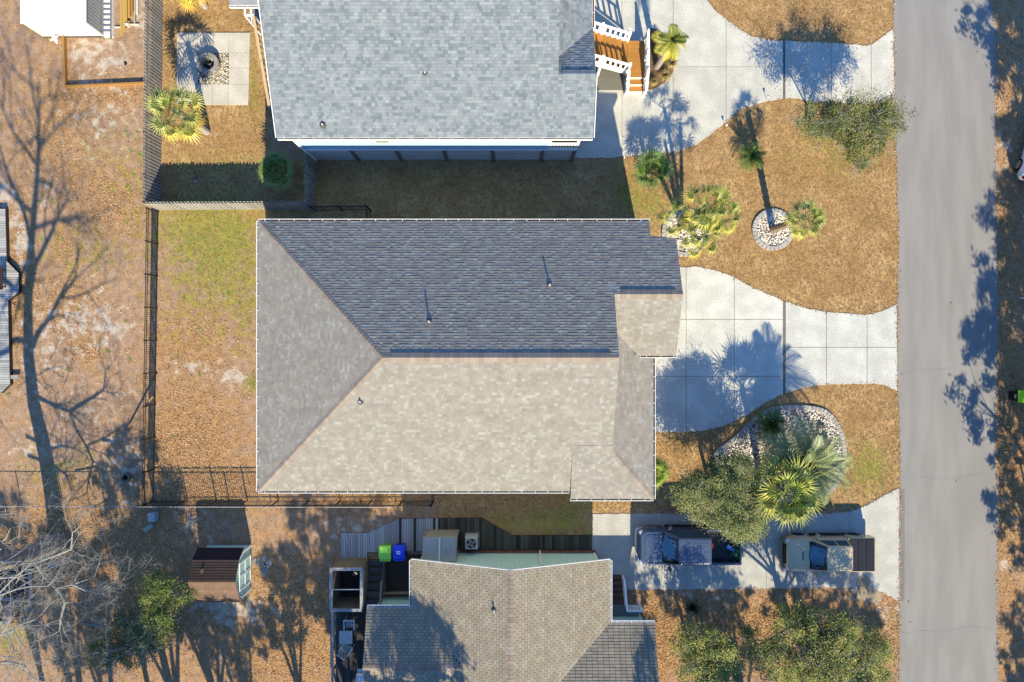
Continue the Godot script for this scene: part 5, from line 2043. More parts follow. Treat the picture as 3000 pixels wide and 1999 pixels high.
func make_back_area() -> void:
	wheelie_bin(g(1137, 1604), 0.0, Color(0.16, 0.5, 0.05), Color(0.34, 0.8, 0.1), "lime-green wheeled bin standing on the grey boardwalk", "")
	wheelie_bin(g(1177, 1603), 0.03, Color(0.01, 0.04, 0.5), Color(0.012, 0.06, 0.75), "bright blue wheeled recycling bin with white mark on its lid", "recycle")
	wheelie_bin(g(2966, 1158), PI / 2.0, Color(0.012, 0.012, 0.012), Color(0.45, 0.85, 0.03), "black wheeled bin with lime-green lid and white number by the street", "54")
	# air conditioner
	var at := g(1383, 1581, 0.12)
	var f := thing("air_conditioner", "pale grey outdoor air conditioner unit with top fan", "air conditioner", at)
	var b := B.new()
	b.col = Color(0.2, 0.2, 0.19)
	b.box(at + Vector3(0.02, 0.03, 0), Vector3(0.9, 0.06, 0.9))
	part(f, "pad", b, M.stone)
	b = B.new()
	b.col = Color(0.5, 0.52, 0.5)
	b.slab(at + Vector3(0, 0.42, 0), Vector3(0.72, 0.72, 0.72), 0.05)
	var bo := part(f, "body", b, M.paint)
	b = B.new()
	b.col = Color(0.015, 0.015, 0.015)
	b.lathe(at + Vector3(0, 0.782, 0), [[0.29, 0.0], [0.0, 0.002]], 24)
	part(f, "fan_well", b, M.plain)
	for i in 4:
		b = B.new()
		b.col = Color(0.22, 0.23, 0.24)
		var k := Basis(Vector3.UP, i * PI / 2.0 + 0.4)
		b.box(at + Vector3(0, 0.795, 0) + k * Vector3(0.15, 0, 0), Vector3(0.22, 0.01, 0.13), k * Basis(Vector3.RIGHT, 0.25))
		part(f, "fan_blade", b, M.plain)
	b = B.new()
	b.col = Color(0.45, 0.47, 0.46)
	for r in [0.29, 0.2, 0.1]:
		for i in 24:
			var a := TAU * i / 24.0
			var c := TAU * (i + 1) / 24.0
			b.beam(at + Vector3(cos(a) * r, 0.815, sin(a) * r), at + Vector3(cos(c) * r, 0.815, sin(c) * r), 0.012 if r > 0.25 else 0.005, 0.008)
	part(f, "fan_guard", b, M.plain)
	# clear-roofed shelter
	var s := thing("storage_shelter", "wood-framed storage shelter with cloudy translucent roof panels against the green wall", "shelter", V(-4.05, 11.65, 0))
	var wd := Color(0.45, 0.38, 0.28)
	for x in [-4.98, -3.12]:
		for z in [11.06, 12.2]:
			b = B.new()
			b.col = wd
			b.box(V(x, z, 0.9), Vector3(0.09, 1.8, 0.09))
			part(s, "post", b, M.wood)
		b = B.new()
		b.col = wd
		b.beam(V(x, 11.02, 1.78), V(x, 12.24, 1.95), 0.07, 0.09)
		part(s, "rafter", b, M.wood)
	for y in [0.15, 1.76]:
		b = B.new()
		b.col = wd
		b.box(V(-4.05, 11.05, y), Vector3(1.9, 0.1, 0.07))
		part(s, "rail", b, M.wood)
	b = B.new()
	b.col = Color(0.6, 0.58, 0.5)
	b.box(V(-4.05, 11.07, 0.95), Vector3(1.75, 1.5, 0.02))
	part(s, "front_panel", b, M.clear_sheet)
	for x in [-4.54, -3.56]:
		b = B.new()
		b.col = Color(0.62, 0.62, 0.6)
		for i in 24:
			var x0: float = x - 0.47 + i * 0.0392
			var y0 := 0.012 * float(i % 2)
			b.quad(V(x0, 12.25, 1.99 + y0), V(x0 + 0.0392, 12.25, 2.002 - y0), V(x0 + 0.0392, 10.98, 1.822 - y0), V(x0, 10.98, 1.81 + y0))
		part(s, "roof_panel", b, M.clear_sheet)
	b = B.new()
	b.col = Color(0.55, 0.68, 0.6)
	b.beam(V(-4.05, 10.98, 1.85), V(-4.05, 12.25, 2.03), 0.09, 0.02)
	part(s, "roof_batten", b, M.plain)
	b = B.new()
	b.col = wd
	b.box(V(-4.05, 11.6, 1.84), Vector3(1.8, 0.06, 0.06))
	part(s, "purlin", b, M.wood)
	for x in [-4.6, -3.5]:
		b = B.new()
		b.col = Color(0.34, 0.36, 0.36)
		b.box(V(x, 11.6, 0.45), Vector3(0.7, 0.7, 0.7))
		part(s, "stored_box", b, M.plastic)
	# open timber enclosure (outdoor shower)
	var e := thing("outdoor_shower", "roofless plank enclosure with pale capped rim beside the back steps", "enclosure", V(-9.2, 13.8, 0))
	var x0 := -10.06
	var x1 := -8.36
	var z0 := 12.68
	var z1 := 14.96
	var pk := Color(0.25, 0.21, 0.14)
	for i in 8:
		b = B.new()
		b.col = vary(pk, 0.2)
		b.box(V(x0 + 0.1 + i * 0.214, z0, 1.02), Vector3(0.2, 2.04, 0.03))
		part(e, "plank", b, M.old_wood)
		b = B.new()
		b.col = vary(pk, 0.2)
		b.box(V(x0 + 0.1 + i * 0.214, z1, 1.02), Vector3(0.2, 2.04, 0.03))
		part(e, "plank", b, M.old_wood)
	for i in 9:
		for xx in [x0, x1]:
			b = B.new()
			b.col = vary(pk, 0.2)
			b.box(V(xx, (z0 + z1) * 0.5, 0.12 + i * 0.22), Vector3(0.03, 0.205, z1 - z0))
			part(e, "plank", b, M.old_wood)
	for r in [[V(x0 - 0.06, z0, 2.08), V(x1 + 0.06, z0, 2.08)], [V(x0 - 0.06, z1, 2.08), V(x1 + 0.06, z1, 2.08)], [V(x0, z0 + 0.09, 2.085), V(x0, z1 - 0.09, 2.085)], [V(x1, z0 + 0.09, 2.085), V(x1, z1 - 0.09, 2.085)]]:
		b = B.new()
		b.col = vary(Color(0.42, 0.41, 0.4), 0.1)
		b.beam(r[0], r[1], 0.17, 0.04)
		part(e, "rim_board", b, M.old_wood)
	b = B.new()
	b.col = Color(0.4, 0.42, 0.45)
	b.beam(V(x0 + 0.08, 13.82, 2.04), V(x1 - 0.08, 13.82, 2.04), 0.05, 0.05)
	part(e, "cross_rail", b, M.metal)
	b = B.new()
	b.col = Color(0.05, 0.045, 0.04)
	b.box(V((x0 + x1) * 0.5, 13.82, 0.08), Vector3(1.6, 0.1, 2.2))
	part(e, "floor", b, M.old_wood)
	b = B.new()
	b.col = Color(0.3, 0.26, 0.2)
	b.beam(V(-9.3, 13.7, 0.16), V(-8.8, 13.1, 1.4), 0.2, 0.03)
	solo("loose_plank", "grey plank propped inside the roofless enclosure", "board", b, M.old_wood, V(-9.3, 13.7, 0.1))
	# steps up to the back deck
	var t := thing("back_steps", "dark weathered wooden steps between the enclosure and the house", "stairs", V(-8.0, 13.6, 0))
	for i in 6:
		b = B.new()
		b.col = vary(Color(0.12, 0.11, 0.1), 0.25)
		b.box(V(-7.95, 12.95 + i * 0.4, 0.2 + i * 0.17), Vector3(0.95, 0.05, 0.36))
		part(t, "tread", b, M.old_wood)
		b = B.new()
		b.col = Color(0.07, 0.06, 0.05)
		b.box(V(-7.95, 12.79 + i * 0.4, 0.1 + i * 0.17), Vector3(0.93, 0.17, 0.02))
		part(t, "riser", b, M.old_wood)
	for x in [-8.42, -7.46]:
		b = B.new()
		b.col = Color(0.28, 0.25, 0.17)
		b.beam(V(x, 12.9, 0.25), V(x, 15.0, 1.15), 0.04, 0.24)
		part(t, "stringer", b, M.old_wood)
	b = B.new()
	b.col = Color(0.3, 0.27, 0.18)
	b.beam(V(-7.4, 13.6, 1.3), V(-7.4, 15.1, 1.95), 0.09, 0.05)
	part(t, "handrail", b, M.old_wood)
	# back deck with lattice skirt
	var d := thing("back_deck", "dark wooden back deck with lattice skirt and pale outer rail", "deck", V(-9, 17, 0))
	deck_boards(d, PackedVector2Array([Vector2(-10.05, 15.15), Vector2(-7.5, 15.15), Vector2(-7.5, 22), Vector2(-10.05, 22)]), false, 0.142, 1.05, Color(0.075, 0.07, 0.065), 0.35, M.old_wood)
	b = B.new()
	b.col = Color(0.35, 0.34, 0.27)
	for i in 22:
		var xx := -7.38 + i * 0.085
		b.beam(V(xx, 14.55, 0.3), V(xx + 0.35, 14.55, 0.75), 0.01, 0.025)
		b.beam(V(xx + 0.35, 14.56, 0.3), V(xx, 14.56, 0.75), 0.01, 0.025)
	part(d, "lattice", b, M.wood, true)
	b = B.new()
	b.col = Color(0.4, 0.33, 0.2)
	b.box(V(-6.3, 14.5, 0.8), Vector3(2.2, 0.14, 0.06))
	part(d, "beam", b, M.wood)
	b = B.new()
	b.col = Color(0.4, 0.4, 0.41)
	b.beam(V(-10.0, 15.1, 2.0), V(-10.0, 22, 2.0), 0.14, 0.05)
	part(d, "rail_cap", b, M.old_wood)
	for i in 5:
		b = B.new()
		b.col = Color(0.2, 0.18, 0.15)
		b.box(V(-10.0, 15.2 + i * 1.6, 1.0), Vector3(0.09, 1.98, 0.09))
		part(d, "post", b, M.old_wood)
	b = B.new()
	b.col = Color(0.085, 0.06, 0.045)
	b.prism(PackedVector2Array([Vector2(-7.4, 12.5), Vector2(-5.1, 12.5), Vector2(-5.1, 14.9), Vector2(-7.4, 14.9)]), 0.0, 0.03)
	struct("mulch_bed", b, M.soil)
	patio_chair(V(-9.15, 15.95, 1.05), 0.0, "white slatted patio chair facing the square table")
	patio_chair(V(-9.35, 17.35, 1.05), 2.55, "white slatted patio chair turned askew behind the square table")
	var tb := thing("patio_table", "square grey patio table on the dark back deck", "table", V(-9.3, 16.65, 1.05))
	b = B.new()
	b.col = Color(0.46, 0.45, 0.43)
	b.slab(V(-9.32, 16.62, 1.75), Vector3(0.74, 0.04, 0.74), 0.01)
	part(tb, "table_top", b, M.paint)
	for sx in [-0.32, 0.32]:
		for sz in [-0.32, 0.32]:
			b = B.new()
			b.col = Color(0.3, 0.3, 0.3)
			b.box(V(-9.32 + sx, 16.62 + sz, 1.39), Vector3(0.04, 0.68, 0.04))
			part(tb, "leg", b, M.metal)
	var gr := thing("gas_grill", "steel-lidded gas grill on the back deck by the roof edge", "grill", V(-8.35, 18.7, 1.05))
	b = B.new()
	b.col = Color(0.03, 0.03, 0.03)
	b.box(V(-8.35, 18.75, 1.45), Vector3(0.6, 0.8, 0.6))
	part(gr, "cabinet", b, M.plain)
	b = B.new()
	b.col = Color(0.5, 0.53, 0.56)
	b.tube(PackedVector3Array([V(-8.66, 18.78, 1.86), V(-8.04, 18.78, 1.86)]), PackedFloat32Array([0.3, 0.3]), 14)
	part(gr, "lid", b, M.metal)
	b = B.new()
	b.col = Color(0.5, 0.53, 0.56)
	b.box(V(-8.35, 18.42, 1.84), Vector3(0.6, 0.05, 0.2))
	part(gr, "shelf", b, M.metal)
	# utility boxes by the fence
	var ub := thing("utility_box", "small pale blue-grey utility box in the shade by the fence", "utility box", g(447, 1517))
	b = B.new()
	b.col = Color(0.4, 0.46, 0.48)
	b.slab(g(449, 1514, 0.28), Vector3(0.42, 0.52, 0.5), 0.04)
	part(ub, "cover", b, M.paint)
	b = B.new()
	b.col = Color(0.25, 0.25, 0.24)
	b.box(g(451, 1512, 0.04), Vector3(0.62, 0.08, 0.66))
	part(ub, "pad", b, M.stone)
	b = B.new()
	b.col = Color(0.3, 0.38, 0.3)
	b.slab(g(434, 1547, 0.1), Vector3(0.62, 0.16, 0.28), 0.04, Basis(Vector3.UP, 0.6))
	solo("planter", "long pale green planter box lying on the leaves", "planter", b, M.plastic, g(434, 1547))
	var so := g(373, 1398)
	var sf := thing("hollow_stump", "hollow grey tree stump with dark opening", "stump", so)
	b = B.new()
	b.col = Color(0.26, 0.22, 0.19)
	b.lathe(so, [[0.3, 0.0], [0.27, 0.25], [0.25, 0.32], [0.19, 0.3], [0.17, 0.06]], 11)
	part(sf, "shell", b, M.bark)
	b = B.new()
	b.col = Color(0.02, 0.015, 0.012)
	b.lathe(so, [[0.18, 0.06], [0.0, 0.07]], 10)
	part(sf, "hollow", b, M.soil)
	# bits of broken brick on the lawn
	var i2 := 0
	for q in [[570, 522, Color(0.38, 0.2, 0.14), "reddish broken paver lying on the shaded lawn"], [573, 532, Color(0.55, 0.5, 0.45), "pale broken paver lying on the shaded lawn"]]:
		b = B.new()
		b.col = q[2]
		b.slab(g(q[0], q[1], 0.04 + i2 * 0.001), Vector3(0.2, 0.07, 0.14), 0.01, Basis(Vector3.UP, 0.6 + i2))
		solo("broken_paver", q[3], "paver", b, M.stone, g(q[0], q[1]), "broken pavers")
		i2 += 1
	# little path lights along the blue house's driveway
	for q in [[1826, 466], [1972, 458], [2122, 372], [2243, 290]]:
		var pl := g(q[0], q[1])
		var pf := thing("path_light", "small metal path light on a stake at the driveway edge", "path light", pl, "path lights along the blue house's driveway")
		b = B.new()
		b.col = Color(0.03, 0.03, 0.03)
		b.tube(PackedVector3Array([pl, pl + Vector3.UP * 0.35]), PackedFloat32Array([0.012, 0.012]), 6)
		part(pf, "stake", b, M.black_metal)
		b = B.new()
		b.col = Color(0.55, 0.58, 0.62)
		b.lathe(pl, [[0.05, 0.34], [0.06, 0.42], [0.075, 0.44], [0.0, 0.49]], 10)
		part(pf, "lamp_head", b, M.metal)
	# mailboxes across the street
	for q in [[2990, 874, "small white mailbox on a post across the street from the grey house"], [3002, 1428, "pale blue-white mailbox on a post at the far verge"]]:
		var mo := g(q[0] + 2, q[1])
		var mf := thing("mailbox", q[2], "mailbox", mo, "mailboxes across the street")
		b = B.new()
		b.col = Color(0.7, 0.72, 0.75)
		b.box(mo + Vector3(0, 0.5, 0), Vector3(0.09, 1.0, 0.09))
		part(mf, "post", b, M.plain)
		b = B.new()
		b.col = Color(0.72, 0.74, 0.78)
		b.slab(mo + Vector3(-0.05, 1.1, 0), Vector3(0.48, 0.22, 0.18), 0.05)
		part(mf, "box", b, M.paint)

# ---------------------------------------------------------------- palms
func fan_mesh(pet: float, rad: float, n: int, droop: float, col: Color, tip: Color) -> ArrayMesh:
	var b := B.new()
	b.col = col.lerp(Color(0.25, 0.25, 0.1), 0.5)
	b.beam(Vector3(0, 0, 0), Vector3(pet, 0.02, 0), 0.035, 0.02)
	var c := Vector3(pet * 0.96, 0.0, 0)
	for i in n:
		var f := (i + 0.5) / n * 2.0 - 1.0
		var a := f * 2.15
		var d := Vector3(cos(a), 0, sin(a))
		var s := Vector3(-sin(a), 0, cos(a))
		var ln := rad * (0.72 + 0.28 * cos(a * 0.7)) * rng.randf_range(0.82, 1.12)
		var w := rad * 0.42 * 2.0 / n
		var fold := Vector3.UP * (0.12 * rad * absf(f) + (0.035 if i % 2 else -0.035) * rad)
		var m := c + d * ln * 0.42 + fold
		var t := c + d * ln + fold - Vector3.UP * droop * rad * rng.randf_range(0.7, 1.3)
		b.col = vary(col, 0.18)
		b.tri(c, m - s * w, m)
		b.tri(c, m, m + s * w)
		b.col = vary(col.lerp(tip, 0.8), 0.2)
		b.tri(m - s * w, t, m + s * w)
	return b.mesh()

func feather_mesh(ln: float, n: int, leaf: float, arch: float, wide: float, vee: float, col: Color, tip: Color) -> ArrayMesh:
	var b := B.new()
	var pts := PackedVector3Array()
	for i in n + 1:
		var t := float(i) / n
		pts.append(Vector3(ln * (t - 0.12 * t * t * t), ln * (0.18 * t - arch * t * t), 0))
	b.col = col.lerp(Color(0.3, 0.28, 0.12), 0.5)
	for i in range(0, n, 3):
		var j := mini(i + 3, n)
		b.beam(pts[i], pts[j], 0.03 * (1.0 - float(i) / n) + 0.008, 0.012)
	for i in range(2, n + 1):
		var t := float(i) / n
		var d := (pts[i] - pts[i - 1]).normalized()
		for s in [-1.0, 1.0]:
			var ll := leaf * sin(PI * clampf(0.16 + 0.78 * t, 0, 1)) * rng.randf_range(0.88, 1.1)
			var dir := (d * (0.55 + 0.5 * t) + Vector3(0, vee, s * 0.85)).normalized()
			var w := d * wide
			b.col = vary(col.lerp(tip, rng.randf() * 0.5), 0.2)
			var m := pts[i] + dir * ll * 0.55
			var e := pts[i] + dir * ll - Vector3.UP * ll * 0.22
			b.tri(pts[i] - w * 0.5, pts[i] + w * 0.5, m)
			b.tri(m - w * 0.4, m + w * 0.4, e)
			b.tri(pts[i] - w * 0.5, m + w * 0.4, m - w * 0.4)
	return b.mesh()

func palm_trunk(f: Node3D, base: Vector3, top: Vector3, r0: float, r1: float, col: Color) -> void:
	var b := B.new()
	b.col = col
	var path := PackedVector3Array()
	var rad := PackedFloat32Array()
	var n := maxi(4, int(base.distance_to(top) / 0.14))
	for i in n + 1:
		var t := float(i) / n
		path.append(base.lerp(top, t) + Vector3(sin(t * 3.0) * 0.05, 0, cos(t * 2.3) * 0.04 - 0.04))
		rad.append(lerpf(r0, r1, t) * (1.12 if i % 2 else 0.94))
	b.tube(path, rad, 9)
	part(f, "trunk", b, M.bark)

func crown(f: Node3D, at: Vector3, meshes: Array, n: int, hi: float, lo: float, s0: float, s1: float) -> void:
	for i in n:
		var t := (i + 0.5) / n
		var el := deg_to_rad(lerpf(hi, lo, pow(t, 0.85)) + rng.randf_range(-8, 8))
		var az := i * 2.39996 + rng.randf_range(-0.25, 0.25)
		var s := lerpf(s0, s1, minf(1.0, t * 1.6)) * rng.randf_range(0.9, 1.08)
		var k := Basis(Vector3.UP, az) * Basis(Vector3(0, 0, 1), el) * Basis(Vector3.RIGHT, rng.randf_range(-0.35, 0.35))
		var mi := clampi(int(t * meshes.size()), 0, meshes.size() - 1)
		mpart(f, "frond", meshes[mi], M.frond, Transform3D(k.scaled(Vector3(s, s, s)), at - f.global_position))

func make_palms() -> void:
	var green := Color(0.07, 0.12, 0.018)
	var lime := Color(0.28, 0.33, 0.05)
	var yel := Color(0.52, 0.4, 0.06)
	var dark := Color(0.025, 0.06, 0.012)
	var silver := Color(0.15, 0.2, 0.09)
	var gold := Color(0.5, 0.28, 0.05)
	var fan_g := [fan_mesh(1.0, 0.8, 18, 0.12, green, lime), fan_mesh(1.1, 0.85, 19, 0.2, Color(0.085, 0.14, 0.02), lime), fan_mesh(1.15, 0.85, 19, 0.32, Color(0.13, 0.17, 0.025), Color(0.42, 0.4, 0.08))]
	var fan_y := [fan_mesh(1.0, 0.8, 18, 0.12, Color(0.09, 0.13, 0.025), Color(0.32, 0.34, 0.09)), fan_mesh(1.1, 0.85, 19, 0.2, Color(0.12, 0.16, 0.03), Color(0.38, 0.37, 0.1)), fan_mesh(1.15, 0.9, 19, 0.32, Color(0.17, 0.19, 0.03), Color(0.52, 0.44, 0.08)), fan_mesh(1.05, 0.85, 18, 0.5, Color(0.42, 0.34, 0.05), gold)]
	var fan_d := [fan_mesh(0.7, 0.7, 18, 0.08, Color(0.06, 0.13, 0.025), Color(0.14, 0.22, 0.06)), fan_mesh(0.75, 0.75, 19, 0.15, Color(0.08, 0.15, 0.025), Color(0.2, 0.26, 0.07))]
	var pindo := [feather_mesh(2.0, 34, 0.66, 0.25, 0.052, 0.35, silver, Color(0.32, 0.33, 0.18)), feather_mesh(2.1, 34, 0.7, 0.5, 0.052, 0.25, Color(0.18, 0.22, 0.08), Color(0.38, 0.38, 0.18)), feather_mesh(2.1, 34, 0.66, 0.75, 0.052, 0.15, Color(0.29, 0.28, 0.12), Color(0.45, 0.42, 0.22))]
	var sago := [feather_mesh(1.0, 30, 0.24, 0.12, 0.022, 0.1, Color(0.04, 0.095, 0.018), Color(0.1, 0.19, 0.03)), feather_mesh(1.05, 30, 0.26, 0.3, 0.022, 0.05, Color(0.05, 0.11, 0.018), Color(0.12, 0.2, 0.03))]
	var small_f := [feather_mesh(1.0, 24, 0.4, 0.2, 0.05, 0.3, Color(0.13, 0.17, 0.03), Color(0.26, 0.27, 0.05)), feather_mesh(1.1, 24, 0.42, 0.5, 0.05, 0.2, Color(0.2, 0.22, 0.03), Color(0.5, 0.42, 0.05)), feather_mesh(1.1, 22, 0.4, 0.8, 0.05, 0.1, Color(0.48, 0.4, 0.05), Color(0.6, 0.45, 0.06))]
	var bark := Color(0.33, 0.28, 0.24)
	var at: Vector3
	var f: Node3D
	# palm over the wooden fence
	f = thing("fan_palm", "tall fan palm with yellowing lower fronds overhanging the wooden fence", "palm", g(608, 388))
	at = Vector3(-17.95, 3.6, -12.2)
	palm_trunk(f, g(608, 388), at, 0.19, 0.15, Color(0.45, 0.42, 0.4))
	crown(f, at, fan_y, 28, 82, -50, 0.7, 0.95)
	f = thing("fan_palm", "yellow-green fan palm beyond the patio with its crown over grass", "palm", g(602, 22))
	at = Vector3(-18.0, 2.3, -19.75)
	palm_trunk(f, g(602, 22), at, 0.17, 0.15, Color(0.45, 0.42, 0.4))
	crown(f, at, fan_y.slice(1), 22, 80, -35, 0.6, 0.85)
	# palm in the shade beside the blue house
	f = thing("fan_palm", "dark green fan palm shaded inside the wooden fence corner", "palm", Vector3(-13.3, 0, -9.6))
	at = Vector3(-13.3, 1.5, -9.6)
	palm_trunk(f, Vector3(-13.3, 0, -9.6), at, 0.14, 0.12, bark)
	crown(f, at, fan_d, 24, 82, -15, 0.7, 0.88)
	# palm in the porch bed
	f = thing("feather_palm", "slender palm with boot-patterned trunk and yellow tips in the porch bed", "palm", g(1923, 199))
	at = Vector3(8.46, 3.85, -15.9)
	palm_trunk(f, g(1923, 199), at, 0.16, 0.17, Color(0.42, 0.36, 0.32))
	crown(f, at, small_f, 20, 75, -40, 0.7, 1.05)
	# low palm at the lawn edge
	f = thing("fan_palm", "low bushy dark green fan palm at the blue house's driveway edge", "palm", Vector3(7.95, 0, -9.75))
	at = Vector3(7.95, 1.3, -9.75)
	palm_trunk(f, Vector3(7.95, 0, -9.75), at, 0.14, 0.12, bark)
	crown(f, at, fan_d, 26, 84, -10, 0.7, 0.92)
	# sago on the lawn
	f = thing("sago_palm", "dark green sago palm alone on the brown lawn", "sago palm", Vector3(13.75, 0, -10.6))
	at = Vector3(13.75, 0.8, -10.6)
	palm_trunk(f, Vector3(13.75, 0, -10.6), at, 0.17, 0.16, bark)
	crown(f, at, sago, 40, 75, -18, 0.75, 1.0)
	# palm rising from the round bed
	f = thing("fan_palm", "tall fan palm rising from the small circular pebble bed", "palm", g(2262, 672))
	at = Vector3(15.2, 4.75, -6.35)
	palm_trunk(f, g(2262, 672), at, 0.2, 0.16, Color(0.3, 0.22, 0.16))
	crown(f, at, fan_y.slice(0, 3), 22, 80, -30, 0.55, 0.64)
	# clump at the house corner
	f = thing("fan_palm", "clump of fan palm stems with five heads over the corner pebble bed", "palm", Vector3(9.9, 0, -6.9))
	for hd in [[1983, 640, 3.3, 11, 0.62], [2075, 600, 4.5, 14, 0.78], [2058, 668, 3.9, 12, 0.72], [2118, 628, 4.2, 12, 0.66], [2048, 705, 3.2, 9, 0.62]]:
		at = g(hd[0], hd[1], hd[2])
		palm_trunk(f, Vector3(9.9 + rng.randf_range(-0.25, 0.25), 0, -6.9 + rng.randf_range(-0.2, 0.3)), at, 0.12, 0.09, bark)
		crown(f, at, [fan_g[1], fan_y[1], fan_g[2], fan_y[2]], hd[3], 78, -35, hd[4] * 0.75, hd[4])
	# big bed
	f = thing("fan_palm", "large glossy fan palm in the big pebble bed overhanging the driveway", "palm", Vector3(14.5, 0, 7.9))
	at = Vector3(14.5, 3.5, 7.95)
	palm_trunk(f, Vector3(14.5, 0, 7.9), at, 0.2, 0.16, bark)
	crown(f, at, [fan_g[1], fan_g[2], fan_y[1], fan_y[2]], 30, 80, -42, 0.95, 1.25)
	f = thing("feather_palm", "silvery feather palm with drooping fronds in the big pebble bed", "palm", Vector3(16.0, 0, 6.6))
	at = Vector3(16.0, 2.9, 6.7)
	palm_trunk(f, Vector3(16.0, 0, 6.6), at, 0.22, 0.2, bark)
	crown(f, at, pindo, 38, 72, -28, 1.0, 1.32)
	f = thing("sago_palm", "very dark sago palm among white pebbles by the driveway", "sago palm", Vector3(14.85, 0, 4.8))
	at = Vector3(14.85, 0.85, 4.8)
	palm_trunk(f, Vector3(14.85, 0, 4.8), at, 0.18, 0.17, bark)
	crown(f, at, sago, 46, 70, -20, 0.85, 1.05)
	f = thing("fan_palm", "bright green fan palm squeezed against the grey house's front wall", "palm", Vector3(7.95, 0, 7.35))
	at = Vector3(8.0, 1.6, 7.35)
	palm_trunk(f, Vector3(7.95, 0, 7.35), at, 0.12, 0.1, bark)
	crown(f, at, [fan_mesh(0.7, 0.85, 24, 0.15, Color(0.13, 0.23, 0.03), Color(0.26, 0.36, 0.05)), fan_mesh(0.75, 0.9, 24, 0.3, Color(0.17, 0.26, 0.03), Color(0.3, 0.38, 0.06))], 20, 75, -25, 0.55, 0.72)
	# yucca
	f = thing("yucca", "spiky dark green yucca on leaf litter by the driveway", "yucca", Vector3(10.45, 0, 15.4))
	for i in 60:
		var b := B.new()
		b.col = vary(Color(0.035, 0.075, 0.03), 0.35)
		b.tri(Vector3(0, -0.01, -0.03), Vector3(0.35, 0.05, -0.028), Vector3(0.35, 0.05, 0.028))
		b.tri(Vector3(0, -0.01, -0.03), Vector3(0.35, 0.05, 0.028), Vector3(0, -0.01, 0.03))
		b.tri(Vector3(0.35, 0.05, -0.028), Vector3(0.72, 0.04, 0), Vector3(0.35, 0.05, 0.028))
		var el := deg_to_rad(lerpf(85, 5, i / 60.0))
		mpart(f, "blade", b.mesh(), M.frond, Transform3D(Basis(Vector3.UP, i * 2.39996) * Basis(Vector3(0, 0, 1), el), Vector3(0, 0.4, 0)))
	var yb := B.new()
	yb.col = bark
	yb.tube(PackedVector3Array([Vector3(0, 0, 0), Vector3(0, 0.42, 0)]), PackedFloat32Array([0.09, 0.07]), 8)
	lpart(f, "stem", yb, M.bark)
	# ornamental grasses in the porch bed
	var k := 0
	for q in [[1945, 225, 0.55, "large straw-coloured fountain grass clump at the bed's rounded end"], [1966, 190, 0.5, "fountain grass clump spilling over the driveway beside the porch bed"], [1938, 150, 0.45, "fountain grass clump behind the slender palm trunk"], [1922, 112, 0.45, "thin straw fountain grass clump by the porch landing"], [1912, 245, 0.35, "small fountain grass clump beside the bottom porch step"]]:
		at = g(q[0], q[1])
		var b := B.new()
		for i in 260:
			var a := rng.randf() * TAU
			var r: float = q[2] * rng.randf_range(0.4, 1.1)
			var d := Vector3(cos(a), 0, sin(a))
			var s := Vector3(-sin(a), 0, cos(a)) * 0.007
			var m := at + d * r * 0.5 + Vector3.UP * rng.randf_range(0.25, 0.5)
			var e := at + d * r + Vector3.UP * rng.randf_range(0.1, 0.35)
			b.col = vary(Color(0.42, 0.31, 0.13).lerp(Color(0.24, 0.2, 0.08), rng.randf()), 0.25)
			b.quad(at + d * 0.06 - s, at + d * 0.06 + s, m + s, m - s)
			b.tri(m - s, m + s, e)
		solo("ornamental_grass", q[3], "grass clump", b, M.dry, at, "fountain grasses in the porch bed")
		k += 1

# ---------------------------------------------------------------- trees
func grow(b: B, p: Vector3, d: Vector3, ln: float, r: float, depth: int, sag := 0.0) -> void:
	var n := 4
	var path := PackedVector3Array([p])
	var rad := PackedFloat32Array([r])
	var q := p
	var dir := d.normalized()
	for i in n:
		dir = (dir + Vector3(rng.randf_range(-1, 1), rng.randf_range(-0.7, 0.8) - sag, rng.randf_range(-1, 1)) * 0.28).normalized()
		q += dir * ln / n
		path.append(q)
		rad.append(r * (1.0 - 0.6 * (i + 1.0) / n))
		if depth > 0 and i > 0:
			var kids := 1 + (rng.randi() % 2)
			for k in kids:
				var side := dir.cross(Vector3(rng.randf_range(-1, 1), rng.randf_range(-1, 1), rng.randf_range(-1, 1))).normalized()
				grow(b, q, (dir * 0.75 + side * rng.randf_range(0.5, 1.0)).normalized(), ln * rng.randf_range(0.45, 0.72), maxf(rad[-1] * 0.65, 0.004), depth - 1, sag)
	b.tube(path, rad, 4 if r < 0.03 else 6)

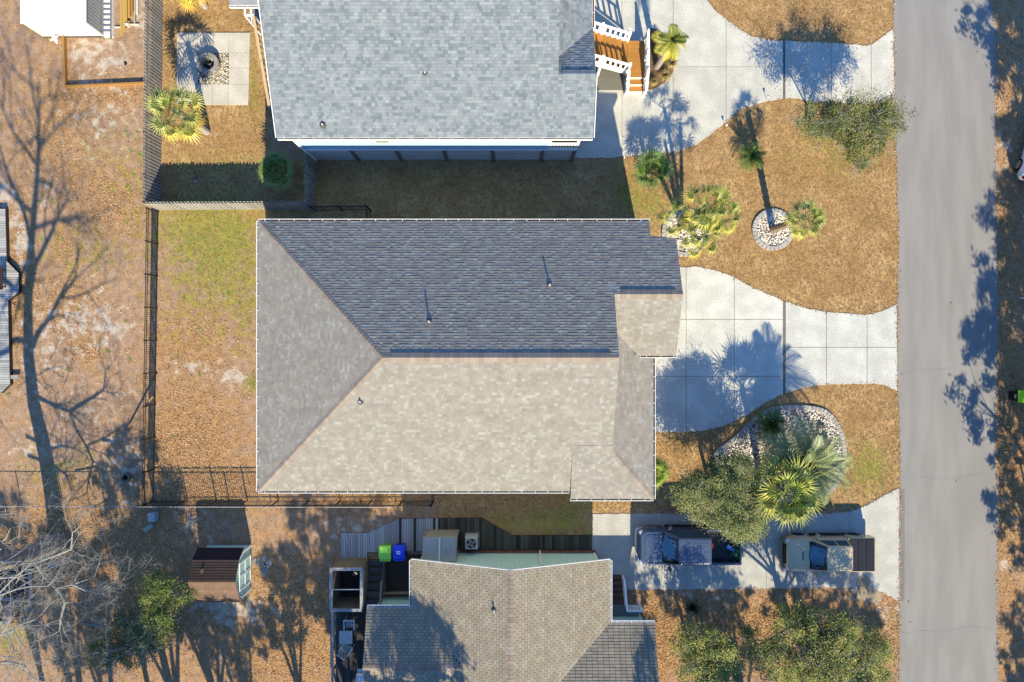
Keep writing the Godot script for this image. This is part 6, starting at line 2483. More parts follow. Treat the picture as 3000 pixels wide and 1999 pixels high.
func leafy_tree(label: String, base: Vector3, fork: float, tr: float, clusters: Array, leaves: int, size: float, pal: Array, bark: Color, bare: int, group := "", stems := 1) -> Node3D:
	var f := thing("leafy_tree", label, "tree", base, group)
	var tb := B.new()
	tb.col = bark
	var tips: Array = []
	var cen := Vector3.ZERO
	for c in clusters:
		cen += c[0] / clusters.size()
	for s in stems:
		var off := Vector3(rng.randf_range(-1, 1), 0, rng.randf_range(-1, 1)) * (0.3 if stems > 1 else 0.0)
		var fk := base + off * 2.0 + Vector3(cen.x - base.x, 0, cen.z - base.z) * 0.3 + Vector3.UP * fork
		tb.tube(PackedVector3Array([base + off, (base + off).lerp(fk, 0.5) + Vector3(rng.randf_range(-0.1, 0.1), 0, rng.randf_range(-0.1, 0.1)), fk]), PackedFloat32Array([tr * 1.25, tr, tr * 0.8]), 8)
		tips.append(fk)
	var cb := B.new()
	var twigs := B.new()
	twigs.col = bark
	var total := 0.0
	for c in clusters:
		total += c[1].x * c[1].y * c[1].z
	for ci in clusters.size():
		var c = clusters[ci]
		var fk: Vector3 = tips[ci % tips.size()]
		var mid: Vector3 = fk.lerp(c[0], 0.5) + Vector3(rng.randf_range(-0.2, 0.2), 0.1, rng.randf_range(-0.2, 0.2))
		tb.tube(PackedVector3Array([fk - Vector3.UP * 0.1, mid, c[0]]), PackedFloat32Array([tr * 0.6, tr * 0.4, tr * 0.22]), 6)
		var m := int(leaves * c[1].x * c[1].y * c[1].z / total)
		var clumps := maxi(8, int(m / 80.0))
		for k in clumps:
			var dv := Vector3(rng.randfn(), rng.randfn() * 0.8 + 0.15, rng.randfn()).normalized()
			var pos: Vector3 = c[0] + dv * c[1] * pow(rng.randf(), 0.38)
			if k % 2 == 0:
				twigs.tube(PackedVector3Array([mid.lerp(c[0], rng.randf()), c[0].lerp(pos, 0.55) + Vector3(rng.randf_range(-0.1, 0.1), 0.08, rng.randf_range(-0.1, 0.1)), pos]), PackedFloat32Array([0.022, 0.014, 0.006]), 4)
			var sg: float = rng.randf_range(0.1, 0.22)
			var tone: Color = pal[rng.randi() % pal.size()]
			for i in 80:
				var q := pos + Vector3(rng.randfn(), rng.randfn() * 0.7, rng.randfn()) * sg
				var a := Vector3(rng.randf_range(-1, 1), rng.randf_range(-0.4, 0.4), rng.randf_range(-1, 1)).normalized()
				var s := a.cross(Vector3(rng.randf_range(-0.6, 0.6), 1, rng.randf_range(-0.6, 0.6))).normalized()
				var z := size * rng.randf_range(0.7, 1.3)
				cb.col = vary(tone, 0.3)
				cb.quad(q - a * z, q + s * z * 0.4, q + a * z, q - s * z * 0.4)
	for k in bare:
		var c = clusters[rng.randi() % clusters.size()]
		var dv := Vector3(rng.randfn(), absf(rng.randfn()) * 0.7 + 0.1, rng.randfn()).normalized()
		grow(twigs, c[0] + dv * c[1] * 0.35, dv, (c[1].x + c[1].z) * 0.42, 0.02, 2)
	part(f, "trunk", tb, M.bark)
	if twigs.v.size() > 0:
		var tw := part(f, "branches", twigs, M.bark)
		tw.set_meta("kind", "stuff")
	var co := part(f, "crown", cb, M.leaf)
	co.set_meta("kind", "stuff")
	return f

func make_trees() -> void:
	var olive := [Color(0.13, 0.15, 0.035), Color(0.1, 0.12, 0.03), Color(0.18, 0.19, 0.05), Color(0.07, 0.09, 0.022), Color(0.22, 0.19, 0.07)]
	var greens := [Color(0.1, 0.13, 0.03), Color(0.15, 0.18, 0.035), Color(0.22, 0.23, 0.045), Color(0.06, 0.085, 0.02), Color(0.28, 0.26, 0.05)]
	var oak := [Color(0.14, 0.17, 0.045), Color(0.2, 0.21, 0.065), Color(0.09, 0.12, 0.035), Color(0.06, 0.085, 0.025), Color(0.27, 0.26, 0.09)]
	var pale := Color(0.42, 0.4, 0.36)
	# street tree over the blue house's drive
	leafy_tree("open-crowned olive street tree with bare pale twigs reaching over the road", Vector3(17.3, 0, -12.4), 1.5, 0.09,
		[[Vector3(16.4, 3.2, -11.9), Vector3(1.2, 0.9, 1.1)], [Vector3(17.6, 3.6, -11.9), Vector3(1.4, 1.1, 1.3)], [Vector3(18.9, 3.6, -11.7), Vector3(1.5, 1.1, 1.5)], [Vector3(20.2, 3.5, -11.9), Vector3(1.1, 1.0, 1.2)], [Vector3(18.6, 3.3, -10.4), Vector3(1.3, 0.9, 1.0)]],
		24000, 0.05, olive, pale, 34, "", 3)
	# tree in the big pebble bed
	leafy_tree("small-leaved glossy tree at the pebble bed leaning over the dark blue pickup", Vector3(11.6, 0, 8.2), 1.4, 0.11,
		[[Vector3(9.9, 3.2, 8.1), Vector3(1.2, 1.0, 1.1)], [Vector3(11.2, 3.6, 8.0), Vector3(1.3, 1.1, 1.2)], [Vector3(12.0, 3.6, 9.2), Vector3(1.3, 1.2, 1.2)], [Vector3(12.6, 3.2, 10.0), Vector3(1.1, 0.9, 0.9)], [Vector3(11.7, 3.3, 7.0), Vector3(1.3, 0.9, 1.0)], [Vector3(13.3, 3.1, 8.6), Vector3(0.9, 0.8, 1.0)], [Vector3(10.6, 3.0, 9.2), Vector3(0.9, 0.8, 0.8)]],
		64000, 0.045, oak, pale, 9, "", 2)
	# trees at the foot of the view
	leafy_tree("yellow-green bushy tree between the green house and the larger tree", Vector3(10.3, 0, 16.6), 1.5, 0.1,
		[[Vector3(9.6, 3.6, 16.0), Vector3(1.1, 1.1, 1.0)], [Vector3(10.6, 4.1, 16.4), Vector3(1.2, 1.1, 1.2)], [Vector3(10.2, 3.8, 17.6), Vector3(1.4, 1.1, 1.1)], [Vector3(11.8, 3.4, 17.2), Vector3(0.9, 1.0, 0.9)]],
		20000, 0.05, greens, Color(0.36, 0.34, 0.3), 14, "", 2)
	leafy_tree("broad dense green tree beside the street past the second driveway", Vector3(16.4, 0, 16.6), 1.6, 0.14,
		[[Vector3(15.0, 4.0, 15.0), Vector3(1.3, 1.1, 1.2)], [Vector3(16.6, 4.4, 15.4), Vector3(1.5, 1.2, 1.3)], [Vector3(18.2, 4.2, 16.2), Vector3(1.5, 1.2, 1.4)], [Vector3(14.2, 4.0, 16.9), Vector3(1.5, 1.1, 1.2)], [Vector3(16.2, 4.5, 17.2), Vector3(1.7, 1.3, 1.4)], [Vector3(18.8, 3.8, 17.8), Vector3(1.2, 1.2, 1.2)], [Vector3(13.0, 3.5, 16.4), Vector3(0.9, 0.9, 0.9)]],
		44000, 0.05, greens, Color(0.36, 0.34, 0.3), 26, "", 3)
	# evergreens near the barn shed
	leafy_tree("narrow dark evergreen bush tree below the mint barn shed", Vector3(-19.2, 0, 14.6), 1.0, 0.08,
		[[Vector3(-19.2, 3.2, 13.5), Vector3(0.8, 1.0, 0.9)], [Vector3(-19.1, 3.1, 14.8), Vector3(0.9, 1.0, 1.1)], [Vector3(-19.7, 3.0, 15.9), Vector3(1.1, 0.9, 0.9)], [Vector3(-18.0, 2.4, 14.0), Vector3(0.4, 0.5, 0.5)], [Vector3(-21.2, 2.6, 15.6), Vector3(1.1, 0.7, 0.8)]],
		19000, 0.05, [Color(0.09, 0.13, 0.03), Color(0.13, 0.17, 0.035), Color(0.06, 0.09, 0.02), Color(0.18, 0.2, 0.045)], Color(0.3, 0.28, 0.24), 4, "", 2)
	leafy_tree("lichen-grey tangled tree with sparse green leaves beside the evergreen bush", Vector3(-20.6, 0, 17.0), 1.2, 0.1,
		[[Vector3(-20.2, 3.3, 16.4), Vector3(1.3, 1.0, 1.1)], [Vector3(-21.8, 3.1, 16.7), Vector3(1.2, 0.9, 1.1)], [Vector3(-19.2, 3.0, 15.9), Vector3(1.1, 0.9, 0.9)]],
		11000, 0.05, olive, Color(0.46, 0.46, 0.43), 38, "", 2)
	# the tall bare tree whose trunk shades the far yard
	var f := thing("bare_tree", "tall bare tree with thick pale trunk and low spreading limbs", "tree", g(172, 1588))
	var tb := B.new()
	tb.col = Color(0.34, 0.31, 0.28)
	var b0 := g(172, 1588)
	var path := PackedVector3Array()
	var rad := PackedFloat32Array()
	for i in 11:
		var t := i / 10.0
		path.append(b0 + Vector3(maxf(0.0, t * 18.0 - 6.0) * 0.33 + sin(t * 9.0) * 0.2, t * 18.0, -t * 0.6 + cos(t * 4.0) * 0.2 - 0.2))
		rad.append(lerpf(0.55, 0.05, pow(t, 0.85)))
	tb.tube(path, rad, 10)
	part(f, "trunk", tb, M.bark)
	var br := B.new()
	br.col = Color(0.4, 0.38, 0.35)
	for i in 18:
		var t := 0.4 + 0.034 * i
		var k := t * 10.0
		var p := path[int(k)].lerp(path[mini(int(k) + 1, 10)], k - int(k))
		var a := i * 2.4
		grow(br, p, Vector3(cos(a), 0.7, sin(a)), lerpf(4.8, 2.6, (t - 0.4) / 0.6), lerpf(0.16, 0.07, (t - 0.4) / 0.6), 3)
	part(f, "upper_branches", br, M.bark, true)
	var lb := B.new()
	lb.col = Color(0.42, 0.4, 0.37)
	# low limbs that reach over the platform and the leaves
	for lm in [[[-60, 1640, 5.6], [40, 1650, 5.2], [100, 1650, 5.0], [128, 1690, 4.8], [165, 1724, 4.6], [215, 1712, 4.7], [275, 1692, 4.9]], [[165, 1724, 4.6], [190, 1765, 4.5], [177, 1815, 4.4], [174, 1848, 4.3]], [[-60, 1700, 6.0], [40, 1690, 5.6], [75, 1668, 5.4], [100, 1650, 5.0]], [[-80, 1860, 6.2], [20, 1860, 5.8], [60, 1830, 5.6], [105, 1815, 5.4]], [[-80, 1950, 6.4], [20, 1940, 6.0], [70, 1950, 5.8], [95, 1990, 5.6]], [[100, 1650, 5.0], [170, 1625, 5.2], [208, 1610, 5.3], [212, 1560, 5.5]], [[215, 1712, 4.7], [250, 1730, 4.8], [290, 1740, 4.9]]]:
		var pp := PackedVector3Array()
		var rr := PackedFloat32Array()
		for i in lm.size():
			pp.append(g(lm[i][0], lm[i][1], lm[i][2]))
			rr.append(lerpf(0.085, 0.03, float(i) / (lm.size() - 1)))
		lb.tube(pp, rr, 6)
		for i in range(1, pp.size()):
			var d := (pp[i] - pp[i - 1]).normalized()
			for s in [-1.0, 1.0]:
				grow(lb, pp[i], (d + Vector3(-d.z, 0.15, d.x) * s * 0.9).normalized(), rng.randf_range(0.9, 1.7), 0.024, 3)
	for i in 13:
		var p := g(rng.randf_range(-30, 60), rng.randf_range(1560, 1720), rng.randf_range(5, 6.5))
		grow(lb, p, Vector3(rng.randf_range(-0.3, 1), rng.randf_range(-0.2, 0.3), rng.randf_range(-1, 1)), rng.randf_range(1.0, 1.8), 0.028, 2)
	for i in 16:
		var p := g(rng.randf_range(-30, 90), rng.randf_range(1830, 2010), rng.randf_range(5, 6.5))
		grow(lb, p, Vector3(rng.randf_range(-0.3, 1), rng.randf_range(-0.2, 0.3), rng.randf_range(-1, 1)), rng.randf_range(1.0, 1.9), 0.028, 2)
	part(f, "low_limbs", lb, M.bark, true)

	# trees out of the frame whose shade falls on the street and yards
	var proto := leafy_tree("broadleaf tree on the far side of the street shading the road", Vector3(32.1, 0, 1.8), 3.0, 0.2,
		[[Vector3(31.9, 6.0, 1.2), Vector3(1.9, 1.7, 1.9)], [Vector3(33.0, 7.2, 2.2), Vector3(2.0, 1.7, 2.0)], [Vector3(31.8, 6.6, 3.4), Vector3(1.8, 1.6, 1.8)], [Vector3(32.3, 8.6, 2.2), Vector3(1.9, 1.6, 1.9)], [Vector3(33.8, 5.6, 3.4), Vector3(1.6, 1.4, 1.6)], [Vector3(31.6, 4.4, 2.2), Vector3(1.3, 1.1, 1.4)]],
		10000, 0.12, greens, Color(0.25, 0.22, 0.2), 0, "trees shading the far side of the street")
	for q in [[31.95, -5.2, 1.1, 1.0], [32.1, 7.6, 1.1, 2.2], [31.9, 12.6, 1.12, 3.9], [32.6, 18.2, 0.95, 5.0], [31.9, -10.8, 1.12, 4.4], [33.2, -8.0, 0.85, 2.7], [33.3, -1.8, 0.8, 3.5], [33.1, 5.0, 0.85, 0.8], [33.2, 10.2, 0.85, 5.6], [36.0, -2.0, 1.2, 0.4], [36.0, 11.5, 1.15, 1.4], [32.4, 29.0, 0.9, 1.9]]:
		var o := proto.duplicate() as Node3D
		o.name = named("leafy_tree")
		add_child(o)
		o.position = Vector3(q[0], 0, q[1])
		o.rotation.y = q[3]
		o.scale = Vector3.ONE * q[2]
	# trees south of the green house
	var south := leafy_tree("loose-crowned tree standing behind the green house's back yard", Vector3(-16.0, 0, 27.0), 4.0, 0.22,
		[[Vector3(-16.6, 7.6, 26.6), Vector3(1.5, 1.3, 1.5)], [Vector3(-15.2, 8.6, 27.6), Vector3(1.6, 1.4, 1.5)], [Vector3(-16.4, 9.8, 27.2), Vector3(1.4, 1.3, 1.4)], [Vector3(-14.8, 6.8, 26.4), Vector3(1.2, 1.0, 1.2)], [Vector3(-17.4, 8.8, 27.8), Vector3(1.2, 1.0, 1.2)]],
		5200, 0.12, olive, Color(0.25, 0.22, 0.2), 14, "trees south of the green house")
	for q in [[-20.5, 24.5, 0.9, 1.0], [-11.5, 25.5, 0.85, 2.2], [-24.0, 27.5, 1.0, 3.9], [-7.4, 29.0, 1.25, 5.0], [-13.5, 31.0, 1.15, 4.4], [-4.4, 28.0, 1.2, 0.4], [-2.2, 30.5, 1.3, 2.0], [12.5, 25.0, 0.95, 1.4], [18.5, 24.6, 0.9, 2.4], [8.5, 25.0, 0.8, 3.1], [22.0, 26.5, 0.9, 0.2], [-18.4, 27.5, 1.1, 2.9], [-22.0, 30.0, 1.2, 0.9], [-26.5, 25.0, 0.95, 4.6], [-17.0, 23.6, 0.75, 3.3], [15.0, 27.5, 1.0, 5.2], [-19.9, 21.0, 0.95, 3.7]]:
		var o := south.duplicate() as Node3D
		o.name = named("leafy_tree")
		add_child(o)
		o.position = Vector3(q[0], 0, q[1])
		o.rotation.y = q[3]
		o.scale = Vector3.ONE * q[2]

# ---------------------------------------------------------------- vehicles (own axes: nose towards -x, length along +x)
func round_rect(x0: float, x1: float, hw: float, rf: float, rr: float) -> PackedVector2Array:
	var o := PackedVector2Array()
	for c in [[x0 + rf, -hw + rf, rf, PI, 1.5 * PI], [x1 - rr, -hw + rr, rr, 1.5 * PI, TAU], [x1 - rr, hw - rr, rr, 0.0, 0.5 * PI], [x0 + rf, hw - rf, rf, 0.5 * PI, PI]]:
		for i in 6:
			var a: float = lerpf(c[3], c[4], i / 5.0)
			o.append(Vector2(c[0] + cos(a) * c[2], c[1] + sin(a) * c[2]))
	return o

# stacked outlines: each level [y, outline]; closed on top
func hull(b: B, levels: Array) -> void:
	for l in levels.size() - 1:
		var a: PackedVector2Array = levels[l][1]
		var c: PackedVector2Array = levels[l + 1][1]
		for i in a.size():
			var j := (i + 1) % a.size()
			b.quad(Vector3(a[j].x, levels[l][0], a[j].y), Vector3(a[i].x, levels[l][0], a[i].y), Vector3(c[i].x, levels[l + 1][0], c[i].y), Vector3(c[j].x, levels[l + 1][0], c[j].y))
	var t: PackedVector2Array = levels[-1][1]
	var y: float = levels[-1][0]
	for i in range(1, t.size() - 1):
		b.tri(Vector3(t[0].x, y, t[0].y), Vector3(t[i + 1].x, y, t[i + 1].y), Vector3(t[i].x, y, t[i].y))

func wheels(f: Node3D, xs: Array, hw: float, r: float, rim: Color) -> void:
	for x in xs:
		for s in [-1.0, 1.0]:
			var b := B.new()
			b.col = Color(0.018, 0.018, 0.018)
			var z: float = s * (hw - 0.12)
			b.tube(PackedVector3Array([Vector3(x, r, z - 0.13), Vector3(x, r, z - 0.1), Vector3(x, r, z + 0.1), Vector3(x, r, z + 0.13)]), PackedFloat32Array([r * 0.88, r, r, r * 0.88]), 20)
			var fl := z - 0.13
			for i in 18:
				b.tri(Vector3(x, r, fl), Vector3(x + cos(TAU * i / 18.0) * r * 0.88, r + sin(TAU * i / 18.0) * r * 0.88, fl), Vector3(x + cos(TAU * (i + 1) / 18.0) * r * 0.88, r + sin(TAU * (i + 1) / 18.0) * r * 0.88, fl))
			var w := lpart(f, "wheel", b, M.rubber)
			b = B.new()
			b.col = rim
			var e: float = z + s * 0.135
			for i in 5:
				var a := TAU * i / 5.0
				b.beam(Vector3(x, r, e), Vector3(x + cos(a) * r * 0.62, r + sin(a) * r * 0.62, e), 0.02, 0.07)
			for i in 20:
				var a := TAU * i / 20.0
				var c := TAU * (i + 1) / 20.0
				b.beam(Vector3(x + cos(a) * r * 0.64, r + sin(a) * r * 0.64, e), Vector3(x + cos(c) * r * 0.64, r + sin(c) * r * 0.64, e), 0.03, 0.04)
			lpart(w, "rim", b, M.metal)

func pickup(label: String, at: Vector3, d: Dictionary) -> Node3D:
	var f := thing("pickup_truck", label, "pickup truck", at)
	var col: Color = d.col
	var hw: float = d.hw
	var bl: float = d.belt
	var b := B.new()
	b.col = col
	hull(b, [[0.42, round_rect(0.12, d.cab1, hw - 0.08, 0.3, 0.06)], [0.62, round_rect(0.04, d.cab1, hw - 0.02, 0.34, 0.06)], [bl - 0.22, round_rect(0.06, d.cab1, hw, 0.36, 0.06)], [bl - 0.06, round_rect(0.12, d.cab1, hw - 0.05, 0.36, 0.06)], [bl, round_rect(0.2, d.cab1, hw - 0.14, 0.36, 0.06)]])
	lpart(f, "body", b, M.car_paint)
	for x in [d.wh0, d.wh1]:
		for sd in [-1.0, 1.0]:
			b = B.new()
			b.col = col
			for i in 10:
				var a0 := PI * i / 10.0
				var a1 := PI * (i + 1) / 10.0
				var p0 := Vector3(x + cos(a0) * 0.52, 0.42 + sin(a0) * 0.5, sd * (hw - 0.02))
				var p1 := Vector3(x + cos(a1) * 0.52, 0.42 + sin(a1) * 0.5, sd * (hw - 0.02))
				var o := Vector3(0, -0.02, sd * 0.07)
				b.quad(p0, p1, p1 + o, p0 + o)
				b.quad(p0 + o, p1 + o, p1 + o - Vector3(cos(a1), sin(a1), 0) * 0.08, p0 + o - Vector3(cos(a0), sin(a0), 0) * 0.08)
			lpart(f, "fender_flare", b, M.car_paint)
	# hood with a raised centre
	b = B.new()
	b.col = col
	hull(b, [[bl - 0.01, round_rect(0.3, d.ws0 + 0.05, hw - 0.2, 0.25, 0.05)], [bl + 0.04, round_rect(0.36, d.ws0 + 0.05, hw - 0.3, 0.25, 0.05)], [bl + 0.055, round_rect(0.5, d.ws0 + 0.05, hw - 0.48, 0.25, 0.05)]])
	var hood := lpart(f, "hood", b, M.car_paint)
	if d.has("scoop"):
		b = B.new()
		b.col = Color(0.02, 0.02, 0.02)
		b.box(Vector3(0.93, bl + 0.06, 0.03), Vector3(0.05, 0.02, 0.5))
		lpart(hood, "hood_slot", b, M.plain)
		b = B.new()
		b.col = col
		b.slab(Vector3(1.0, bl + 0.06, 0.03), Vector3(0.1, 0.03, 0.56), 0.01)
		lpart(hood, "scoop", b, M.car_paint)
	# cab
	var rt: float = d.roof
	b = B.new()
	b.col = col
	hull(b, [[bl - 0.03, round_rect(d.ws0, d.cab1, hw - 0.1, 0.1, 0.08)], [rt - 0.1, round_rect(d.ws1 - 0.05, d.cab1 - 0.05, hw - 0.25, 0.12, 0.1)], [rt - 0.03, round_rect(d.ws1 + 0.02, d.cab1 - 0.08, hw - 0.29, 0.16, 0.14)], [rt, round_rect(d.ws1 + 0.1, d.cab1 - 0.14, hw - 0.36, 0.18, 0.16)], [rt + 0.02, round_rect(d.ws1 + 0.3, d.cab1 - 0.3, hw - 0.52, 0.2, 0.2)], [rt + 0.028, round_rect(d.ws1 + 0.55, d.cab1 - 0.5, hw - 0.75, 0.16, 0.16)]])
	var cab := lpart(f, "cab", b, M.car_paint)
	for i in 3:
		b = B.new()
		b.col = col * 0.9
		b.box(Vector3((d.ws1 + d.cab1) * 0.5 + 0.1, rt + 0.02, -0.45 + i * 0.45), Vector3(d.cab1 - d.ws1 - 0.7, 0.012, 0.03))
		lpart(cab, "roof_rib", b, M.car_paint)
	var gl := Color(0.05, 0.13, 0.2)  # sky reflection put into the glass as a blue base colour
	var e := 0.012
	# curved windshield in a black surround
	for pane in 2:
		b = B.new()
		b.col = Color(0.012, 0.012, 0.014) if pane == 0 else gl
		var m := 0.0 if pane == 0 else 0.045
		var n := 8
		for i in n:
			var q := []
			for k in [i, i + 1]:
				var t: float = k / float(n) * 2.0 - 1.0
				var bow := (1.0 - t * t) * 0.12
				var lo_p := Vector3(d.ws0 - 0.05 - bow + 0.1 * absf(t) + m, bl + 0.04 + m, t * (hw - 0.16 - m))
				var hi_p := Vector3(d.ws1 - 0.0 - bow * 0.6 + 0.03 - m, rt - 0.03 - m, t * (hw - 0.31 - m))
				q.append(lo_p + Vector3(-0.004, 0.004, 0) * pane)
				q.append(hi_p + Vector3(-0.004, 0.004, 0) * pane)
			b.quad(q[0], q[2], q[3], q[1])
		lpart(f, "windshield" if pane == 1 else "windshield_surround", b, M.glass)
	b = B.new()
	b.col = Color(0.015, 0.015, 0.015)
	b.box(Vector3(d.ws0 - 0.03, bl + 0.04, 0), Vector3(0.12, 0.03, hw * 2.0 - 0.4))
	for s in [-0.4, 0.25]:
		b.beam(Vector3(d.ws0, bl + 0.07, s), Vector3(d.ws0 + 0.12, bl + 0.19, s + 0.5), 0.02, 0.02)
	lpart(f, "wipers", b, M.plain)
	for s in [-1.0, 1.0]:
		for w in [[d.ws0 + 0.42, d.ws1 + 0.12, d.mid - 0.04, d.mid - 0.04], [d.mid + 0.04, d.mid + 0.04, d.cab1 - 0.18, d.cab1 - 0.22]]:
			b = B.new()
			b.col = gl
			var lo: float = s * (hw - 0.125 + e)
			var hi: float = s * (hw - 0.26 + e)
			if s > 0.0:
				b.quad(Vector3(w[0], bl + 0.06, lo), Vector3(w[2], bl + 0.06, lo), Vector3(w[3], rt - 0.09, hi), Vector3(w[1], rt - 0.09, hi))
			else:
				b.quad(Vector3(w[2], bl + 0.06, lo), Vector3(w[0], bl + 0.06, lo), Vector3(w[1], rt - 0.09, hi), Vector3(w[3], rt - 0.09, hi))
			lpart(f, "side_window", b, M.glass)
		b = B.new()
		b.col = d.mirror
		b.slab(Vector3(d.ws0 + 0.32, bl + 0.12, s * (hw + 0.16)), Vector3(0.14, 0.22, 0.24), 0.05, Basis(Vector3.UP, s * 0.35))
		b.beam(Vector3(d.ws0 + 0.34, bl + 0.04, s * (hw - 0.08)), Vector3(d.ws0 + 0.32, bl + 0.06, s * (hw + 0.08)), 0.06, 0.05)
		lpart(f, "mirror", b, M.plain)
		b = B.new()
		b.col = Color(0.55, 0.6, 0.66)
		b.slab(Vector3(0.2, bl - 0.16, s * (hw - 0.24)), Vector3(0.22, 0.14, 0.34), 0.04, Basis(Vector3.UP, -s * 0.5))
		lpart(f, "headlight", b, M.glass)
		b = B.new()
		b.col = Color(0.35, 0.01, 0.01)
		b.box(Vector3(d.len - 0.0, 0.85, s * (hw - 0.1)), Vector3(0.06, 0.4, 0.14))
		lpart(f, "taillight", b, M.glass)
		b = B.new()
		b.col = Color(0.03, 0.03, 0.03)
		b.box(Vector3((d.ws0 + d.cab1) * 0.5 + 0.2, 0.42, s * (hw + 0.02)), Vector3(d.cab1 - d.ws0, 0.05, 0.14))
		lpart(f, "running_board", b, M.plain)
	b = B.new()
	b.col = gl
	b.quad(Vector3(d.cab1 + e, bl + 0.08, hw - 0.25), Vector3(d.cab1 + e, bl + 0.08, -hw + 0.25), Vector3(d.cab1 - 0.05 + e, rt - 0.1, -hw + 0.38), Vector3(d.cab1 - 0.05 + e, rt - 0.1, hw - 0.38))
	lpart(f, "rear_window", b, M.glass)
	b = B.new()
	b.col = d.grille
	b.slab(Vector3(0.06, 0.78, 0), Vector3(0.12, 0.36, hw * 1.15), 0.04)
	lpart(f, "grille", b, M.metal)
	b = B.new()
	b.col = d.bumper
	hull(b, [[0.42, round_rect(-0.08, 0.4, hw - 0.06, 0.2, 0.02)], [0.6, round_rect(-0.1, 0.4, hw - 0.04, 0.22, 0.02)], [0.66, round_rect(-0.04, 0.4, hw - 0.08, 0.2, 0.02)]])
	lpart(f, "bumper", b, M.plain)
	b = B.new()
	b.col = Color(0.4, 0.4, 0.4)
	b.slab(Vector3(d.len + 0.06, 0.55, 0), Vector3(0.16, 0.16, hw * 1.8), 0.03)
	lpart(f, "rear_bumper", b, M.metal)
	# bed
	var bx0: float = d.cab1 + 0.02
	for s in [-1.0, 1.0]:
		b = B.new()
		b.col = col
		b.slab(Vector3((bx0 + d.len) * 0.5, 0.8, s * (hw - 0.07)), Vector3(d.len - bx0, 0.66, 0.13), 0.03)
		lpart(f, "bed_side", b, M.car_paint)
	b = B.new()
	b.col = col
	b.slab(Vector3(d.len - 0.03, 0.82, 0), Vector3(0.08, 0.6, hw * 2.0 - 0.28), 0.02)
	lpart(f, "tailgate", b, M.car_paint)
	b = B.new()
	b.col = Color(0.025, 0.025, 0.027)
	b.box(Vector3((bx0 + d.len) * 0.5, 0.62, 0), Vector3(d.len - bx0, 0.05, hw * 2.0 - 0.28))
	for i in 10:
		b.box(Vector3((bx0 + d.len) * 0.5, 0.655, -hw + 0.3 + i * (hw * 2.0 - 0.6) / 9.0), Vector3(d.len - bx0 - 0.1, 0.02, 0.06))
	lpart(f, "bed_liner", b, M.plastic)
	if d.has("cover"):
		for i in 3:
			b = B.new()
			b.col = d.cover
			var w: float = (d.len - bx0 - 0.12) / 3.0
			b.slab(Vector3(bx0 + 0.04 + w * (i + 0.5), 1.15, 0), Vector3(w - 0.015, 0.04, hw * 2.0 - 0.1), 0.012)
			lpart(f, "bed_cover", b, M.rubber)
	wheels(f, [d.wh0, d.wh1], hw, 0.39, d.rim)
	return f

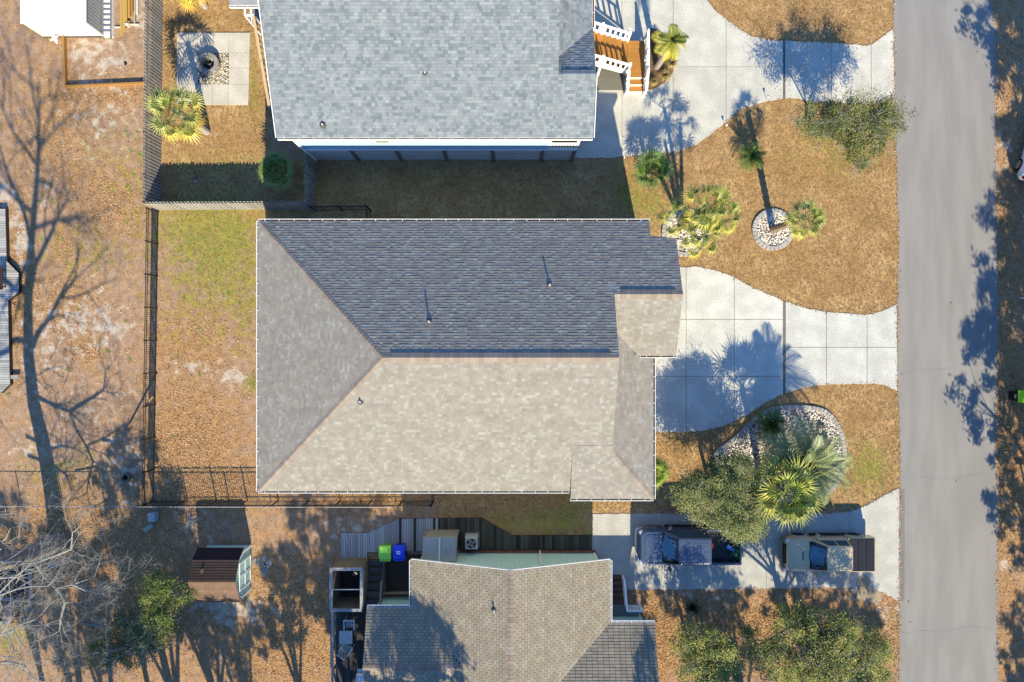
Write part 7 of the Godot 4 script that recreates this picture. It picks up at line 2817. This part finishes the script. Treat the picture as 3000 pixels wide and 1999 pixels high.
func make_vehicles() -> void:
	pickup("dark blue pickup truck with open loaded bed on the green house's driveway", Vector3(7.2, 0.045, 11.75),
		{"col": Color(0.062, 0.085, 0.14), "hw": 1.02, "belt": 1.2, "roof": 1.9, "ws0": 1.42, "ws1": 2.1, "mid": 2.9, "cab1": 4.02, "len": 5.85, "wh0": 1.0, "wh1": 4.75, "mirror": Color(0.05, 0.06, 0.1), "grille": Color(0.08, 0.09, 0.11), "bumper": Color(0.4, 0.42, 0.46), "rim": Color(0.5, 0.5, 0.5)})
	pickup("tan double-cab pickup truck with black bed cover near the street", Vector3(15.6, 0.045, 12.18),
		{"col": Color(0.5, 0.4, 0.25), "hw": 0.97, "belt": 1.15, "roof": 1.83, "ws0": 1.4, "ws1": 2.02, "mid": 2.7, "cab1": 3.55, "len": 5.1, "wh0": 0.95, "wh1": 4.2, "mirror": Color(0.4, 0.34, 0.24), "grille": Color(0.03, 0.03, 0.03), "bumper": Color(0.2, 0.17, 0.12), "rim": Color(0.06, 0.06, 0.06), "cover": Color(0.014, 0.017, 0.028), "scoop": true})
	# load in the blue truck's bed
	var at := Vector3(11.42, 0.71, 11.72)
	var f := thing("fuel_can", "red fuel can in the blue pickup's bed behind the cab", "fuel can", at)
	var b := B.new()
	b.col = Color(0.5, 0.02, 0.015)
	b.slab(at + Vector3(0, 0.15, 0), Vector3(0.2, 0.3, 0.34), 0.04)
	part(f, "tank", b, M.plastic)
	b = B.new()
	b.col = Color(0.05, 0.05, 0.05)
	b.lathe(at, [[0.03, 0.3], [0.03, 0.38], [0.0, 0.38]], 8)
	part(f, "cap", b, M.plastic)
	b = B.new()
	b.col = Color(0.1, 0.3, 0.85)
	b.slab(Vector3(12.55, 0.8, 11.9), Vector3(0.5, 0.18, 0.2), 0.02, Basis(Vector3.UP, -0.5))
	solo("blue_box", "small bright blue box lying in the blue pickup's bed", "box", b, M.plastic, Vector3(12.55, 0.71, 11.9))
	b = B.new()
	for i in 300:
		var p := Vector3(12.95, 0.95, 12.1) + Vector3(rng.randfn() * 0.14, absf(rng.randfn()) * 0.1 - 0.1, rng.randfn() * 0.14)
		b.col = vary(Color(0.02, 0.14, 0.06), 0.4)
		var a := Vector3(rng.randf_range(-1, 1), rng.randf_range(-0.3, 0.3), rng.randf_range(-1, 1)).normalized() * 0.05
		var s := a.cross(Vector3.UP) * 0.7
		b.quad(p - a, p + s, p + a, p - s)
	var pl := thing("potted_plant", "dark green plant lying in the blue pickup's bed", "plant", Vector3(12.95, 0.71, 12.1))
	var fo := part(pl, "foliage", b, M.leaf)
	fo.set_meta("kind", "stuff")
	b = B.new()
	b.col = Color(0.03, 0.03, 0.03)
	b.lathe(Vector3(12.95, 0.68, 12.1), [[0.1, 0.0], [0.14, 0.2], [0.0, 0.2]], 10)
	part(pl, "pot", b, M.plastic)
	# white car across the street, seen by its tail
	var c := thing("white_car", "white car parked under the trees across the street", "car", g(2990, 520), "", 0.0)
	var axis := Vector3(0.24, 0, -0.97).normalized()
	c.position = Vector3(29.35, 0, -9.4) + Vector3(0.97, 0, 0.24) * 0.78
	c.basis = Basis(-axis, Vector3.UP, (-axis).cross(Vector3.UP))
	var white := Color(0.72, 0.73, 0.75)
	b = B.new()
	b.col = white
	hull(b, [[0.35, round_rect(-4.4, 0.0, 0.84, 0.3, 0.3)], [0.6, round_rect(-4.45, 0.06, 0.9, 0.34, 0.34)], [0.85, round_rect(-4.4, 0.04, 0.9, 0.36, 0.34)], [0.98, round_rect(-4.2, -0.04, 0.82, 0.36, 0.34)], [1.0, round_rect(-4.1, -0.1, 0.76, 0.36, 0.34)]])
	lpart(c, "body", b, M.car_paint)
	b = B.new()
	b.col = white
	hull(b, [[0.96, round_rect(-3.1, -0.35, 0.78, 0.2, 0.25)], [1.42, round_rect(-2.4, -0.9, 0.6, 0.2, 0.25)], [1.47, round_rect(-2.2, -1.05, 0.5, 0.2, 0.2)]])
	lpart(c, "cabin", b, M.car_paint)
	b = B.new()
	b.col = Color(0.03, 0.07, 0.12)
	b.quad(Vector3(-0.33, 1.02, 0.6), Vector3(-0.33, 1.02, -0.6), Vector3(-0.84, 1.4, -0.5), Vector3(-0.84, 1.4, 0.5))
	lpart(c, "rear_window", b, M.glass)
	for s in [-1.0, 1.0]:
		b = B.new()
		b.col = Color(0.03, 0.07, 0.12)
		var p := [Vector3(-2.85, 1.03, s * 0.785), Vector3(-0.7, 1.03, s * 0.785), Vector3(-1.05, 1.38, s * 0.64), Vector3(-2.35, 1.38, s * 0.64)]
		if s > 0.0: b.quad(p[0], p[1], p[2], p[3])
		else: b.quad(p[3], p[2], p[1], p[0])
		lpart(c, "side_window", b, M.glass)
		b = B.new()
		b.col = Color(0.5, 0.01, 0.02)
		b.slab(Vector3(-0.06, 0.84, s * 0.62), Vector3(0.2, 0.2, 0.34), 0.05, Basis(Vector3.UP, s * 0.5))
		lpart(c, "taillight", b, M.glass)
	b = B.new()
	b.col = Color(0.03, 0.03, 0.035)
	b.box(Vector3(0.055, 0.56, 0), Vector3(0.03, 0.03, 1.1))
	lpart(c, "bumper_line", b, M.plain)
	wheels(c, [-3.55, -0.85], 0.93, 0.34, Color(0.6, 0.62, 0.65))

func _ready() -> void:
	rng.seed = 20250117
	make_materials()
	set_view()
	make_ground()
	make_paving()
	make_grey_house()
	make_blue_house()
	make_green_house()
	make_fences()
	make_decks()
	make_fire_pit()
	make_beds()
	make_sheds()
	make_back_area()
	make_palms()
	make_trees()
	make_vehicles()
	make_cover()
